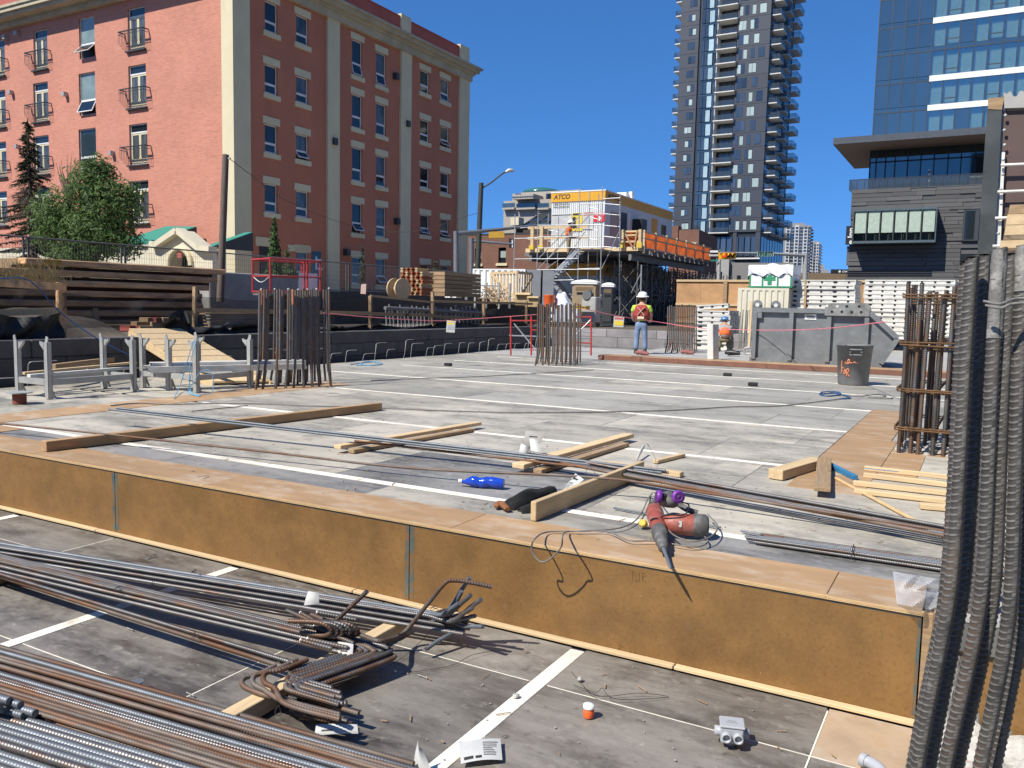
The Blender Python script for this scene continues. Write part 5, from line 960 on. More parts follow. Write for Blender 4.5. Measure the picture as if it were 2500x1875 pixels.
# ================================================================ BACK OF THE SITE
HY = Pd(2000, 680, 38).y
hb_ = th('hoarding', 'long tan plywood hoarding with timber posts closing the back of the site', 'hoarding', (-9, HY, 1.2)); x0 = Py(1652, 700, HY).x; x1 = Py(2345, 700, HY).x; zt = 3.5
x = x0; i = 0
while x < x1:
    xb = min(x+1.22, x1)
    for za, zc in ((1.0, 2.36), (2.364, zt)): part('sheet', MB().box(x+.004, xb-.004, HY, HY+.02, za, zc), M_['hoard'] if 'hoard' in M_ else M_.setdefault('hoard', mat('hoarding plywood', (.44, .25, .115), .75, var=.15, sc=2, rnd=.1, layers=[((.26, .13, .06), 1.5, (1, 1, 3), .52, .72, .5)])), hb_)
    if i % 3 == 2: part('post', MB().box(x-.09, x+.09, HY-.12, HY-.003, 1, zt-.02), M_['lumber_old'], hb_)
    x = xb; i += 1
for z in (1.5, 2.35, zt): part('rail', MB().box(x0, x1, HY-.07, HY-.004, z-.05, z+.05), M_['lumber'], hb_)
# pale container
cn = th('container', 'pale cream corrugated shipping container half hidden by the skip', 'container', (0, 0, 0)); a = Pd(1800, 750, 34); pl_ = VPl(a, a+V((1, 0, 0))); wv = pl_.uv(1924, 750)[0]; zc0, zc1 = .74, pl_.at(1850, 703).z
MW[cn.name] = pl_.M() @ Matrix.Translation((0, 0, -pl_.o.z)); cn.matrix_world = MW[cn.name]
def corr(u0, u1, z0, z1, pitch, dep, y=0):
    b = MB(); n_ = max(1, int((u1-u0)/pitch)); pr = []
    for i in range(n_):
        s = u0+(u1-u0)*i/n_; p = (u1-u0)/n_; pr += [(s, y), (s+p*.3, y), (s+p*.45, y-dep), (s+p*.85, y-dep)]
    pr.append((u1, y)); vs = [(u, yy, z) for z in (z0, z1) for u, yy in pr]; k = len(pr); return b.add(vs, [(i, i+1, k+i+1, k+i) for i in range(k-1)])
cream = mat('container cream', (.62, .58, .46), .55, var=.08, sc=2, layers=[((.3, .2, .12), 3, (1, 1, .4), .66, .78, .5)])
put('corrugated_side', corr(.16, wv-.16, zc0+.12, zc1-.1, .23, .05, .03), cream, cn); put('frame', MB().box(0, .16, 0, .16, zc0, zc1).box(wv-.16, wv, 0, .16, zc0, zc1).box(.16, wv-.16, 0, .12, zc1-.1, zc1).box(.16, wv-.16, 0, .12, zc0, zc0+.12).box(0, wv, .14, 5.5, zc0, zc1-.02), cream, cn)
# tarped first aid box on top
fb = th('first_aid_box', 'white and green first aid box under a white tarpaulin on the container', 'first aid box'); MW[fb.name] = MW[cn.name] @ Matrix.Translation((0, 0, zc1+.02)); fb.matrix_world = MW[fb.name]
u0 = pl_.uv(1829, 690)[0]; u1 = pl_.uv(1932, 690)[0]; gz = lambda y: pl_.at(1850, y).z-zc1-.02; gr = mat('first aid green', (.03, .26, .12), .6); h1, h2 = gz(671), gz(643)
put('body', MB().box(u0, u1, .02, 1.7, .06, h1), M_['white'], fb); put('base', MB().box(u0-.06, u1+.02, .0, 1.75, 0, .058), gr, fb)
for f in (0, .3, .66, .97): u = u0+(u1-u0)*f; put('corner_strip', MB().box(u, u+.06, .0, .018, .06, h1), gr, fb)
uc = (u0+u1)/2-.02; put('cross', MB().box(uc-.22, uc+.22, .004, .019, h1*.55, h1*.85).box(uc-.08, uc+.08, .002, .018, h1*.22, h1*1.0), gr, fb)
put('tarpaulin', MB().grid(lambda u, v: V((u0-.05+(u1-u0+.1)*u, -.04+.03*math.sin(u*31+v*5)*(1-v)+(v > .62)*(v-.62)/.38*1.8, h1-.06+min(v/.62, 1)*(h2-h1-.05)+.04*math.sin(u*17)+(v > .62)*.12*math.sin(math.pi*u)*math.sin(math.pi*(v-.62)/.38)+(.10*abs(math.sin(u*9))*(1-v/.3) if v < .3 else 0))), 50, 18), mat('white tarpaulin', (.72, .73, .76), .55, bump=.3, bsc=6), fb)
put('tarp_side', MB().box(u0-.04, u1+.04, .0, 1.72, h1+.02, h2-.06), M_['white'], fb)
# stacks of formwork panels
fpm = {}
def panel_me(w, d, h):
    k = (w, d, h)
    if k not in fpm:
        mb = MB().box(0, w, .02, d, .02, h-.02)
        for z in (0, h-.045): mb.box(0, w, 0, d, z, z+.045)
        mb.box(0, .04, 0, .02, .045, h-.045).box(w-.04, w, 0, .02, .045, h-.045)
        ho = MB(); nh = max(3, int(w/.42))
        for i in range(nh):
            u = w*(i+.5)/nh; ho.lathe([(.045, .0), (.045, .004)], (u, .0195, h/2), 10, Matrix.Rotation(rad(90), 4, 'X') @ Matrix.Scale(1.9 if i % 3 == 0 else 1, 4, (1, 0, 0)))
        for i in range(max(1, int(d/.5))): ho.lathe([(.04, 0), (.04, .004)], (w, .25+.5*i, h/2), 10, Matrix.Rotation(rad(90), 4, 'Y'))
        for i in range(1, max(2, int(d/.5))): ho.box(w, w+.003, .5*i-.012, .5*i+.012, .045, h-.045)
        fpm[k] = (mb.mesh('body'), ho.mesh('holes'))
    return fpm[k]
def stack(label, x, y, D, w, d, h, n, rz, group):
    p = Pd(x, y, D)
    for i in range(n):
        M = Matrix.Translation(p+V((rnd(-.03, .03), rnd(-.03, .03), -h*(i+1)))) @ Matrix.Rotation(rz, 4, 'Z')
        t = th('formwork_panel', label.replace('in the', ('topmost of the', 'second from the top of the', 'third from the top of the', 'fourth from the top of the', 'fifth from the top of the', 'sixth from the top of the', 'seventh from the top of the', 'eighth from the top of the', 'ninth from the top of the', 'tenth from the top of the', 'eleventh from the top of the', 'twelfth from the top of the', 'bottom one of the')[i]), 'formwork panel', M=M, group=group); a, c = panel_me(w, d, h); put('body', a, M_['white_form'], t); put('hand_holes', c, M_['black'], t)['kind'] = 'stuff'
stack('off white formwork panel in the tall stack beside the container', 1926, 683, 33.5, 2.5, 1.6, .185, 12, rad(-1), 'formwork panels beside the container')
stack('off white formwork panel in the stack at the hoarding end', 2112, 683, 34.5, 3.3, 1.6, .185, 13, rad(-2), 'formwork panels by the end of the hoarding')
stack('white formwork panel in the low stack behind the crouching person', 1696, 757, 29.5, 1.25, 1.3, .165, 9, rad(0), 'formwork panels behind the crouching worker')
o = th('formwork_panel', 'single formwork panel thrown askew on the low stack behind the crouching worker', 'formwork panel', M=Matrix.Translation(Pd(1700, 757, 29.6)) @ Matrix.Rotation(rad(12), 4, 'Z') @ Matrix.Rotation(rad(-5), 4, 'Y')); a, c = panel_me(1.1, 1.2, .165); put('body', a, M_['white_form'], o); put('hand_holes', c, M_['black'], o)
for x in (1967, 2025): p = Pd(x, 684, 33.2); q = Pd(x-2, 752, 33.2); part_ = solo('timber_strap', 'upright timber batten holding the tall stack beside the container' if x < 2000 else 'second upright batten holding the tall stack beside the container', 'batten', MB().bar(q, p, .08, .05, (0, 1, 0)), M_['lumber_old'], q, 'battens on the formwork stacks')
# loose grey rods leaning by the skip
ld = th('rod_bundle', 'grey rods and a board leaning upright between the stack and the skip', 'rods', Pd(1815, 845, 28))
for i in range(9): x = 1806+i*4.2; p = Pd(x-4+rnd(-2, 2), 850, 28+rnd(-.3, .3)); part('rod', MB().tube([p, Pd(x+rnd(-1, 4), 755+rnd(0, 8), 28.4)], .018, 5), M_['steel_dark'], ld)
part('board', MB().bar(Pd(1828, 850, 27.8), Pd(1835, 737, 27.8), .07, .03, (0, 1, 0)), M_['lumber'], ld)
# ---------------- people
sk_m = mat('skin', (.42, .24, .16), .6, var=.08)
def skin(name, chains, m, par, lv=1):
    vs, es, rs = [], [], []
    for ch in chains:
        prev = None
        for it in ch:
            if isinstance(it, int): prev = it; continue
            vs.append(it[:3]); rs.append(it[3] if isinstance(it[3], tuple) else (it[3], it[3])); i = len(vs)-1
            if prev is not None: es.append((prev, i))
            prev = i
    me = bpy.data.meshes.new(name); me.from_pydata(vs, es, []); o = put(name, me, None, par); me.materials.append(m)
    md = o.modifiers.new('skin', 'SKIN'); md.use_smooth_shade = True
    for v, r in zip(me.skin_vertices[0].data, rs): v.radius = r
    me.skin_vertices[0].data[0].use_root = True
    sb = o.modifiers.new('sub', 'SUBSURF'); sb.levels = lv; sb.render_levels = lv; return o
denim = mat('worn denim', (.17, .24, .36), .9, var=.2, sc=9); lime = mat('lime work shirt', (.42, .62, .08), .85); vest_r = mat('red work vest', (.33, .045, .04), .85, var=.15, sc=8); boot = mat('dark boots', (.05, .04, .035), .8); tape = mat('pale reflective tape', (.62, .58, .42), .5); hi = mat('orange work shirt', (.75, .14, .03), .85, var=.1, sc=9)
def worker(label, P, rz, shirt, vest, pants, hat, cross=False):
    t = th('person', label, 'person', M=Matrix.Translation(V(P)) @ Matrix.Rotation(rz, 4, 'Z') @ Matrix.Diagonal((1.12, 1.12, 1.0, 1)))
    # faces +Y; body in one skin with head, arms, hands
    skin('body', [[(0, 0, .98, .12), (0, 0, 1.2, (.16, .11)), (0, .01, 1.42, (.17, .11)), (0, .02, 1.50, .075), (0, .04, 1.58, .06), (0, .07, 1.68, (.083, .095)), (0, .08, 1.77, (.075, .09))],
                  [2, (-.2, 0, 1.41, .07), (-.25, .03, 1.2, .052), (-.24, .10, 1.02, .044), (-.2, .28, .98, .036), (-.17, .35, .98, (.04, .02)), (-.15, .41, .97, (.034, .016))], [2, (.2, 0, 1.41, .07), (.25, .03, 1.2, .052), (.24, .10, 1.02, .044), (.2, .28, .98, .036), (.17, .35, .98, (.04, .02)), (.15, .41, .97, (.034, .016))]], sk_m, t)
    for s in (-1, 1):
        fg = MB()
        for k in range(4): fg.tube(catmull([(s*.15-.025+.017*k, .40, .97), (s*.145-.025+.017*k, .44, .965), (s*.14-.022+.016*k, .46, .945)], 3), .008, 6)
        fg.tube(catmull([(s*.13, .36, .985), (s*.115, .39, .99), (s*.11, .41, .98)], 3), .009, 6); put('fingers', fg, sk_m, t)
    skin('trousers', [[(0, 0, 1.0, (.155, .12)), (0, 0, .9, (.16, .125)), (-.09, 0, .82, .095), (-.11, .01, .48, .075), (-.12, -.01, .10, .07)], [1, (.09, 0, .82, .095), (.11, .02, .48, .075), (.13, .02, .10, .07)]], pants, t)
    for s, y in ((-1, -.01), (1, .02)): put('boot', MB().lathe([(.05, 0), (.052, .03), (.05, .12)], (s*.122, y-.01, 0), 10).cbox(-.11, .11, -.045, .045, 0, .07, .02, Matrix.Translation((s*.125, y+.07, 0)) @ Matrix.Rotation(rad(90), 4, 'Z')), boot, t)
    skin('shirt', [[(0, 0, .97, (.17, .128)), (0, 0, 1.15, (.175, .125)), (0, .01, 1.40, (.185, .12)), (0, .02, 1.49, .09)], [2, (-.2, 0, 1.41, .085), (-.245, .02, 1.24, .078)], [2, (.2, 0, 1.41, .085), (.245, .02, 1.24, .078)]], shirt, t)
    skin('vest', [[(0, 0, 1.00, (.255, .160)), (0, -.0, 1.2, (.262, .160)), (0, .005, 1.40, (.262, .155)), (0, .01, 1.50, (.2, .13))]], vest, t)
    if cross:
        f = lambda x, z: (x, -.152-.0*z, z)
        put('cross_tape', MB().bar(f(-.1, 1.42), f(.1, 1.16), .01, .045, (0, 1, 0)).bar(f(.1, 1.42), f(-.1, 1.16), .01, .045, (0, 1, 0)).box(-.09, .09, -.162, -.145, 1.06, 1.13), tape, t)
    else: put('cross_tape', MB().box(-.12, -.07, -.158, -.14, 1.08, 1.46).box(.07, .12, -.158, -.14, 1.08, 1.46), M_['yellow'], t)
    hd = put('hard_hat', MB().lathe([(.135, 0), (.132, .02), (.125, .07), (.09, .125), (.03, .145), (.003, .147)], n=20), hat, t, Matrix.Translation((0, .07, 1.74)) @ Matrix.Rotation(rad(8), 4, 'X')); put('brim', MB().lathe([(.135, -.006), (.175, -.008), (.172, .004), (.134, .008)], n=20), hat, hd)
    put('ear', MB().lathe([(.012, -.03), (.03, -.01), (.03, .01), (.012, .03)], (-.098, .055, 1.68), 8).lathe([(.012, -.03), (.03, -.01), (.03, .01), (.012, .03)], (.098, .055, 1.68), 8), sk_m, t)
    put('nose', MB().lathe([(.018, -.02), (.02, 0), (.008, .03)], (0, .17, 1.68), 8), sk_m, t); put('hair', MB().lathe([(.085, 1.60), (.1, 1.66), (.1, 1.74)], (0, .045, 0), 16), mat('brown hair', (.06, .035, .02), .9), t); return t
wp_ = Pz(1563, 863, .735); worker('person in red vest with pale cross over a lime shirt and white hard hat', wp_, rad(12), lime, vest_r, denim, M_['white'], True)
# crouching worker
cw = th('person', 'person crouching in an orange vest and blue hard hat behind the white form piece', 'person', Pz(1768, 858, .735), rad(20))
skin('body', [[(0, 0, .42, .13), (0, .10, .62, (.16, .11)), (0, .22, .82, (.16, .11)), (0, .28, .92, .06), (0, .33, 1.0, (.085, .095)), (0, .35, 1.08, .08)], [2, (.19, .22, .8, .065), (.24, .28, .6, .05), (.16, .42, .46, .042), (.06, .52, .42, .036)], [2, (-.19, .22, .8, .065), (-.24, .3, .6, .05), (-.18, .46, .46, .042), (-.08, .55, .42, .036)]], sk_m, cw)
skin('trousers', [[(0, -.02, .40, (.17, .14)), (0, 0, .34, (.17, .14)), (.13, .28, .42, .085), (.15, .16, .08, .065)], [1, (-.13, .28, .42, .085), (-.15, .16, .08, .065)]], mat('olive trousers', (.16, .13, .07), .9), cw); put('boots', MB().cbox(-.1, .14, -.05, .05, 0, .09, .02, Matrix.Translation((.15, .18, 0)) @ Matrix.Rotation(rad(90), 4, 'Z')).cbox(-.1, .14, -.05, .05, 0, .09, .02, Matrix.Translation((-.15, .18, 0)) @ Matrix.Rotation(rad(90), 4, 'Z')), boot, cw)
skin('shirt', [[(0, .0, .44, (.175, .14)), (0, .10, .62, (.18, .13)), (0, .22, .82, (.18, .125)), (0, .27, .89, .085)], [2, (.19, .22, .8, .08), (.235, .27, .64, .07)], [2, (-.19, .22, .8, .08), (-.235, .29, .64, .07)]], mat('grey shirt', (.3, .3, .31), .9), cw)
skin('vest', [[(0, .02, .48, (.205, .165)), (0, .10, .62, (.207, .162)), (0, .21, .80, (.2, .155))]], hi, cw); hh = put('hard_hat', MB().lathe([(.13, 0), (.125, .06), (.09, .12), (.003, .14)], n=18), mat('blue hard hat', (.06, .17, .36), .4), cw, Matrix.Translation((0, .34, 1.03)) @ Matrix.Rotation(rad(-15), 4, 'X')); put('brim', MB().lathe([(.13, -.006), (.17, -.008), (.168, .004), (.13, .008)], n=18), hh.data.materials[0], hh)
# ================================================================ BUILDINGS
def glassm(name, col, rough=.04, metal=.0, var=.1, rnd_=.25, spec=1.0): return mat(name, col, rough, metal, var=var, sc=.6, rnd=rnd_, spec=spec)
M_['pane_dark'] = glassm('dark window glass', (.016, .022, .027), spec=.6); M_['pane_blue'] = glassm('blue curtain wall glass', (.20, .245, .235), .03, .9, .05, .06)
M_['pane_teal'] = glassm('tower glass', (.05, .085, .11), .06, .35, .2, .3); M_['blind'] = mat('pale blind', (.34, .42, .40), .5, var=.05, rnd=.15); M_['curtain'] = mat('curtain cloth', (.50, .53, .48), .8, var=.1, sc=4)
M_['frame_w'] = mat('white window frame', (.70, .70, .68), .5); M_['frame_d'] = mat('dark window frame', (.04, .045, .05), .5)
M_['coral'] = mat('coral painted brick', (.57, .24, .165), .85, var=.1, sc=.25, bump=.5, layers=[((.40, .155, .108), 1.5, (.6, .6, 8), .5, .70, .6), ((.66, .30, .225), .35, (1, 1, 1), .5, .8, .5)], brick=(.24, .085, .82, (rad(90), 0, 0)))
M_['coral_shaded'] = mat('coral render darkened for shade', (.46, .17, .10), .85, var=.1, sc=.3, layers=[((.38, .135, .08), .7, (1, 1, .4), .52, .75, .5)])  # darker coral: the shade on this facade is put into the colour
M_['pilaster'] = mat('cream pilaster paint', (.62, .545, .36), .8, var=.07, sc=.6, layers=[((.4, .36, .27), 1.3, (1, 1, .3), .6, .8, .5)])
M_['cornice'] = mat('weathered cornice', (.44, .385, .27), .85, var=.15, sc=1, layers=[((.26, .22, .15), 1.5, (1, 1, 1), .54, .74, .6)])
M_['parapet'] = mat('red parapet', (.38, .10, .075), .8, var=.12, sc=.5)
XC = -35.37; YC = Px(572, 400, XC).y; YE = Px(1140, 300, XC).y; GB = 2.5
ZC = Px(1123, 190, XC).z; PD = .16
ab = th('apartment_building', 'large coral painted building with cream pilasters and iron window balconies', 'building', (XC, YC, GB)); abI = MW[ab.name].inverted()
RW = Matrix(((0, -1, 0, XC), (1, 0, 0, 0), (0, 0, 1, 0), (0, 0, 0, 1)))      # right wall: local x = Y, local y = into wall (-X)
LW = Matrix(((1, 0, 0, 0), (0, 1, 0, YC), (0, 0, 1, 0), (0, 0, 0, 1)))       # left wall: local x = X, local y = into wall (+Y)
def wall_mesh(u0, u1, z0, z1, holes, dep):
    us = sorted({u0, u1, *[h for H in holes for h in H[:2]]}); zs = sorted({z0, z1, *[h for H in holes for h in H[2:4]]}); b = MB()
    for a, c in zip(us, us[1:]):
        run = None
        for e, f in zip(zs, zs[1:]):
            m = ((a+c)/2, (e+f)/2); hole = any(H[0] < m[0] < H[1] and H[2] < m[1] < H[3] for H in holes)
            if not hole and run is None: run = e
            if hole and run is not None: b.quad((a, 0, run), (c, 0, run), (c, 0, e), (a, 0, e)); run = None
        if run is not None: b.quad((a, 0, run), (c, 0, run), (c, 0, zs[-1]), (a, 0, zs[-1]))
    for a, c, e, f in [H[:4] for H in holes]:
        b.quad((a, 0, e), (a, dep, e), (a, dep, f), (a, 0, f)); b.quad((c, 0, e), (c, 0, f), (c, dep, f), (c, dep, e)); b.quad((a, 0, f), (a, dep, f), (c, dep, f), (c, 0, f)); b.quad((a, 0, e), (c, 0, e), (c, dep, e), (a, dep, e))
    return b
def window(par, MWl, H, kind, open_=0, m=None):
    """H = u0,u1,z0,z1 in the wall; frame, panes, lintel, sill"""
    u0, u1, z0, z1 = H; w, h = u1-u0, z1-z0; L = MW[par.name].inverted() @ MWl; fr = .055; zt = z0+h*.36; y = .10
    b = MB().box(u0, u1, y, y+.07, z0, z0+fr).box(u0, u1, y, y+.07, z1-fr, z1).box(u0, u0+fr, y, y+.07, z0+fr, z1-fr).box(u1-fr, u1, y, y+.07, z0+fr, z1-fr)
    if kind == 'french':
        zt = z1-h*.2; b.box(u0+fr, u1-fr, y, y+.06, zt-.04, zt+.04)
    else: b.box(u0+fr, u1-fr, y, y+.06, zt-.035, zt+.035)
    o = put('window', b, M_['frame_w'], par, L)
    pm = m or M_['pane_dark']
    if kind == 'french':
        put('pane', MB().quad((u0+fr, y+.04, zt+.04), (u1-fr, y+.04, zt+.04), (u1-fr, y+.04, z1-fr), (u0+fr, y+.04, z1-fr)), M_['pane_dark'], o)
        um = (u0+u1)/2
        for a, c in ((u0+fr, um-.005), (um+.005, u1-fr)):
            put('door_leaf', MB().box(a, a+.09, y+.02, y+.06, z0+fr, zt-.04).box(c-.09, c, y+.02, y+.06, z0+fr, zt-.04).box(a+.09, c-.09, y+.02, y+.06, z0+fr, z0+fr+.3).box(a+.09, c-.09, y+.02, y+.06, zt-.14, zt-.04), M_['pilaster'], o)
            put('pane', MB().quad((a+.09, y+.045, z0+.35), (c-.09, y+.045, z0+.35), (c-.09, y+.045, zt-.14), (a+.09, y+.045, zt-.14)), pm, o)
        rl = MB(); e = .3; pr = .42; zr = z0+h*.42; q = [(u0-e, -.02, zr), (u0-e+.02, -pr, zr), (u1+e-.02, -pr, zr), (u1+e, -.02, zr)]
        for s0, s1 in zip(q, q[1:]): rl.bar(s0, s1, .07, .05); rl.bar(V(s0)-V((0, 0, .16)), V(s1)-V((0, 0, .16)), .025)
        n_ = 15
        for i in range(n_+1):
            u = u0-e+(u1-u0+2*e)*i/n_; rl.bar((u, -pr, zr), (u, -pr, z0+h*.16), .016).bar((u, -pr, z0+h*.16), (u*.8+.2*(u0+u1)/2, -.06, z0-.1), .016)
        rl.box(u0-.1, u1+.1, -.16, -.005, z0-.1, z0-.02); put('balcony_rail', rl, M_['frame_d'], o)
    else:
        put('pane', MB().quad((u0+fr, y+.035, zt+.035), (u1-fr, y+.035, zt+.035), (u1-fr, y+.035, z1-fr), (u0+fr, y+.035, z1-fr)), pm, o)
        R = Matrix.Translation((0, y+.02, zt-.04)) @ Matrix.Rotation(rad(-open_), 4, 'X'); hh = zt-.04-z0-fr
        s = MB().box(u0+fr, u1-fr, -.02, .02, -.05, 0, R).box(u0+fr, u1-fr, -.02, .02, -hh, -hh+.05, R).box(u0+fr, u0+fr+.05, -.02, .02, -hh+.05, -.05, R).box(u1-fr-.05, u1-fr, -.02, .02, -hh+.05, -.05, R)
        sa = put('sash', s, M_['frame_w'], o); put('pane', MB().quad(*[R @ V(p) for p in ((u0+fr+.05, .0, -hh+.05), (u1-fr-.05, .0, -hh+.05), (u1-fr-.05, .0, -.05), (u0+fr+.05, .0, -.05))]), M_['pane_dark'], o)
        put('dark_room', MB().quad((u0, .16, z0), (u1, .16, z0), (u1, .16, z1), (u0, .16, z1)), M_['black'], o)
    if kind != 'french' and kind != 'plain':
        put('lintel', MB().box(u0-.16, u1+.16, -.05, .0-.003, z1+.0, z1+.40), M_['pilaster'], o); put('sill', MB().box(u0-.16, u1+.16, -.10, .09, z0-.28, z0-.002), M_['pilaster'], o)
    return o
def rH(xc, w, ya, yb, P=None):
    a, c = Px(xc-w/2, (ya+yb)/2, XC), Px(xc+w/2, (ya+yb)/2, XC); return (a.y, c.y, Px(xc, yb, XC).z, Px(xc, ya, XC).z)
R_ = []
for xc, w, rows_ in ((662, 31, ((6, 80), (160, 231), (305, 375), (450, 520))), (738, 30, ((40, 109), (188, 253), (329, 391), (467, 531), (615, 690))), (872, 25, ((99, 186), (232, 314), (361, 443), (497, 570), (628, 694))),
                     (930.5, 24, ((129, 210), (253.5, 331), (381, 456), (505, 580), (632, 697))), (1037, 22, ((173, 228), (293, 347), (409, 459), (525, 574), (645, 690))), (1086, 21, ((193, 248), (309, 360), (422, 472), (535, 581), (648, 692)))):
    for i, (ya, yb) in enumerate(rows_): R_.append((rH(xc, w, ya, yb), xc, i))
part('wall', MB().add(*(lambda b: ([RW @ V(p) for p in b.v], b.f))(wall_mesh(YC, YE, GB-.2, ZC, [h for h, _, _ in R_], .12))), M_['coral_shaded'], ab)
OP = {(738, 2): 35, (872, 0): 14, (930.5, 0): 12, (872, 3): 38, (930.5, 4): 42, (1037, 3): 36, (1086, 3): 40, (1086, 0): 14, (1086, 1): 40}
cur = mat('pale curtain behind glass', (.07, .08, .085), .1, var=.7, sc=2.5, st=(1, 1, .3), spec=.6)
for h, xc, i in R_: window(ab, RW, h, 'lintel', OP.get((xc, i), 0), cur if (xc*7+i*3) % 3 < 1 else None)
def lH(x0, x1, ya, yb): a, c = Py(x0, (ya+yb)/2, YC), Py(x1, (ya+yb)/2, YC); m = (x0+x1)/2; return (a.x, c.x, Py(m, yb, YC).z, Py(m, ya, YC).z)
L_ = []
for x0, x1, rows_, k in ((312, 354, ((17, 122), (158, 263), (302, 402), (441, 545)), 'french'), (82, 116, ((72, 170), (201, 297), (331, 425), (458, 545)), 'french'), (-20, 12, ((98, 187), (221, 312), (347, 433), (468, 550)), 'french'), (193, 231, ((41, 142), (177, 280), (314, 420), (452, 545)), 'plain'), (-110, -84, ((120, 205), (240, 325), (362, 445)), 'french')):
    for i, (ya, yb) in enumerate(rows_): L_.append((lH(x0+(2 if k == 'french' and x0 > 300 else 0)*i, x1+(3*i if x0 > 300 else 2*i), ya, yb), k, i))
XL = -90; M_['blind_g'] = mat('blind behind glass', (.20, .26, .24), .12, var=.3, sc=.9, spec=.8)
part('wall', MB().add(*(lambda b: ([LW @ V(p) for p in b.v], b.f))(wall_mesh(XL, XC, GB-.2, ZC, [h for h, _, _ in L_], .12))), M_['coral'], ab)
for h, k, i in L_: window(ab, LW, h, k, (45 if i == 0 else 25 if i == 1 else 0), (M_['blind_g'] if i != 2 else M_['pane_teal']) if k == 'plain' else cur)
part('roof', MB().box(XL, XC-.3, YC+.3, YE-.3, ZC-.3, ZC+.4), M_['asphalt'], ab); part('rear_wall', MB().box(XL, XC-.2, YE-.2, YE, GB, ZC).box(XL-.2, XL, YC, YE, GB, ZC), M_['coral_shaded'], ab)
for ya, yb in ((YC-.0, Px(607, 300, XC).y), (Px(796, 300, XC).y, Px(825, 300, XC).y), (Px(975, 300, XC).y, Px(1000, 300, XC).y), (Px(1118, 300, XC).y, YE+.1)): part('pilaster', MB().box(XC+.003, XC+PD, ya, yb, GB, ZC), M_['pilaster'], ab)
part('pilaster', MB().box(Py(548, 300, YC).x, XC+PD, YC-PD, YC-.003, GB, ZC), M_['pilaster'], ab)
for dz0, dz1, o_ in ((0, .42, .28), (.42, .62, .42), (.62, .86, .68), (.86, 1.02, .86)):
    lo_ = {.28: .35, .42: .95, .68: 1.12, .86: 1.2}[o_]; part('cornice', MB().box(XC-.2, XC+o_, YC+.001, YE+o_, ZC+dz0, ZC+dz1).box(XL, XC+o_, YC-lo_, YC, ZC+(dz0 if lo_ < .5 else dz0-.1), ZC+dz1-.1), M_['cornice'], ab)
part('parapet', MB().box(XC-.3, XC-.02, YC-.0, YE, ZC+1.02, ZC+2.2).box(XL, XC-.3, YC, YC+.3, ZC+1.02, ZC+2.2), M_['parapet'], ab); part('coping', MB().box(XC-.35, XC+.03, YC-.05, YE+.05, ZC+2.2, ZC+2.27).box(XL, XC-.35, YC-.05, YC+.35, ZC+2.2, ZC+2.27), M_['parapet'], ab)
for ya, yb in ((Px(796, 40, XC).y, Px(825, 40, XC).y), (Px(977, 60, XC).y, Px(1001, 60, XC).y), (Px(1121, 150, XC).y, YE+.06)): part('parapet_pier', MB().box(XC-.36, XC+.1, ya, yb, ZC+1.02, ZC+2.42), M_['pilaster'], ab)
for x, y in ((31, 226), (163, 230), (277, 374), (47, 358), (18, 92), (46, 82)):
    p = Py(x, y, YC); part('wall_lamp', MB().box(p.x-.12, p.x+.12, -.28+YC, YC-.003, p.z-.15, p.z+.1), M_['galv'], ab)
for x, y in ((962, 187), (811, 346), (990, 303), (965, 541), (842, 616)):
    p = Px(x, y, XC); part('wall_lamp', MB().box(XC+.003, XC+.34, p.y-.16, p.y+.16, p.z-.2, p.z+.2), M_['frame_d'], ab)
# shopfront on the ground floor of the shaded side
h = rH(650, 34, 602, 716); part('shop_door', MB().box(XC-.02, XC+.02, h[0], h[1], GB, h[3]), M_['black'], ab); part('lintel', MB().box(XC+.003, XC+.06, h[0]-.3, h[1]+.3, h[3], h[3]+.5), M_['pilaster'], ab)
h = rH(728, 52, 608, 640); part('shop_fascia', MB().box(XC+.003, XC+.05, h[0], h[1], h[2]+.6, h[3]+.2), M_['pilaster'], ab)
h = rH(772, 22, 614, 690); part('shop_window', MB().box(XC-.01, XC+.03, h[0], h[1], h[2], h[3]), M_['pane_dark'], ab)
part('window_lettering', MB().box(XC+.031, XC+.036, h[0]+.3, h[0]+.42, h[3]-1.1, h[3]-.3).box(XC+.031, XC+.036, h[0]+.42, h[0]+.8, h[3]-.55, h[3]-.45).box(XC+.031, XC+.036, h[0]+.5, h[0]+.9, h[3]-1.1, h[3]-.95), M_['white'], ab)
part('plinth', MB().box(XC+.003, XC+.08, Px(826, 700, XC).y, Px(974, 700, XC).y, GB, GB+.45), M_['conc_dark'], ab)
# garden gate with pediment and green awnings
gy = 27.5; gp = Py(445, 620, gy); gt = th('garden_gateway', 'cream walled gateway with a pointed pediment and a dark round arch', 'gateway', (gp.x, gy, GB)); G = lambda x, y: Py(x, y, gy)
outl = [(362, 648), (362, 596), (386, 598), (441, 562), (492, 606), (519, 609), (519, 650)]
b = MB(); ol = [G(*p) for p in outl]
ac = G(441, 648); ar = (G(468, 648)-G(413, 648)).length/2; az = ac.z
arch = [V((ac.x+ar*math.cos(t), gy, az+ar*1.0*math.sin(t))) for t in [math.pi*i/12 for i in range(13)]]
lo = GB-.3; f_ = lambda q: V((q.x, gy, q.z))
b = MB(); pts = [V((ol[0].x, gy, lo)), f_(ol[1]), f_(ol[2]), f_(ol[3]), f_(ol[4]), f_(ol[5]), V((ol[6].x, gy, lo)), V((ac.x+ar, gy, lo))]+arch+[V((ac.x-ar, gy, lo))]
part('gate_wall', MB().prism(pts, (0, .8, 0)), M_['cream'], gt); part('dark_arch', MB().prism([V((ac.x+ar, gy+.7, lo))]+[p+V((0, .7, 0)) for p in arch]+[V((ac.x-ar, gy+.7, lo))], (0, .1, 0)), M_['black'], gt)
cm = MB()
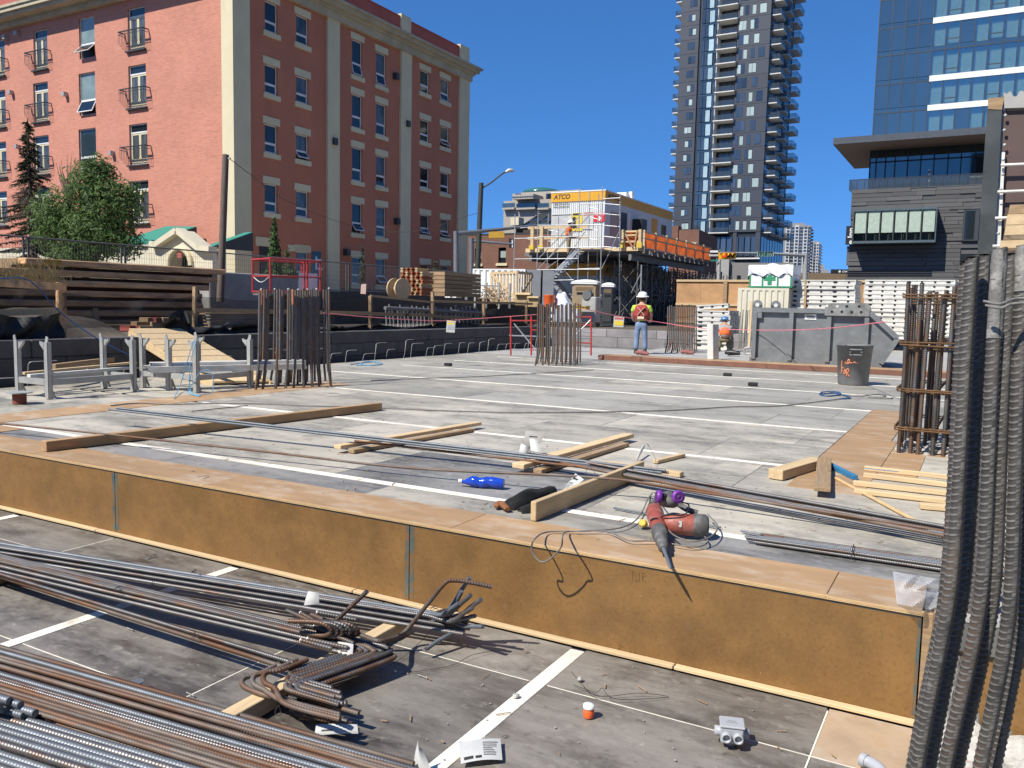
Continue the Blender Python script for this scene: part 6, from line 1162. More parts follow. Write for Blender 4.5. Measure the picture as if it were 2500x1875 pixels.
for p, q in (((376, 596), (388, 600)), ((386, 600), (441, 563)), ((441, 563), (494, 607)), ((492, 607), (522, 609))): a, c = G(*p), G(*q); cm.bar(a+V((0, -.06, 0)), c+V((0, -.06, 0)), .5, .26)
part('coping', cm, M_['cream'], gt); part('arch_ring', MB().tube([p+V((0, -.05, 0)) for p in arch], .14, 6), M_['pilaster'], gt); kz = G(441, 622); part('keystone', MB().box(kz.x-.16, kz.x+.16, gy-.08, gy-.004, kz.z-.15, kz.z+.2), M_['parapet'], gt)
part('side_wall', MB().box(G(-40, 600).x-30, ol[0].x-.02, gy+.1, gy+.6, lo, G(90, 610).z), M_['cream'], gt); part('coping', MB().box(G(-40, 600).x-30, ol[0].x-.02, gy, gy+.7, G(90, 610).z+.002, G(90, 610).z+.14), M_['cream'], gt)
M_['awn'] = mat('green awning', (.02, .20, .15), .7, var=.1, sc=2)
for l, q in (('large green awning beside the pointed gateway', ((298, 560), (410, 561), (373, 590), (300, 588), (300, 549), (345, 551))), ('small green awning end beyond the gateway', ((480, 590), (505, 590), (511, 606), (492, 606), (482, 590), (500, 590)))):
    A = [Py(x, y, gy+2.0) for x, y in q]; d = V((0, 2.6, .9)); a, c, e, f = A[0], A[1], A[2], A[3]
    t = th('awning', l, 'awning', (a.x, gy+2, GB), group='green awnings by the gateway'); b = MB().prism([f, e, e+V((.5, 2.4, .95)), f+V((.5, 2.4, .95))], (0, 0, .04)); part('slope', b, M_['awn'], t); part('valance', MB().box(f.x, e.x, f.y-.03, f.y, f.z-.35, f.z+.02), M_['awn'], t); part('gable', MB().prism([e, e+V((.5, 2.4, .95)), e+V((.5, 2.4, 0))], (.03, 0, 0)), M_['frame_d'], t); part('post', MB().bar((e.x-.1, f.y+.1, GB), (e.x-.1, f.y+.1, f.z), .1), M_['frame_d'], t)
# ---------------- trees
def leafm(n, c): return mat(n, c, .6, var=.35, sc=1.3, spec=.35, layers=[(tuple(x*1.6 for x in c), 5, (1, 1, 1), .55, .75, .6)])
def crown(blobs, n, size, flat=.0):
    b = MB(); tot = sum(r[0]*r[1]*r[2] for _, r in blobs)
    for c, r in blobs:
        for _ in range(int(n*r[0]*r[1]*r[2]/tot)):
            d = V((random.gauss(0, 1), random.gauss(0, 1), random.gauss(0, 1))).normalized(); k = random.random()**.38
            k *= 1+.12*math.sin(d.x*9+d.z*7)+.08*math.sin(d.y*13)
            p = V(c)+V((d.x*r[0]*k, d.y*r[1]*k, d.z*r[2]*k)); nrm = (d+V((rnd(-.8, .8), rnd(-.8, .8), rnd(-.2, .9)))).normalized(); u = nrm.orthogonal().normalized(); u = Matrix.Rotation(rnd(0, 6.28), 3, nrm) @ u; w = nrm.cross(u); s = size*rnd(.6, 1.25)
            b.add([p-u*s, p-w*s*.38+nrm*s*.1, p+u*s*1.1-nrm*s*.25, p+w*s*.38+nrm*s*.1], [(0, 1, 2, 3)])
    return b
tp_ = Pd(208, 660, 34); X = lambda x, y, dd=0: Pd(x, y, 34+dd); t = th('leafy_tree', 'dense bushy green tree in front of the coral building', 'tree', (tp_.x, tp_.y, 2.5)); s_ = 34/FPX
bl = [(X(225, 445), (62*s_, 1.0, 58*s_)), (X(150, 520), (72*s_, 1.2, 62*s_)), (X(275, 505), (70*s_, 1.2, 75*s_)), (X(215, 570), (98*s_, 1.5, 62*s_)), (X(120, 575), (40*s_, .8, 40*s_)), (X(300, 590), (46*s_, .9, 46*s_)), (X(245, 410), (38*s_, .7, 34*s_)), (X(320, 470), (34*s_, .6, 26*s_)), (X(190, 620), (80*s_, 1.1, 34*s_))]
part('crown', crown(bl, 17000, .095), translucent(leafm('tree leaves', (.115, .185, .055)), .38), t); b = MB()
b.tube(catmull([(tp_.x, tp_.y, 2.3), (tp_.x+.05, tp_.y, 3.6), X(215, 560), X(225, 450)], 5), [.16-.006*i for i in range(16)], 8)
for q in ((150, 520), (285, 500), (120, 575), (300, 590)): b.tube([(tp_.x+.03, tp_.y, 3.3), V((tp_.x, tp_.y, 3.9)).lerp(X(*q), .5), X(*q)], [.09, .06, .02], 6)
part('trunk', b, M_['bark'], t)
# bare twigs and spruce
tp_ = Pd(82, 640, 37); s_ = 37/FPX; t = th('spruce_tree', 'ragged dark spruce with a thin top and brown bare branches', 'tree', (tp_.x, tp_.y, 2.5)); tz = Pd(80, 296, 37).z; b = MB(); nb_ = MB()
b.tube([(tp_.x, tp_.y, 2.3), (tp_.x-.05, tp_.y, 6), (tp_.x-.1, tp_.y, tz)], [.17, .11, .02], 8)
for i in range(230):
    f = (i+rnd(0, 1))/230; z = tz-.15-(tz-3.0)*f; L = (.12+1.75*f)*rnd(.55, 1.15); a = rnd(0, 6.28); d = V((math.cos(a), math.sin(a), 0)); r0 = V((tp_.x-.08, tp_.y, z)); tip = r0+d*L+V((0, 0, -.28*L+rnd(-.05, .1))); dead = .38 < f < .62 and d.x > -.1
    b.tube([r0, r0.lerp(tip, .5)+V((0, 0, .06)), tip], [.03, .018, .006], 4)
    for k in range(int(14+46*L)):
        p = r0.lerp(tip, rnd(.15, 1.0)); u = (d*rnd(.2, 1)+V((rnd(-.8, .8), rnd(-.8, .8), rnd(-.9, .15)))).normalized(); w = u.orthogonal().normalized()*.016; s = rnd(.07, .2)
        if dead: b.tube([p, p+u*s*1.6], [.006, .003], 3, False)
        else:
            for q in range(2): w2 = Matrix.Rotation(1.57*q+rnd(0, 1), 3, u) @ w; nb_.add([p-w2, p+w2, p+u*s+w2*.6, p+u*s-w2*.6], [(0, 1, 2, 3)])
part('trunk', b, M_['bark'], t); part('crown', nb_, leafm('spruce needles', (.048, .056, .026)), t)
tp_ = Pd(178, 620, 36); t = th('bare_sapling', 'leafless brown branches between the spruce and the bushy tree', 'tree', (tp_.x, tp_.y, 2.5)); b = MB()
for i in range(26):
    x = 165+rnd(-30, 40); q = [V((tp_.x, tp_.y, 2.6)), Pd(170+rnd(-4, 4), 520, 36), Pd(168+(x-168)*.6, 450, 36), Pd(x, 385+rnd(-10, 55), 36)]; b.tube(catmull(q, 4), [.035-.0024*k for k in range(13)], 4)
part('trunk', b, M_['bark'], t)
for x, yt, yb, w, D, l, c, n in ((668, 540, 716, 22, 31, 'young bright green street tree behind the red lift basket', (.05, .10, .022), 3400), (705, 612, 700, 26, 32, 'low leafy shoot beside the young street tree', (.05, .10, .025), 900), (884, 600, 710, 10, 40, 'thin dark young tree against the shaded coral wall', (.03, .04, .02), 500), (1062, 636, 690, 20, 44, 'small dark shrub by the end of the shaded wall', (.03, .05, .02), 500)):
    p = Pd(x, yb, D); s = D/FPX; t = th('young_tree', l, 'tree', (p.x, p.y, 2.5), group='young street trees'); H_ = (yb-yt)*s; bl = [(p+V((rnd(-.1, .1)*w*s*2, 0, H_*f)), (w*s*(1.15-f)*1.05+.03, w*s*(1.15-f)+.03, H_*.13)) for f in (.25, .4, .55, .7, .84, .94)]
    part('crown', crown(bl, n, .06 if n > 600 else .07), leafm('young leaves', c), t); part('trunk', MB().tube([(p.x, p.y, 2.4), (p.x, p.y, p.z+H_*.5), (p.x, p.y, p.z+H_*.95)], [.05, .03, .008], 6), M_['bark'], t)
# ---------------- poles and street furniture
a, c = Pd(537, 690, 26), Pd(551, 378, 26); t = th('utility_pole', 'leaning wooden utility pole in front of the cream corner pilaster', 'pole', (a.x, a.y, a.z)); part('shaft', MB().tube([a-V((0, 0, .6)), c], [.115, .10], 12), M_['pole_wood'], t); part('bracket', MB().bar(c-V((-.12, 0, .12)), c-V((-.2, 0, .12)), .05), M_['galv'], t)
q = [Pd(556, 384, 26), Pd(610, 425, 30), Pd(700, 490, 38), Pd(850, 548, 48), Pd(1000, 566, 46), Pd(1165, 520, 46)]; t = solo('overhead_wire', 'thin overhead wire sagging from the wooden pole to the lamp post', 'wire', MB().tube(catmull(q, 5), .012, 4), M_['wire'], q[0])
D = 46; a, c = Pd(1163, 735, D), Pd(1175, 447, D); t = th('street_lamp', 'tall dark street lamp post with one long curved arm', 'street lamp', (a.x, a.y, 2.5)); pm = mat('black green pole', (.03, .034, .028), .6, var=.2)
part('shaft', MB().tube([V((a.x, a.y, 2.4)), c], [.17, .13], 12), pm, t); part('arm', MB().tube(catmull([Pd(1176, 460, D), Pd(1200, 445, D), Pd(1225, 425, D), Pd(1238, 419, D)], 5), .045, 7), pm, t)
hd = part('lamp_head', MB().tube([Pd(1234, 420, D), Pd(1242, 416, D), Pd(1250, 416, D), Pd(1254, 419, D)], [.05, .11, .11, .04], 10), M_['galv'], t)
D = 44; t = th('traffic_mast', 'grey traffic mast with a long arm carrying yellow signals seen from behind', 'traffic mast', Pd(1113, 730, D)); gm = mat('grey mast steel', (.16, .17, .19), .5, .4, var=.15)
part('pole', MB().tube([Pd(1114, 735, D), Pd(1113, 565, D)], [.16, .14], 12), gm, t); part('arm', MB().tube([Pd(1110, 571, D), Pd(1200, 562, D+.6), Pd(1335, 548, D+1.5)], [.13, .10, .06], 10), gm, t)
sg = part('signal_housing', MB().prism([Pd(1193, 566, D), Pd(1231, 564, D), Pd(1231, 580, D), Pd(1193, 581, D)], _fw*.3), mat('signal yellow back', (.45, .26, .02), .6), t)
t = th('lane_mast', 'shorter grey mast with an arm holding a black turn arrow sign', 'sign mast', Pd(1150, 730, 48)); D = 48
part('pole', MB().tube([Pd(1150, 735, D), Pd(1151, 582, D)], .15, 12), gm, t); part('arm', MB().tube([Pd(1152, 588, D), Pd(1250, 596, D)], [.09, .06], 8), gm, t); P = lambda x, y, e=0: Pd(x, y, D-e)
part('arrow_sign', MB().prism([P(1243, 582), P(1255, 583), P(1255, 606), P(1243, 605)], _fw*.05), M_['black'], t); part('arrow_mark', MB().prism([P(1249.5, 586, .02), P(1252, 586, .02), P(1252, 604, .02), P(1249.5, 604, .02)], _fw*.01).prism([P(1245, 596, .02), P(1250, 591, .02), P(1250, 600, .02)], _fw*.01).prism([P(1248.3, 588, .02), P(1250.7, 584.5, .02), P(1253.2, 588, .02)], _fw*.01), M_['white'], t)
# traffic lights and street sign on the right
def text(s, w, M, m, par, name='lettering', bold=.012, shear=0, ext=.004, h=None):
    cu = bpy.data.curves.new('t', 'FONT'); cu.body = s; cu.size = 1; cu.offset = bold; cu.shear = shear; cu.extrude = 0; cu.resolution_u = 3; o = bpy.data.objects.new('t', cu); COL.objects.link(o); bpy.context.view_layer.update()
    me = bpy.data.meshes.new_from_object(o.evaluated_get(bpy.context.evaluated_depsgraph_get())); bpy.data.objects.remove(o)
    xs = [v.co.x for v in me.vertices]; ys = [v.co.y for v in me.vertices]; k = w/(max(xs)-min(xs)); ky = h/(max(ys)-min(ys)) if h else k; x0, y0 = min(xs), min(ys)
    for v in me.vertices: v.co = ((v.co.x-x0)*k, (v.co.y-y0)*ky, 0)
    me.materials.clear(); return put(name, me, m, par, MW[par.name].inverted() @ M)
def face_M(o, x, n):     # text frame: origin, reading direction, towards-viewer normal
    x = V(x).normalized(); n = V(n).normalized(); y = n.cross(x); M = Matrix((x, y, n)).transposed().to_4x4(); M.translation = o; return M
sgp = VPl(Pd(1765, 622, 48.2), Pd(1972, 630, 50.6)); nf_ = sgp.n
t = th('signal_mast', 'galvanised signal mast with a red traffic light and a green street name board', 'traffic mast', (sgp.at(1967, 690).x, sgp.at(1967, 690).y, 1.5))
S_ = lambda x, y, e=0: sgp.at(x, y)+nf_*e
part('pole', MB().tube([S_(1965, 690), S_(1967, 619)], [.15, .15], 12), M_['galv'], t); part('arm', MB().tube([S_(1966, 624), S_(1880, 619), S_(1758, 617)], [.10, .08, .05], 9), M_['galv'], t)
hs_ = part('signal_housing', MB().prism([S_(1760, 616, .05), S_(1796, 615, .05), S_(1795, 632, .05), S_(1761, 633, .05)], -nf_*.3), mat('signal yellow', (.72, .36, .02), .5), t)
for i, x in enumerate((1767, 1777.5, 1787)):
    p = S_(x, 624, .06); R = nf_.to_track_quat('Z', 'Y').to_matrix().to_4x4(); lm = mat('lit red lens', (.5, .02, .01), .4) if i == 0 else M_['black']
    if i == 0: bs = lm.node_tree.nodes['Principled BSDF']; bs.inputs['Emission Color'].default_value = (1, .06, .02, 1); bs.inputs['Emission Strength'].default_value = .8
    part('lens', MB().lathe([(.115, 0), (.1, .02), (.02, .03)], p, 14, R), lm, hs_)
    vz = MB().grid(lambda u, v: p+R.to_3x3() @ V((.13*math.cos(math.pi*u), .13*math.sin(math.pi*u), .16*v)), 10, 1); part('visor', vz, hs_.data.materials[0], hs_)
nb_b = part('name_board', MB().prism([S_(1845, 614.5, .14), S_(1885, 613.5, .14), S_(1885, 626, .14), S_(1845, 627, .14)], -nf_*.04), mat('street sign green', (.015, .22, .12), .5), t)
bw = (S_(1885, 620)-S_(1845, 620)).length; text('5 ST SW', bw*.86, face_M(S_(1847.8, 624.6, .145), sgp.x+V((0, 0, .004)), nf_), M_['white'], t, bold=.002)
bd = MB()
for a, c in (((1845.5, 614.9), (1884.5, 613.9)), ((1884.5, 613.9), (1884.5, 625.7)), ((1884.5, 625.7), (1845.5, 626.6)), ((1845.5, 626.6), (1845.5, 614.9))): bd.bar(S_(*a, .142), S_(*c, .142), .03, .01)
part('board_border', bd, M_['white'], t)
t = th('sign_post', 'grey post with a one way sign and smaller plates left of the red light', 'sign post', Pd(1755, 690, 50)); D = 50; part('post', MB().tube([Pd(1754, 690, D), Pd(1756, 610, D)], .12, 9), M_['galv'], t)
P = lambda x, y, e=0: Pd(x, y, D-.2-e)
for x0, y0, x1, y1, m in ((1731, 608.5, 1756, 619, 'black'), (1733.5, 611.5, 1753.5, 616.5, 'white'), (1731, 620, 1755, 625.5, 'paper_shade'), (1735, 634, 1753, 638, 'awn')): part('plate', MB().prism([P(x0, y0, .06 if m == 'white' else 0), P(x1, y0, .06 if m == 'white' else 0), P(x1, y1, .06 if m == 'white' else 0), P(x0, y1, .06 if m == 'white' else 0)], _fw*.03), M_[m], t)
# ================================================================ SITE OFFICES, SCAFFOLD
K1 = lambda x, y: (1270+x/4.424, 430+y/4.424)
AC = Pd(1478, 463, 44); AX, AY, AZ = AC.x, AC.y, AC.z; AXL = Py(1347, 480, AY).x; AYE = Px(1642, 530, AX).y; AB = Py(1478, 610, AY).z; BZ = Py(1478, 488, AY).z
M_['atco_y'] = mat('office yellow band', (.66, .33, .02), .5, var=.04, sc=2); M_['atco_w'] = mat('office white cladding', (.60, .62, .62), .5, var=.05, sc=1)
def office(label, z0, z1, zb, sign):
    t = th('site_office', label, 'site office', (AX, AY, z0), group='stacked site offices'); n_ = 26; pr = []
    for i in range(n_):
        s = AXL+(AX-AXL)*i/n_; p = (AX-AXL)/n_; pr += [(s, AY+.03), (s+p*.35, AY+.03), (s+p*.5, AY), (s+p*.85, AY)]
    pr.append((AX, AY)); k = len(pr); part('end_cladding', MB().add([(x, y, z) for z in (z0, zb) for x, y in pr], [(i, i+1, k+i+1, k+i) for i in range(k-1)]), M_['atco_w'], t)
    part('side_cladding', MB().box(AXL, AX-.001, AY+.04, AYE, z0, zb), M_['atco_w'], t); part('yellow_band', MB().box(AXL-.02, AX+.02, AY-.03, AYE+.02, zb, z1-.05), M_['atco_y'], t); part('roof_edge', MB().box(AXL-.04, AX+.04, AY-.05, AYE+.04, z1-.05, z1+.01), M_['white'] if sign else M_['lumber_old'], t)
    h = (z1-zb); text('ATCO', 1.0, face_M(V((AXL+.13, AY-.034, zb+h*.25)), (1, 0, 0), (0, -1, 0)), M_['ink'], t, 'lettering', .03, .18, h=h*.5); text('ATCO', 1.9, face_M(V((AX+.024, AY+.25, zb+h*.25)), (0, 1, 0), (1, 0, 0)), M_['ink'], t, 'lettering', .03, .18, h=h*.5)
    return t
t = office('upper white site office with a yellow band and safety boards on its end', AB, AZ, BZ, True)
sx = lambda x: Py(x, 540, AY).x; sz = lambda y: Py(1410, y, AY).z
text('1-800-575-ATCO', sx(1389)-sx(1350), face_M(V((sx(1350), AY-.012, sz(499))), (1, 0, 0), (0, -1, 0)), M_['ink'], t, 'lettering', .014); text('www.atcosl.com', sx(1389)-sx(1350), face_M(V((sx(1350), AY-.012, sz(505.5))), (1, 0, 0), (0, -1, 0)), M_['ink'], t, 'lettering', .014)
def board(par, x0, x1, y0, y1, m, rows_=(), hd=None):
    o = part('safety_board', MB().box(sx(x0), sx(x1), AY-.03, AY-.004, sz(y1), sz(y0)), m, par)
    if hd: part('heading', MB().box(sx(x0)+.03, sx(x1)-.03, AY-.034, AY-.0305, sz(hd[1]), sz(hd[0])), hd[2], o)
    b = MB()
    for y in rows_: b.box(sx(x0)+.06, sx(x0)+.06+(sx(x1)-sx(x0)-.12)*rnd(.55, 1), AY-.0335, AY-.0305, sz(y+.9), sz(y))
    if rows_: part('print', b, gi, o)
    return o
board(t, 1347, 1396.5, 522, 574, M_['paper'], [527+3.1*i for i in range(14)], (522.8, 525, M_['ink'])); o = board(t, 1397.5, 1422, 520, 564, mat('yellow safety board', (.72, .53, .03), .6), (), (521, 526, M_['ink']))
for i in range(4): 
    part('warning_mark', MB().lathe([(.11, 0), (.11, .004)], (sx(1402.5), AY-.031, sz(534+6.6*i)), 14, Matrix.Rotation(rad(90), 4, 'X')), M_['ink'], o); part('print', MB().box(sx(1408), sx(1419), AY-.034, AY-.031, sz(533.5+6.6*i), sz(532.5+6.6*i)).box(sx(1408), sx(1417), AY-.034, AY-.031, sz(536+6.6*i), sz(535+6.6*i)), gi, o)
board(t, 1423.5, 1449, 519, 560, M_['paper'], [530+3*i for i in range(9)], (520, 527, mat('dark red heading', (.35, .03, .04), .6))); o = board(t, 1450, 1476.5, 522, 543, mat('first aid red', (.62, .02, .03), .6)); text('FIRST AID', sx(1474.5)-sx(1452), face_M(V((sx(1452), AY-.035, sz(527.6))), (1, 0, 0), (0, -1, 0)), M_['white'], o, 'lettering', .02)
part('cross_mark', MB().box(sx(1461.8), sx(1465.6), AY-.034, AY-.031, sz(541), sz(529.5)).box(sx(1459.3), sx(1468.2), AY-.035, AY-.0312, sz(537), sz(533.4)), M_['white'], o)
def sideq(par, name, px0, px1, y0a, y1a, m, e=.01):
    a, c = Px(px0, y0a, AX), Px(px1, y0a, AX); z0, z1 = Px(px0, y1a, AX).z, a.z; return part(name, MB().box(AX+.001, AX+e, a.y, c.y, z0, z1), m, par)
sideq(t, 'door', 1517, 1530, 518, 562, M_['black'], .03); sideq(t, 'door_leaf', 1531, 1538, 518, 562, M_['frame_w'], .05); sideq(t, 'store_panel', 1491, 1512, 516, 578, mat('pinkish board', (.42, .33, .30), .7), .03); sideq(t, 'dark_porch', 1544, 1556, 535, 562, M_['black'], .6); w = sideq(t, 'window', 1612, 1627, 546, 574, M_['frame_w'], .03); sideq(w, 'pane', 1613.5, 1625.5, 548, 572.5, M_['pane_dark'], .036); sideq(t, 'yellow_stripe', 1591, 1605, 532, 566, M_['atco_y'], .015)
part('air_unit', MB().box(AX-1.6, AX-.5, AY+4.2, AY+5.4, AZ+.02, AZ+.42).box(AX-.5, AX-.3, AY+4.6, AY+4.9, AZ+.02, AZ+.5), M_['white'], t)
Zp = Py(1478, 616, AY-1).z
PX0, PX1, PY0, PY1 = Py(1284, 620, AY-1.6).x, Py(1566, 614, AY-1.6).x, AY-1.6, 0
PY1 = Px(1731, 646, PX1).y; Zp = AB-.05
Lo = office('lower site office under the timber platform, in the shade', 1.25, Zp-.64, Zp-1.3, False)
for i in range(4): ya = AY+1.2+i*3.4; w = part('window', MB().box(AX, AX+.03, ya, ya+1.0, 2.2, 3.2), M_['frame_w'], Lo); part('pane', MB().box(AX+.03, AX+.036, ya+.08, ya+.92, 2.28, 3.12), M_['pane_dark'], w)
pf_ = th('platform', 'raised timber and steel platform carrying the upper site office', 'platform', (PX0, PY0, Zp)); part('deck', MB().box(PX0, PX1, PY0, PY1, Zp-.12, Zp), M_['lumber_old'], pf_)
y = PY0+.3
while y < PY1: part('joist', MB().box(PX0-.25, PX1+.35, y, y+.12, Zp-.32, Zp-.122), M_['steel_dark'], pf_); y += .9
for x in (PX0+.3, (PX0+PX1)/2, PX1-.6): part('bearer', MB().box(x, x+.16, PY0-.2, PY1+.3, Zp-.62, Zp-.322), M_['steel_dark'], pf_)
part('edge_timber', MB().box(PX0, PX1+.02, PY0-.05, PY0-.002, Zp-.14, Zp+.06), M_['lumber'], pf_)
og = th('edge_barrier', 'orange sheeted edge barrier with timber posts along the platform', 'barrier', (PX1, PY0, Zp)); bh = Px(1566, 562, PX1).z-Zp
n_ = 7; xs0 = Py(1519, 600, PY0).x
for i in range(n_):
    a, c = PY0+(PY1-PY0)*i/n_, PY0+(PY1-PY0)*(i+1)/n_; part('sheet', MB().grid(lambda u, v: V((PX1+.05+.03*math.sin(u*9+i)*math.sin(v*7), a+(c-a)*u, Zp+.05+(bh-.1)*v)), 6, 4), M_['orange_net'], og); part('post', MB().box(PX1+.06, PX1+.15, a, a+.09, Zp-.25, Zp+bh+.02), M_['lumber'], og)
for z in (Zp+bh-.08, Zp+bh*.55): part('rail', MB().box(PX1+.085, PX1+.125, PY0, PY1, z-.035, z+.035), M_['lumber'], og)
part('sheet', MB().grid(lambda u, v: V((xs0+.1+(PX1-xs0-.2)*u, PY0+.05+.04*math.sin(v*8+u*5), Zp+.1+(bh-.15)*v)), 6, 6), M_['orange_net'], og)
for x in (xs0, PX1-.14): part('post', MB().box(x, x+.14, PY0-.12, PY0+.02, Zp-.02, Zp+bh+.05), M_['lumber'], og); part('yellow_shoe', MB().box(x-.07, x+.2, PY0-.18, PY0-.125, Zp, Zp+.28), M_['yellow'], og)
for z in (.42, .78, 1.0): part('rail', MB().box(xs0+.142, PX1-.142, PY0-.1, PY0-.05, Zp+bh*z-.08, Zp+bh*z), M_['lumber'], og)
part('brace', MB().bar((xs0+.1, PY0-.14, Zp+bh), (xs0+.6, PY0-.14, Zp+.05), .07, .03, (0, 1, 0)).bar((PX1-.2, PY0-.15, Zp+bh), (xs0+.7, PY0-.15, Zp+.05), .07, .03, (0, 1, 0)), M_['lumber_old'], og)
g2 = th('edge_barrier', 'bare timber guard rail at the open end of the platform', 'barrier', (PX0, PY0, Zp))
for x in (PX0+.3, AXL+.2): part('post', MB().box(x, x+.18, PY0-.1, PY0-.03, Zp-.02, Zp+1.2), M_['lumber'], g2); part('yellow_shoe', MB().box(x-.05, x+.22, PY0-.16, PY0-.102, Zp, Zp+.22), M_['yellow'], g2)
for z in (.6, 1.15): part('rail', MB().box(PX0+.1, AX-.2, PY0-.03, PY0+.01, Zp+z-.07, Zp+z+.07), M_['lumber'], g2)
# shoring towers under the platform
def shore():
    t = th('shoring_tower', 'grey braced shoring frames holding up the timber platform', 'shoring', group='shoring towers under the platform'); H_ = Zp-.64-1.2
    for x in (0, 1.25):
        for y in (0, 1.5): put('leg', MB().tube([(x, y, 0), (x, y, H_)], .034, 6), M_['steel_dark'], t)
        for z in (.15, H_*.5, H_-.15): put('ledger', MB().tube([(x, 0, z), (x, 1.5, z)], .024, 5), M_['steel_dark'], t)
    for y in (0, 1.5):
        for a, c in ((.2, H_*.5), (H_*.5, H_-.2)): put('brace', MB().tube([(0, y, a), (1.25, y, c)], .02, 5).tube([(1.25, y, a), (0, y, c)], .02, 5), M_['steel_dark'], t)
    for x in (0, 1.25):
        for a, c in ((.2, H_*.5), (H_*.5, H_-.2)): put('brace', MB().tube([(x, 0, a), (x, 1.5, c)], .02, 5).tube([(x, 1.5, a), (x, 0, c)], .02, 5), M_['steel_dark'], t)
    return t
s0 = shore(); s0.matrix_world = Matrix.Translation((AX+.35, PY0+.2, 1.2))
for i in range(1, 9): copy_tree(s0, Matrix.Translation((AX+.35, PY0+.2+i*2.1, 1.2)))
for i in range(0, 9): copy_tree(s0, Matrix.Translation((PX1-1.5, PY0+.2+i*2.1, 1.2)) @ Matrix.Rotation(rad(2), 4, 'Z'))
# scaffold stair tower in front
SYF = AY-3.2; sc = th('scaffold_stair', 'galvanised scaffold stair tower climbing to the upper site office', 'scaffold', (Py(1314, 700, SYF).x, SYF, 1.2))
def stb(x0, y0, x1, y1, Y=SYF, r=.025, m='scaf', nm='tube'):
    a, c = Py(*K1(x0, y0), Y), Py(*K1(x1, y1), Y); part(nm, MB().tube([a, c], r, 6), M_[m], sc)
for x, ya, dy in ((195, 380, 0), (645, 125, 0), (890, 110, 0), (305, 405, 1.6), (415, 440, 1.6), (752, 165, 1.6), (848, 195, 1.6), (-55, 410, 0)): stb(x, ya, x-28*(1400-ya)/1250, 1400, SYF+dy, .026, nm='standard')
for x0, x1, y in ((190, 880, 530), (190, 630, 655), (190, 880, 775), (185, 625, 893), (180, 860, 1010), (290, 580, 1125), (645, 895, 297), (645, 890, 412), (-60, 195, 672), (-60, 190, 895), (640, 880, 655), (640, 875, 765), (620, 860, 1000)): stb(x0, y+2, x1, y-4, nm='ledger')
for x0, y0, x1, y1 in ((0, 560, 200, 545), (750, 335, 850, 360), (750, 440, 850, 470), (745, 560, 845, 590), (740, 670, 840, 695), (305, 580, 415, 605), (305, 700, 415, 720)): stb(x0, y0, x1, y1, SYF+1.6, .02, nm='ledger')
for x0, y0, x1, y1 in ((200, 890, 645, 425), (310, 890, 740, 430), (190, 1010, 560, 600), (310, 1115, 620, 790), (200, 1060, 420, 900), (430, 1030, 560, 900), (480, 1020, 570, 1130), (880, 1000, 1075, 590), (500, 890, 700, 600)): stb(x0, y0, x1, y1, SYF+.5, .022, nm='handrail')
# the flat stair strings and treads
a, c = Py(*K1(310, 1110), SYF+.9), Py(*K1(620, 800), SYF+.9); part('stringer', MB().bar(a, c, .04, .2), M_['scaf'], sc); part('stringer', MB().bar(a+V((0, .7, 0)), c+V((0, .7, 0)), .04, .2), M_['scaf'], sc)
for i in range(11): p = a.lerp(c, (i+.5)/11); part('tread', MB().box(p.x-.13, p.x+.13, p.y+.02, p.y+.68, p.z-.02, p.z+.015), M_['galv'], sc)
a2, c2 = Py(*K1(300, 1090), SYF+1.0), Py(*K1(560, 1400), SYF+1.0); part('stringer', MB().bar(a2, c2, .04, .2), M_['scaf'], sc); part('stringer', MB().bar(a2+V((0, .7, 0)), c2+V((0, .7, 0)), .04, .2), M_['scaf'], sc)
for i in range(9): p = a2.lerp(c2, (i+.5)/9); part('tread', MB().box(p.x-.13, p.x+.13, p.y+.02, p.y+.68, p.z-.02, p.z+.015), M_['galv'], sc)
z = Py(*K1(400, 780), SYF).z; part('landing', MB().box(Py(*K1(600, 780), SYF).x, Py(*K1(880, 770), SYF).x, SYF+.1, SYF+1.55, z-.1, z-.05), M_['galv'], sc)
# guard frame right of the office corner
for x, y0_, y1_ in ((1080, 185, 780),): stb(x, y0_, x-12, y1_+620, SYF+1.2, .026, nm='standard')
for y in (300, 410, 535, 655, 765): stb(890, y-5, 1075, y+12, SYF+1.0, .02, nm='ledger')
stb(890, 245, 1080, 235, SYF+1.1, .026, nm='ledger'); stb(1310, 960, 1300, 1400, SYF+1.4, .04, nm='prop'); stb(1310, 1040, 1200, 1260, SYF+1.4, .025, nm='handrail')
# person on the stair
pz = Py(*K1(520, 870), SYF+1.3); t = worker('person in orange work shirt climbing the scaffold stair', V((pz.x, SYF+1.3, pz.z-.0)), rad(-75), hi, hi, mat('khaki trousers', (.22, .17, .1), .9), M_['white'])
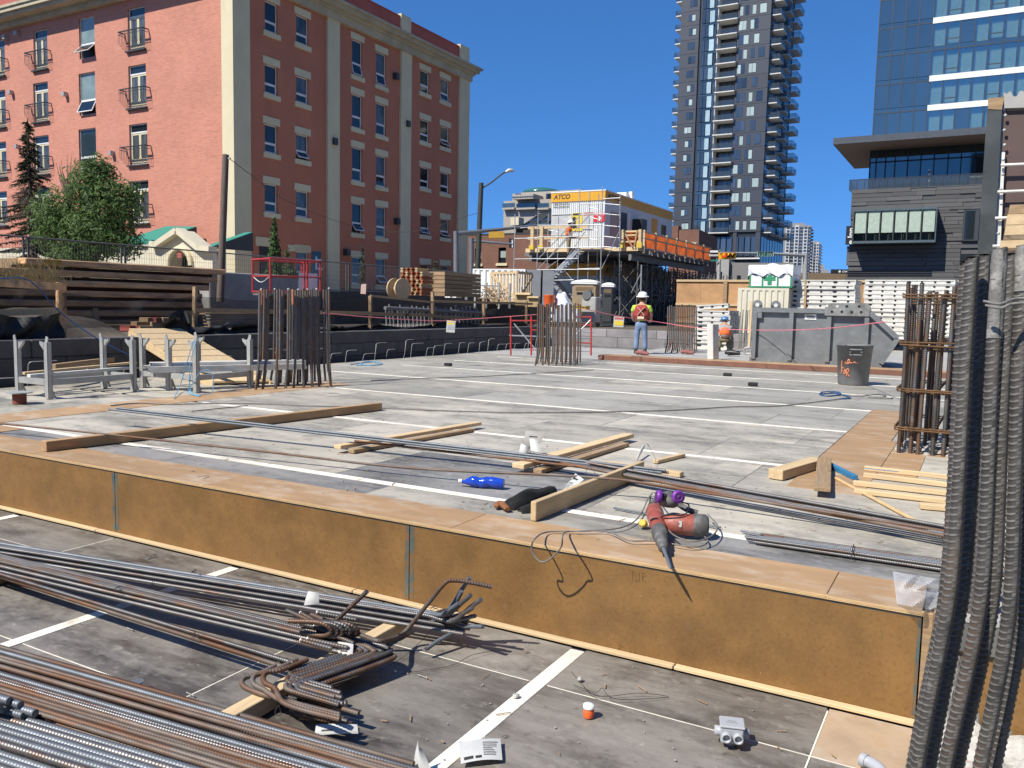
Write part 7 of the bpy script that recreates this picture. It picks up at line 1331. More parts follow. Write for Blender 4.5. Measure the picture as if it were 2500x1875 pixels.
# toilets, generator, boxes at the foot
def toilet(label, x0, x1, yt, yb, D, m, rz):
    p = Pd((x0+x1)/2, yb, D); p.z = 1.22; t = th('portable_toilet', label, 'portable toilet', p, rz, 'portable toilets'); w = (x1-x0)*D/FPX/2; h = Pd(x0, yt, D).z-1.22
    put('cabin', MB().cbox(-w, w, -w, w, .12, h*.92, .03), m, t); put('base', MB().box(-w-.04, w+.04, -w-.04, w+.04, 0, .118), M_['frame_d'], t); put('roof', MB().grid(lambda u, v: V(((u-.5)*2*(w+.07), (v-.5)*2*(w+.07), h*.92+.13*math.sin(math.pi*u)**.5*math.sin(math.pi*v)**.5+.01)), 12, 12).box(-w-.06, w+.06, -w-.06, w+.06, h*.88, h*.925), M_['white'], t)
    put('door', MB().box(-w*.8, w*.8, -w-.02, -w-.002, .2, h*.86), m, t); v_ = MB()
    for i in range(6): v_.box(-w*.7, w*.7, -w-.035, -w-.021, h*.75+.028*i, h*.75+.028*i+.014)
    put('louvre', v_, M_['lumber_old'], t); put('name_plate', MB().box(-w*.6, w*.6, -w-.03, -w-.0205, h*.66, h*.71), M_['black'], t); return t
toilet('tan portable toilet with a white roof behind the middle cluster of bars', 1401, 1459, 680, 752, 39, mat('tan plastic', (.33, .245, .15), .6), rad(14)); toilet('dark grey portable toilet beside the tan one', 1472, 1497, 688, 752, 41, mat('slate plastic', (.05, .055, .06), .5), rad(14))
p = Pd(1378, 752, 36); t = th('wrapped_load', 'white tarpaulin bundled over equipment by the tan toilet', 'tarpaulin', p); part('tarpaulin', MB().grid(lambda u, v: V((p.x-.65+1.3*u+.06*math.sin(v*11), p.y-.35+.7*v+.1*math.sin(u*9), p.z-.5+(.95+.3*math.sin(u*5))*math.sin(math.pi*u)**.6*math.sin(math.pi*v)**.5+.09*math.sin(u*17+v*9))), 22, 16), mat('white blue tarp', (.62, .66, .75), .6), t)
p = Pd(1443, 752, 34); t = th('tower_heater', 'grey ribbed equipment cabinet in front of the tan toilet', 'equipment', p); part('cabinet', MB().cbox(-.32, .32, -.25, .25, -.6, .45, .03, Matrix.Translation(p)), M_['galv'], t); part('cowl', MB().lathe([(.22, -.1), (.24, 0), (.2, .1)], p+V((-.1, -.15, .5)), 16, Matrix.Rotation(rad(75), 4, 'X')), M_['frame_d'], t)
p = Pd(1418, 752, 33.5); solo('yellow_crate', 'yellow plastic tray by the grey equipment cabinet', 'tray', MB().box(-.3, .3, -.2, .2, -.05, .06, Matrix.Translation(p)).box(-.34, .34, -.24, .24, .06, .08, Matrix.Translation(p)), M_['yellow'], p)
# white sea container and its dark door, crate, boxes
cD = 41; a, c = Pd(1153, 727, cD), Pd(1281, 728, cD-.8); pl_ = VPl(a, c); t = th('container', 'white corrugated shipping container behind a timber crate at the street edge', 'container', M=pl_.M()); wv = (c-a).length; h0, h1 = pl_.at(1156, 728).z-a.z, pl_.at(1156, 656).z-a.z
put('corrugated_side', corr(.1, wv-.1, h0+.05, h1-.07, .3, .06, .04), M_['white'], t); put('frame', MB().box(0, .1, 0, .1, h0-.03, h1).box(wv-.1, wv, 0, .1, h0-.03, h1).box(.1, wv-.1, 0, .1, h1-.07, h1).box(.1, wv-.1, 0, .1, h0, h0+.05).box(0, wv, .13, 2, h0, h1-.02), M_['white'], t)
put('open_door', MB().box(wv+.02, wv+.75, .1, .14, h0, h1-.02).box(wv+.9, wv+1.45, -.1, -.06, h0-.3, h1-.06), mat('grey container door', (.20, .21, .23), .5), t); put('gap', MB().box(wv+.75, wv+.9, .2, .3, h0-.2, h1-.05), M_['black'], t)
t = th('timber_crate', 'open slatted timber crate with diagonal braces before the white container', 'crate', Pd(1245, 735, 37)); A_, B2 = Pd(1199, 735, 37.5), Pd(1262, 735, 36.6); C2 = Pd(1296, 735, 38.2); hh = (735-664)*37/FPX
for s0, s1, n_ in ((A_, B2, 8), (B2, C2, 6)):
    for i in range(n_+1): p = s0.lerp(s1, i/n_); part('slat', MB().bar(p, p+V((0, 0, hh)), .10, .03, (s1-s0).cross(Z3)), M_['lumber'], t)
    e = (s1-s0).cross(Z3).normalized()*.04
    for z in (.03, hh-.05): part('rail', MB().bar(s0+e+V((0, 0, z)), s1+e+V((0, 0, z)), .03, .12), M_['lumber'], t)
    part('brace', MB().bar(s0+e*2+V((0, 0, hh*.95 if n_ == 8 else .1)), s1+e*2+V((0, 0, .1 if n_ == 8 else hh*.9)), .03, .13), M_['lumber'], t)
t = th('scrap_cage', 'wire stillage full of tangled steel clamps below the white container', 'stillage', Pd(1190, 738, 34)); b = MB(); A_ = Pd(1160, 740, 34); B2 = Pd(1218, 742, 34)
for i in range(260): p = A_.lerp(B2, rnd(.03, .97))+V((rnd(-.1, .3), rnd(0, .6), rnd(.0, .62))); d = V((rnd(-1, 1), rnd(-1, 1), rnd(-1, 1))).normalized()*rnd(.05, .16); b.tube([p, p+d], .013, 4)
o = part('clamps', b, M_['lumber_old'], t); o['kind'] = 'stuff'
for p in (A_, B2, A_+V((.1, .7, 0)), B2+V((.1, .7, 0))): part('post', MB().bar(p-V((0, 0, .2)), p+V((0, 0, .85)), .07, .07), M_['galv'], t)
for z in (.02, .72): part('rail', MB().bar(A_+V((0, 0, z)), B2+V((0, 0, z)), .04, .05), M_['galv'], t)
part('strut', MB().bar(A_.lerp(B2, .4)+V((0, -.05, .7)), B2+V((0, -.05, .15)), .05, .1), M_['lumber_old'], t)
for l, x, y, s, D in (('large brown cardboard box beside the timber crate', 1279, 733, .36, 34), ('smaller brown cardboard box next to the large one', 1303, 737, .26, 33.6)):
    p = Pd(x, y, D); t = th('cardboard_box', l, 'box', p, rad(20), 'cardboard boxes'); put('body', MB().box(-s*.85, s*.85, -s, s, -.2, s*.85), mat('cardboard', (.46, .33, .17), .8), t); put('flap', MB().quad((-s*.85, -s, s*.85), (s*.85, -s, s*.85), (s*.9, -s*1.35, s*.6), (-s*.9, -s*1.35, s*.6)), t.children[0].data.materials[0] if t.children else M_['lumber'], t)
for l, x, y in (('orange red bucket between the container door and the white tarpaulin', 1341, 727),): p = Pd(x, y, 36); t = th('bucket', l, 'bucket', p); put('body', MB().lathe([(.2, -.4), (.25, .1), (.26, .12), (.23, .1)], n=16), M_['orange_p'], t)
# ================================================================ CITY BEHIND
# brown brick building
def facade_th(name, label, cat, pl): return th(name, label, cat, M=pl.M())
bp0 = Pd(1150, 760, 78); bpl = VPl(bp0, bp0+V((1, 0, 0))); t = facade_th('brick_building', 'low brown brick building with a sloping dark glass front behind the lamp post', 'building', bpl); q = lambda x, y: bpl.uv(x, y); zq = lambda y: bpl.at(1240, y).z-bp0.z
M_['brick_b'] = mat('brown brick', (.20, .10, .072), .9, var=.12, sc=1, bump=.3, brick=(.30, .1, .75, (rad(90), 0, 0)))
ua, ub = q(1100, 650)[0], q(1420, 650)[0]; H_ = [(q(1217, 620)[0], q(1235, 620)[0], zq(642), zq(604)), (q(1159, 620)[0], q(1175, 620)[0], zq(643), zq(606))]
b = wall_mesh(ua, ub, -1, zq(573), H_, .25); put('wall', b, M_['brick_b'], t); put('parapet', MB().box(ua, ub, -.02, .4, zq(573), zq(569)), M_['frame_d'], t); put('roof', MB().box(ua, ub, .3, 12, zq(573)-.4, zq(573)-.02), M_['asphalt'], t)
for h in H_:
    w = put('window', MB().box(h[0], h[1], .2, .25, h[2], h[2]+.08).box(h[0], h[1], .2, .25, h[3]-.08, h[3]).box(h[0], h[0]+.06, .2, .25, h[2], h[3]).box(h[1]-.06, h[1], .2, .25, h[2], h[3]), M_['frame_d'], t); put('pane', MB().quad((h[0], .24, h[2]), (h[1], .24, h[2]), (h[1], .24, h[3]), (h[0], .24, h[3])), M_['pane_dark'], w); put('blind', MB().quad((h[0]+.1, .21, h[3]-.9), (h[1]-.1, .21, h[3]-.9), (h[1]-.1, .21, h[3]-.3), (h[0]+.1, .21, h[3]-.3)), M_['blind'], w); put('sill', MB().box(h[0]-.2, h[1]+.2, -.12, .0-.003, h[2]-.25, h[2]-.02), M_['pilaster'], t)
u0, u1 = q(1217, 540)[0], q(1420, 540)[0]; put('upper_wall', MB().box(u0, u1, 7, 14, zq(573), zq(505)), mat('pale red brick', (.33, .17, .12), .9, var=.1), t)
gm0, gm1 = q(1254, 540)[0], q(1420, 540)[0]; zb_, zt_ = zq(551), zq(514); put('attic', MB().box(q(1240, 540)[0], u1, 1.5, 6.9, zq(571), zb_), mat('dark attic wall', (.06, .05, .045), .8), t)
nn = 6
for i in range(nn):
    for j in range(2):
        a, c = gm0+(gm1-gm0)*i/nn, gm0+(gm1-gm0)*(i+1)/nn; e, f = zb_+(zt_-zb_)*j/2, zb_+(zt_-zb_)*(j+1)/2; ye_, yf_ = 1.4+1.6*j, 1.4+1.6*(j+1)
        put('pane', MB().quad((a+.1, ye_, e+.06), (c-.1, ye_, e+.06), (c-.1, yf_, f-.06), (a+.1, yf_, f-.06)), M_['pane_dark'], t)
fb_ = MB()
for i in range(nn+1): a = gm0+(gm1-gm0)*i/nn; fb_.bar((a, 1.38, zb_), (a, 4.6, zt_), .16, .1)
for j in range(3): fb_.box(gm0, gm1, 1.34+1.6*j, 1.46+1.6*j, zb_+(zt_-zb_)*j/2-.06, zb_+(zt_-zb_)*j/2+.06)
put('glazing_bars', fb_, M_['frame_d'], t); put('roof', MB().box(gm0-.1, u1, 4.5, 7, zt_-.1, zt_+.15), M_['frame_d'], t)
put('plant_screen', MB().box(q(1233, 540)[0], q(1253, 540)[0], 1.0, 2.0, zq(547), zq(528)), M_['cream'], t)
# green domed apartment block far behind
D = 165; p0 = Pd(1236, 540, D); pl_ = VPl(p0, p0+V((1, 0, 0))); t = facade_th('domed_tower', 'distant beige tower with a round green glass top', 'building', pl_); q = lambda x, y: (pl_.uv(x, y)[0], pl_.at(x, y).z-p0.z); M_['beige'] = mat('beige stone', (.36, .32, .27), .85, var=.08)
for x0, x1, y1, yy in ((1230, 1420, 491, 0), (1239, 1410, 470, 2), (1250, 1400, 465, 3.5)): a = q(x0, y1); c = q(x1, y1); put('wall', MB().box(a[0], c[0], yy, 30, -20, a[1]), M_['beige'], t)
a, c = q(1263, 490), q(1314, 476); put('bay', MB().box(a[0], c[0], -2, 4, a[1], c[1]), M_['beige'], t)
for i in range(9): u = a[0]+(c[0]-a[0])*(i+.08)/9; put('pane', MB().box(u, u+(c[0]-a[0])/9*.84, -2.06, -2.005, a[1]+.5, c[1]-.6), M_['pane_teal'], t)
for x in (1246, 1253, 1322, 1328, 1335): a = q(x, 484); put('window', MB().box(a[0], a[0]+.7, 1.9 if x < 1340 else 0, 1.99, a[1], a[1]+1.1), M_['pane_dark'], t)
for x0, x1 in ((1232, 1262), (1266, 1312), (1318, 1345)):
    a, c = q(x0, 502), q(x1, 494); put('balcony_glass', MB().box(a[0], c[0], -.9, -.8, a[1]-.5, c[1]-.2), M_['pane_teal'], t); put('slab', MB().box(a[0], c[0], -1, -.003, a[1]-.9, a[1]-.55), M_['beige'], t)
a, c = q(1279, 467), q(1365, 455); r_ = (c[0]-a[0])/2; cx_ = (a[0]+c[0])/2-.51*(r_+3.6); put('round_top', MB().lathe([(r_, a[1]), (r_, c[1]+.1), (r_*.93, c[1]+.5), (r_*.5, c[1]+.9), (.1, c[1]+1.0)], (cx_, r_+3.6, 0), 32), mat('green glass drum', (.05, .17, .15), .15, .2), t)
b = MB()
for i in range(33): an = math.pi+math.pi*i/32; b.box(-.06, .06, -.06, .06, a[1], c[1]+.1, Matrix.Translation((cx_+r_*math.cos(an), r_+3.6+r_*math.sin(an), 0)))
put('drum_ribs', b, M_['pane_teal'], t)
# ---- tall dark tower
D = 180; c0 = Pd(1872, 249.5, D); ang = rad(0); tx = V((math.cos(ang), math.sin(ang), 0)); pl_ = VPl(c0, c0+tx); ul, ur = pl_.uv(1655, 249)[0], 0.0; W_ = ur-ul; FH = 3.06
o0 = c0+tx*ul; o0.z = 0
tw = th('apartment_tower', 'tall slate clad apartment tower with stacked white balconies', 'tower', M=Matrix.Translation(o0) @ Matrix.Rotation(ang, 4, 'Z')); zl = c0.z; kmin = -int((zl-17)/FH); z_base = zl+kmin*FH
slate = mat('slate cladding', (.040, .046, .062), .55, var=.08, sc=.3, rnd=.08); recess = mat('dark recess', (.012, .016, .022), .5); slabm = mat('white balcony slab', (.62, .60, .55), .7)
M_['pane_light'] = mat('bright pane', (.36, .48, .52), .2, rnd=.15); M_['pane_tw'] = glassm('tower window glass', (.055, .075, .10), .06, .3, .2, .35)
DY = 24.0; F_ = lambda f: W_*f
kmax = kmin+int((92-z_base)/FH); zt = zl+kmax*FH
put('core', MB().box(F_(.002), F_(.43), .35, DY, 2.5, zt).box(F_(.43), F_(.645), 2.6, DY, 2.5, zt).box(F_(.645), W_-.01, .35, DY, 2.5, zt), recess, tw)
put('fin_wall', MB().box(F_(.425), F_(.432), -.05, 2.7, z_base, zt), slabm, tw)
cb = MB().box(0, 1, 0, 1, 0, 1).mesh('unit'); cbs = {}
def ubox(name, x0, x1, y0, y1, z0, z1, m, par):
    k = m.name
    if k not in cbs: cbs[k] = cb.copy(); cbs[k].materials.append(m)
    o = bpy.data.objects.new(name, cbs[k]); COL.objects.link(o); o.parent = par; o.matrix_basis = Matrix.Translation((x0, y0, z0)) @ Matrix.Diagonal((x1-x0, y1-y0, z1-z0, 1)); MW[o.name] = MW[par.name] @ o.matrix_basis; return o
WU = {}
def tower_window(x0, x1, z0, z1, y, side=None, blind=0):
    fr = .07; w = ubox('window', x0, x1, y-.02, y+.10, z0, z1, recess, tw)
    L = lambda name, a, c, m: None
    inv = w.matrix_basis.inverted()
    def sub(name, xa, xb, za, zb, yy, m):
        k = m.name
        if k not in cbs: cbs[k] = cb.copy(); cbs[k].materials.append(m)
        o = bpy.data.objects.new(name, cbs[k]); COL.objects.link(o); o.parent = w; o.matrix_basis = inv @ Matrix.Translation((xa, yy, za)) @ Matrix.Diagonal((xb-xa, .02, zb-za, 1))
    n_ = max(1, round((x1-x0)/1.0))
    for i in range(n_):
        a, c = x0+fr+(x1-x0-fr)*i/n_, x0+(x1-x0-fr)*(i+1)/n_; bl = random.random() < blind
        sub('pane', a, c, z0+fr, z1-fr*(1 if not bl else 4), y-.045, M_['blind'] if bl else M_['pane_tw'])
def rail_set(x0, x1, y0, y1, z, sides, par):
    s = ubox('balcony_slab', x0, x1, y0, y1, z-.22, z, slabm, par); inv = s.matrix_basis.inverted(); b = MB(); p4 = {'f': ((x0, y0), (x1, y0)), 'l': ((x0, y0), (x0, y1)), 'r': ((x1, y0), (x1, y1)), 'b': ((x0, y1), (x1, y1))}
    gl = MB()
    for k in sides:
        (xa, ya), (xb, yb) = p4[k]; b.bar((xa, ya, z+1.05), (xb, yb, z+1.05), .06, .06); L = max(abs(xb-xa), abs(yb-ya)); n_ = max(2, int(L/1.3))
        for i in range(n_+1): b.box(-.025, .025, -.025, .025, z, z+1.05, Matrix.Translation((xa+(xb-xa)*i/n_, ya+(yb-ya)*i/n_, 0)))
        gl.quad((xa, ya, z+.08), (xb, yb, z+.08), (xb, yb, z+1.0), (xa, ya, z+1.0))
    k = (round(x1-x0, 2), round(y1-y0, 2), ''.join(sides))
    if k not in WU: WU[k] = (MB_local(b, inv, 'railing'), MB_local(gl, inv, 'glass')); WU[k][0].materials.append(M_['frame_d']); WU[k][1].materials.append(M_['bal_glass'])
    for nm, me in zip(('railing', 'balcony_glass'), WU[k]): o = bpy.data.objects.new(nm, me); COL.objects.link(o); o.parent = s
def MB_local(b, inv, name): return b.mesh(name, inv)
M_['bal_glass'] = mat('balcony glass', (.06, .08, .10), .08, alpha=.55)
for k in range(kmin, kmax):
    z0 = zl+k*FH; z1 = z0+FH; j = (k-kmin) % 3
    ubox('cladding_panel', 0, F_(.214), 0, .3, z0+.03, z1-.03, slate, tw); ubox('cladding_panel', F_(.648), W_, 0, .3, z0+.03, z1-.03, slate, tw)
    a = .087+.012*(k % 2); tower_window(F_(a), F_(a+.085), z0+.9, z1-.55, 0, blind=.4)
    # glazed strip
    for i, (f0, f1) in enumerate(((.245, .285), (.287, .33), (.333, .39), (.393, .428))):
        if i == 2 and k % 2: f0, f1 = f0-.012, f1-.012
        ubox('pane', F_(f0), F_(f1)-.06, .05, .1, z0+.12, z1-.5, M_['pane_light'] if i == 2 else M_['pane_tw'], tw)
    ubox('spandrel', F_(.245), F_(.43), .06, .12, z1-.45, z1-.05, M_['pane_teal'], tw)
    # recessed balcony
    for i in range(3): ubox('pane', F_(.455+.062*i), F_(.512+.062*i), 2.5, 2.55, z0+.15, z1-.4, M_['pane_tw'], tw)
    rail_set(F_(.425), F_(.65), -.9, 2.4, z0, ('f', 'l'), tw)
    if j == 0: ws = ((.665, .705), (.72, .765), (.80, .845), (.88, .955))
    elif j == 1: ws = ((.66, .775), (.83, .89))
    else: ws = ((.66, .745), (.785, .87))
    for f0, f1 in ws: tower_window(F_(f0), F_(f1), z0+.45, z1-.4, 0, blind=.35)
    # side balconies
    for i, (ya, yb, pr) in enumerate(((.6+.5*(k % 2), 5.2, 2.0), (9.0, 13.2, 1.7), (17.5-.8*(k % 2), 22.5, 2.2))): rail_set(W_+.02, W_+pr+.25*((k+i) % 3), ya, yb, z0, ('f', 'r', 'b'), tw)
    for ya, yb in ((.5, 5.5), (8.5, 13.5), (16.5, 22)): ubox('pane', W_-.005, W_+.03, ya, yb, z0+.2, z1-.4, M_['pane_tw'], tw)
    rail_set(-1.75, -.02, 1.6, 5.6, z0+.1, ('f', 'l', 'b'), tw)
put('podium_columns', MB().box(F_(.7), F_(.74), -.1, .3, 2.5, z_base-.1).box(F_(.95), W_, -.1, .3, 2.5, z_base-.1).box(F_(.4), F_(.44), -.1, .3, 2.5, z_base-.1), slate, tw)
for i in range(14): ubox('pane', F_(.02+.068*i), F_(.02+.068*i+.055), .05, .3, z_base-5.2, z_base-1.0, M_['pane_tw'], tw); ubox('pane', F_(.02+.068*i), F_(.02+.068*i+.055), .05, .3, z_base-10, z_base-5.6, M_['pane_tw'], tw)
ubox('terrace_slab', F_(.44), F_(1.02), -1.4, 0, z_base-6, z_base-5.7, slabm, tw)
for i in range(8): ubox('pane', W_-.005, W_+.04, 1+2.8*i, 3.2+2.8*i, z_base-9, z_base-1, M_['pane_tw'], tw)
# concrete pavilion at its foot and the red brick parapet
p0 = Pd(1705, 690, 110); t = th('concrete_pavilion', 'plain pale concrete building at the foot of the tall tower', 'building', p0, rad(8)); x1 = (1776-1705)*110/FPX; h = Pd(1740, 634, 110).z-p0.z
put('wall', MB().box(-1, x1, 0, 12, -6, h), mat('pale render', (.34, .33, .30), .85), t); put('side_wall', MB().box(x1+.01, x1+8, .6, 12, -6, h-.4), mat('grey render', (.2, .195, .185), .85), t)
for x, z, w_, hh in ((.4, h-2.6, 1.2, 1), (2, h-2.6, 1, 1), (.6, -2.4, .8, 3), (2.4, -2.4, .5, 3), (x1+1, -2, .5, 3), (x1+2.4, -2, .5, 3), (x1+4, -2, .5, 3)): w = put('window', MB().box(x, x+w_, -.02 if x < x1 else .58, .05 if x < x1 else .62, z, z+hh), M_['pane_dark'], t)
p0 = Pd(1640, 610, 70); t = th('brick_annexe', 'dark red brick parapet with pale letters behind the orange barrier', 'building', p0, rad(5)); put('wall', MB().box(0, (1705-1640)*70/FPX, 0, 8, -8, Pd(1650, 562, 70).z-p0.z), M_['brick_b'], t); put('chimney', MB().box(-.2, .5, -.1, 1.2, -4, Pd(1650, 561, 70).z-p0.z+.3), M_['brick_b'], t)
tx_ = MB()
for i, x in enumerate((.95, 1.15, 1.35, 1.7, 1.9)): tx_.bar((x, -.02, .62), (x+.07, -.02, .42), .04, .02, (0, 1, 0)).bar((x+.07, -.02, .42), (x+.13, -.02, .62), .04, .02, (0, 1, 0))
put('lettering', tx_, M_['strip'], t)
# white and grey residential towers far off
wt_ = mat('white tower panel', (.55, .54, .52), .7); gt_ = mat('grey tower panel', (.27, .26, .25), .8)
def slim(label, x0, x1, yt, D, n_strip, rows_):
    p0 = Pd(x0, 720, D); w_ = (x1-x0)*D/FPX; h = Pd(x0, yt, D).z-p0.z; t = th('residential_tower', label, 'tower', p0, rad(14), 'distant residential towers'); put('core', MB().box(0, w_, 0, w_*.8, -10, h*.97).box(w_*.2, w_*.75, .5, w_*.6, h*.97, h), gt_, t)
    for i in range(n_strip):
        u = w_*(i+.15)/n_strip; put('white_strip', MB().box(u, u+w_/n_strip*.5, -.35, -.003, 0, h*(.97 if i % 2 else .92)), wt_, t)
        for j in range(rows_):
            z = h*.06+h*.9*j/rows_; ubox('pane', u+w_/n_strip*.1, u+w_/n_strip*.4, -.4, -.36, z, z+h/rows_*.6, M_['pane_tw'], t); ubox('pane', u+w_/n_strip*.55, u+w_/n_strip*.95, -.1, -.02, z, z+h/rows_*.55, M_['pane_tw'], t)
    for j in range(rows_): z = h*.05+h*.9*j/rows_; ubox('balcony_slab', w_+.01, w_+1.2, 1, w_*.7, z, z+.3, gt_, t)
    return t
slim('white and grey residential tower with tall pale strips beside the slate tower', 1908, 1968, 546, 330, 3, 20); slim('narrower grey residential tower behind the signal mast', 1972, 1996, 589, 420, 2, 16)
for l, x0, x1, yt, D in (('tiny pale block on the skyline right of the narrow tower', 1996, 2008, 646, 500), ('low pale building on the skyline beyond the hoarding', 1985, 2018, 658, 420), ('long low brown roof line beyond the hoarding', 1948, 2070, 666, 150)):
    p0 = Pd(x0, 720, D); solo('distant_building', l, 'building', MB().box(0, (x1-x0)*D/FPX, 0, 15, -5, Pd(x0, yt, D).z-p0.z, Matrix.Translation(p0) @ Matrix.Rotation(rad(10), 4, 'Z')), gt_ if D > 200 else mat('brown wall', (.16, .11, .06), .8), p0, 'low buildings on the skyline')
p0 = Pd(2028, 668, 140); t = th('shop_sign', 'black rooftop sign with a white flower mark and letters beside the dark hotel', 'sign', p0, rad(10)); w_ = 42*140/FPX; h = 10.5*140/FPX
put('board', MB().box(0, w_, 0, .3, 0, h), M_['black'], t)
MW[t.name] = t.matrix_world.copy() if False else Matrix.Translation(p0) @ Matrix.Rotation(rad(10), 4, 'Z'); text('CW', h*1.15, MW[t.name] @ face_M(V((w_*.62, -.02, h*.28)), (1, 0, 0), (0, -1, 0)), M_['white'], t, 'lettering', .03, h=h*.42)
b = MB()
for i in range(5): a = 2*math.pi*i/5+.3; b.lathe([(h*.13, 0), (h*.13, .02)], (w_*.48+h*.15*math.cos(a), -.02, h*.5+h*.15*math.sin(a)), 8, Matrix.Rotation(rad(90), 4, 'X'))
put('flower_mark', b, M_['white'], t)
# ---- dark hotel on the right
D = 92; h0 = Pd(2066, 600, D); ang = rad(0); hx = V((math.cos(ang), math.sin(ang), 0)); hp = VPl(h0, h0+hx); hM = Matrix.Translation((h0.x, h0.y, 0)) @ Matrix.Rotation(ang, 4, 'Z'); ht = th('hotel', 'dark hotel with a blue glass tower, a broad canopy and a rough slate podium', 'building', M=hM)
def hq(x, y, yy=0):     # facade coordinates of a photo point on a plane yy metres behind the podium face
    d = ray(x, y); o = V((h0.x, h0.y, 0))-hp.n*yy; p = CAM+d*((o-CAM).dot(hp.n)/d.dot(hp.n)); return ((p-V((h0.x, h0.y, 0))).dot(hp.x), p.z)
slab_m = mat('dark slate slab', (.088, .086, .086), .75, var=.15, sc=1.5, st=(1, 1, 4), rnd=.18, bump=.3, bsc=12)
zt_ = hq(2100, 464)[1]; uR = hq(2560, 600)[0]; put('podium', MB().box(.3, uR, .14, 18, 2.5, zt_-.02), slab_m, ht)
bay = [hq(2086, 592), hq(2287, 517)]; ba = (hq(2088, 592)[0], hq(2286, 555)[0], hq(2180, 591)[1], hq(2180, 519)[1]); wn2 = (hq(2351, 550)[0], hq(2390, 550)[0], hq(2370, 588)[1], hq(2370, 512)[1]); lv = (hq(2064, 670)[0], hq(2275, 670)[0], hq(2180, 675)[1], hq(2180, 655)[1]); lv2 = (hq(2345, 620)[0], hq(2386, 620)[0], hq(2370, 640)[1], hq(2370, 615)[1])
z = zt_
while z > 2.6:
    hh = random.choice((.30, .38, .46)); u = hq(2072 if z > 12.2 else 2068, 600)[0]+(0 if z > hq(2070, 530)[1] or z < hq(2070, 597)[1] else .9)
    while u < uR:
        L = rnd(1.6, 5.0); u1 = min(u+L, uR)
        ubox('slab', u+.01, u1-.01, rnd(-.10, .06), .2, z-hh+.02, z-.02, slab_m, ht) if not any(u < R[1] and u1 > R[0] and z-hh < R[3] and z > R[2] for R in (ba, wn2, lv, lv2)) else None
        for R in (ba, wn2, lv, lv2):
            if u < R[1] and u1 > R[0] and z-hh < R[3] and z > R[2]:
                if R[0]-u > .25: ubox('slab', u+.01, R[0]-.02, rnd(-.08, .06), .2, z-hh+.02, z-.02, slab_m, ht)
                if u1-R[1] > .25: ubox('slab', R[1]+.02, u1-.01, rnd(-.08, .06), .2, z-hh+.02, z-.02, slab_m, ht)
        u = u1
    z -= hh
bw = put('bay_window', MB().box(ba[0]-.1, ba[1]+.1, -2.2, .1, ba[2]-.25, ba[2]).box(ba[0]-.1, ba[1]+.1, -2.2, .1, ba[3], ba[3]+.2).box(ba[0]-.1, ba[0], -2.2, .1, ba[2], ba[3]).box(ba[1], ba[1]+.1, -2.2, .1, ba[2], ba[3]), mat('bay metal', (.09, .12, .13), .5, .3), ht)
inside = mat('bay inside', (.10, .13, .12), .7); M_['gsee'] = glass_see('clear glass', (.84, .88, .85), .1)
for i in range(6):
    a, c = ba[0]+(ba[1]-ba[0])*i/6, ba[0]+(ba[1]-ba[0])*(i+1)/6; zb2 = ba[2]+(ba[3]-ba[2])*.27
    put('pane', MB().quad((a+.06, -2.18, ba[2]), (c-.06, -2.18, ba[2]), (c-.06, -2.18, ba[3]), (a+.06, -2.18, ba[3])), M_['gsee'], bw); put('blind', MB().quad((a+.14, -2.05, zb2), (c-.08, -2.05, zb2), (c-.08, -2.05, ba[3]), (a+.14, -2.05, ba[3])), mat('roller blind', (.62, .68, .60), .7) if i == 0 else bpy.data.materials['roller blind'], bw); put('mullion', MB().box(a-.05, a+.05, -2.22, -2.1, ba[2], ba[3]), M_['frame_d'], bw)
put('back_wall', MB().box(ba[0], ba[1], -.4, -.3, ba[2], ba[3]), inside, bw)
w = put('window', MB().box(wn2[0], wn2[1], -.15, .12, wn2[2], wn2[3]), M_['frame_d'], ht); put('pane', MB().box(wn2[0]+.15, wn2[1]-.4, -.17, -.152, wn2[2]+.15, wn2[3]-.12), M_['pane_dark'], w)
for R in (lv, lv2):
    b = MB(); z = R[2]
    while z < R[3]-.1: b.box(R[0], R[1], -.03, .13, z, z+.07); z += .2
    put('louvre', b, M_['frame_d'], ht)
sgx = hq(2068, 600)[0]-.1; z0, z1 = hq(2075, 598)[1], hq(2075, 553)[1]; sg = put('sign_blade', MB().box(sgx, sgx+.86, -.6, -.3, z0, z1), M_['black'], ht); MW[sg.name] = MW[ht.name]
text('e Inn', (z1-z0)*.86, hM @ face_M(V((sgx+.80, -.61, z0+.05)), (0, 0, 1), (0, -1, 0)), M_['white'], sg, 'lettering', .012, h=.62)
# terrace, glazed storey, canopy
gb, gt2 = zt_+.0, hq(2250, 352, 3)[1]; gu0 = hq(2124, 400, 3)[0]
put('terrace_floor', MB().box(.3, uR, 0, 18, zt_-.02, zt_+.05), slab_m, ht)
put('inner_core', MB().box(gu0+.2, uR, 3.4, 17, zt_, gt2+.3), M_['black'], ht)
xs = [2124, 2139, 2162, 2185, 2216, 2248, 2280, 2314, 2346, 2380, 2412, 2450, 2500, 2560]; zm = hq(2250, 390, 3)[1]
for a, c in zip(xs, xs[1:]):
    ua, ub = hq(a, 400, 3)[0]+.05, hq(c, 400, 3)[0]-.05
    for e, f in ((zt_+.1, zm-.06), (zm+.06, gt2)): ubox('pane', ua, ub, 3, 3.05, e, f, M_['pane_blue_d'] if 'pane_blue_d' in M_ else M_.setdefault('pane_blue_d', glassm('deep blue glass', (.09, .12, .13), .03, .9, .05, .08)), ht)
put('side_glass', MB().box(gu0, gu0+.1, 3.1, 16, zt_, gt2), M_['pane_blue_d'], ht)
b = MB()
for x in xs: u = hq(x, 400, 3)[0]; b.box(u-.06, u+.06, 2.9, 3.1, zt_, gt2)
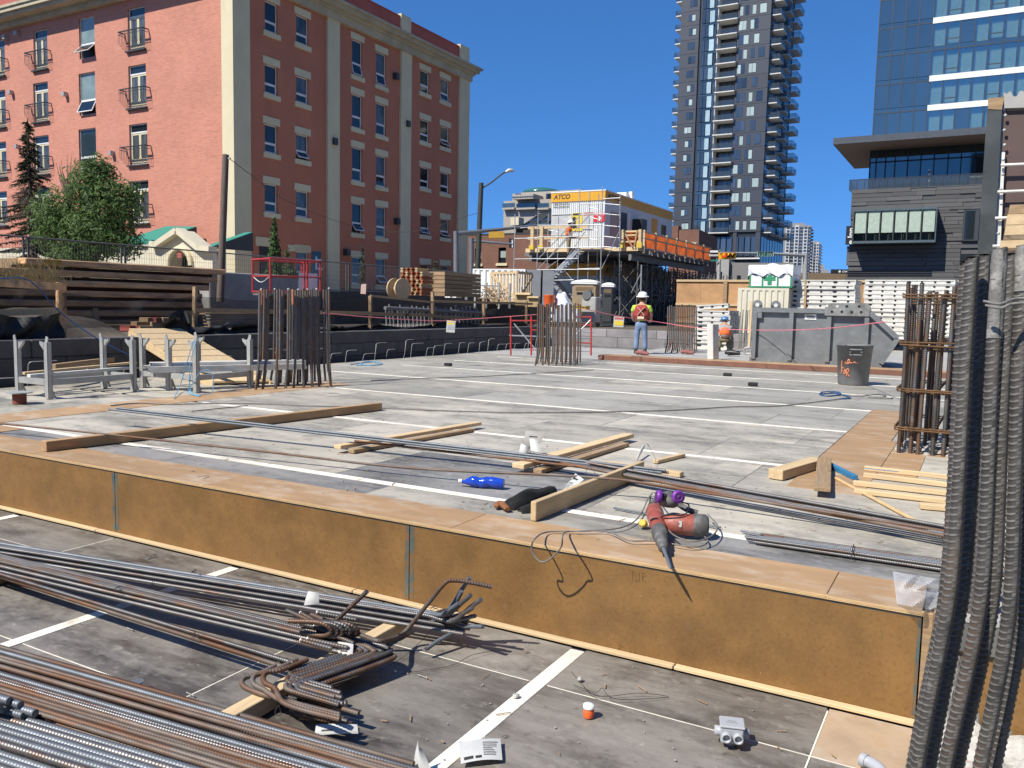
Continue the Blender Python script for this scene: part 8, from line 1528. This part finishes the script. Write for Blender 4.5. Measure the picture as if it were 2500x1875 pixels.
b.box(gu0, uR, 2.9, 3.1, zm-.07, zm+.07); put('mullions', b, mat('deep blue mullion', (.02, .03, .06), .5), ht)
tr0 = hq(2072, 462)[0]; put('terrace_glass', MB().box(tr0, uR, .25, .28, zt_+.05, zt_+1.15).box(tr0, tr0+.03, .3, 8, zt_+.05, zt_+1.15), M_['bal_glass'], ht); b = MB().box(tr0, uR, .22, .31, zt_+1.15, zt_+1.2)
for i in range(26): u = tr0+(uR-tr0)*i/25; b.box(u, u+.04, .2, .33, zt_, zt_+1.15)
put('terrace_rail', b, M_['frame_d'], ht); u = hq(2368, 440, 1)[0]; put('planter', MB().box(u, u+1.35, .6, 1.6, zt_+.05, zt_+1.0), M_['conc'], ht)
for l, x in (('tiny person in white on the hotel terrace', 2268),): u = hq(x, 450, .9)[0]; pw_ = hM @ V((u, .9, zt_+.05)); worker(l, pw_, rad(90), M_['white'], M_['white'], M_['white'], M_['white'])
cu0 = hq(2034, 350, -2.2)[0]; cz0, cz1 = hq(2250, 338, -2.2)[1], hq(2250, 321, -2.2)[1]
put('canopy', MB().box(cu0, uR+3, -2.2, 15, cz0+.02, cz1), mat('slate canopy', (.06, .07, .085), .55), ht); put('canopy_soffit', MB().box(cu0+.1, uR+3, -2.1, 14.9, cz0, cz0+.018), mat('timber soffit', (.36, .25, .19), .7, var=.25, sc=1.5, st=(1, 12, 1)), ht)
# glass tower
TY = 3.2; tu0 = hq(2131, 320, TY)[0]; zl2 = [hq(2210, y, TY)[1] for y in (318, 272.5, 202.5, 131.5, 64, -6, -76, -146)]
zl2 = [cz1] + zl2[1:]
tz1 = zl2[-1]; put('core', MB().box(tu0+.2, uR+2, TY+1.2, 16, cz1, tz1), M_['frame_d'], ht); put('side_glass', MB().box(tu0, tu0+.08, TY+.1, 16, cz1, tz1), M_['pane_blue'], ht)
cols = [2131.0+i*31.5 for i in range(5)]; cu = [tu0+(hq(2262, 300, TY)[0]-tu0)*i/4 for i in range(5)]; pitch = cu[1]-cu[0]; u = cu[-1]
while u < uR+1: u += pitch; cu.append(u)
b = MB(); cvm = MB().grid(lambda u, v: V((u, .04*math.sin(u*75)+.02*math.sin(u*31), v)), 48, 1).mesh('curtain')
for li in range(len(zl2)-1):
    z0, z1 = zl2[li], zl2[li+1]; zs_ = z1-.62 if li else z1-.02
    sp_ = z0+.55
    for ci in range(len(cu)-1):
        a, c = cu[ci]+.05, cu[ci+1]-.05
        if ci < 4 or (ci == 6 and li not in (1, 2, 4)):
            ubox('pane', a, c, TY, TY+.04, z0+.5 if li else z0, z1-.06, M_['pane_blue'], ht)
            if li: ubox('pane', a, c, TY, TY+.04, z0+.06, z0+.46, M_['pane_blue'], ht)
        else:
            ubox('pane', a, c, TY, TY+.02, z0+.5, z1-.06, M_['gtower'] if 'gtower' in M_ else M_.setdefault('gtower', glass_see('curtained glass', (.74, .82, .76), .2)), ht); o = bpy.data.objects.new('curtain', cvm); COL.objects.link(o); o.parent = ht; o.matrix_basis = Matrix.Translation((a+.05, TY+.35, z0+.4)) @ Matrix.Diagonal((c-a-.1, 1, z1-z0-.5, 1))
            if not cvm.materials: cvm.materials.append(M_['curtain'])
            if ci % 3 == 2 and li: ubox('opening_bar', a, c, TY-.02, TY+.05, z0+1.0, z0+1.1, M_['frame_d'], ht)
            if li in (1, 2, 4): ubox('white_band', a-.05, c+.05, TY-.12, TY+.03, z0-.14, z0+.46, M_['white'], ht)
            else: ubox('pane', a, c, TY, TY+.04, z0+.06, z0+.46, M_['pane_blue'], ht)
    b.box(tu0-.03, uR+2, TY-.03, TY+.05, z1-.05, z1+.05)
for u in cu: b.box(u-.045, u+.045, TY-.05, TY+.06, cz1, tz1)
put('mullions', b, M_['frame_d'], ht); put('roof', MB().box(tu0, uR+2, TY, 16, tz1-.02, tz1+.3), M_['frame_d'], ht)
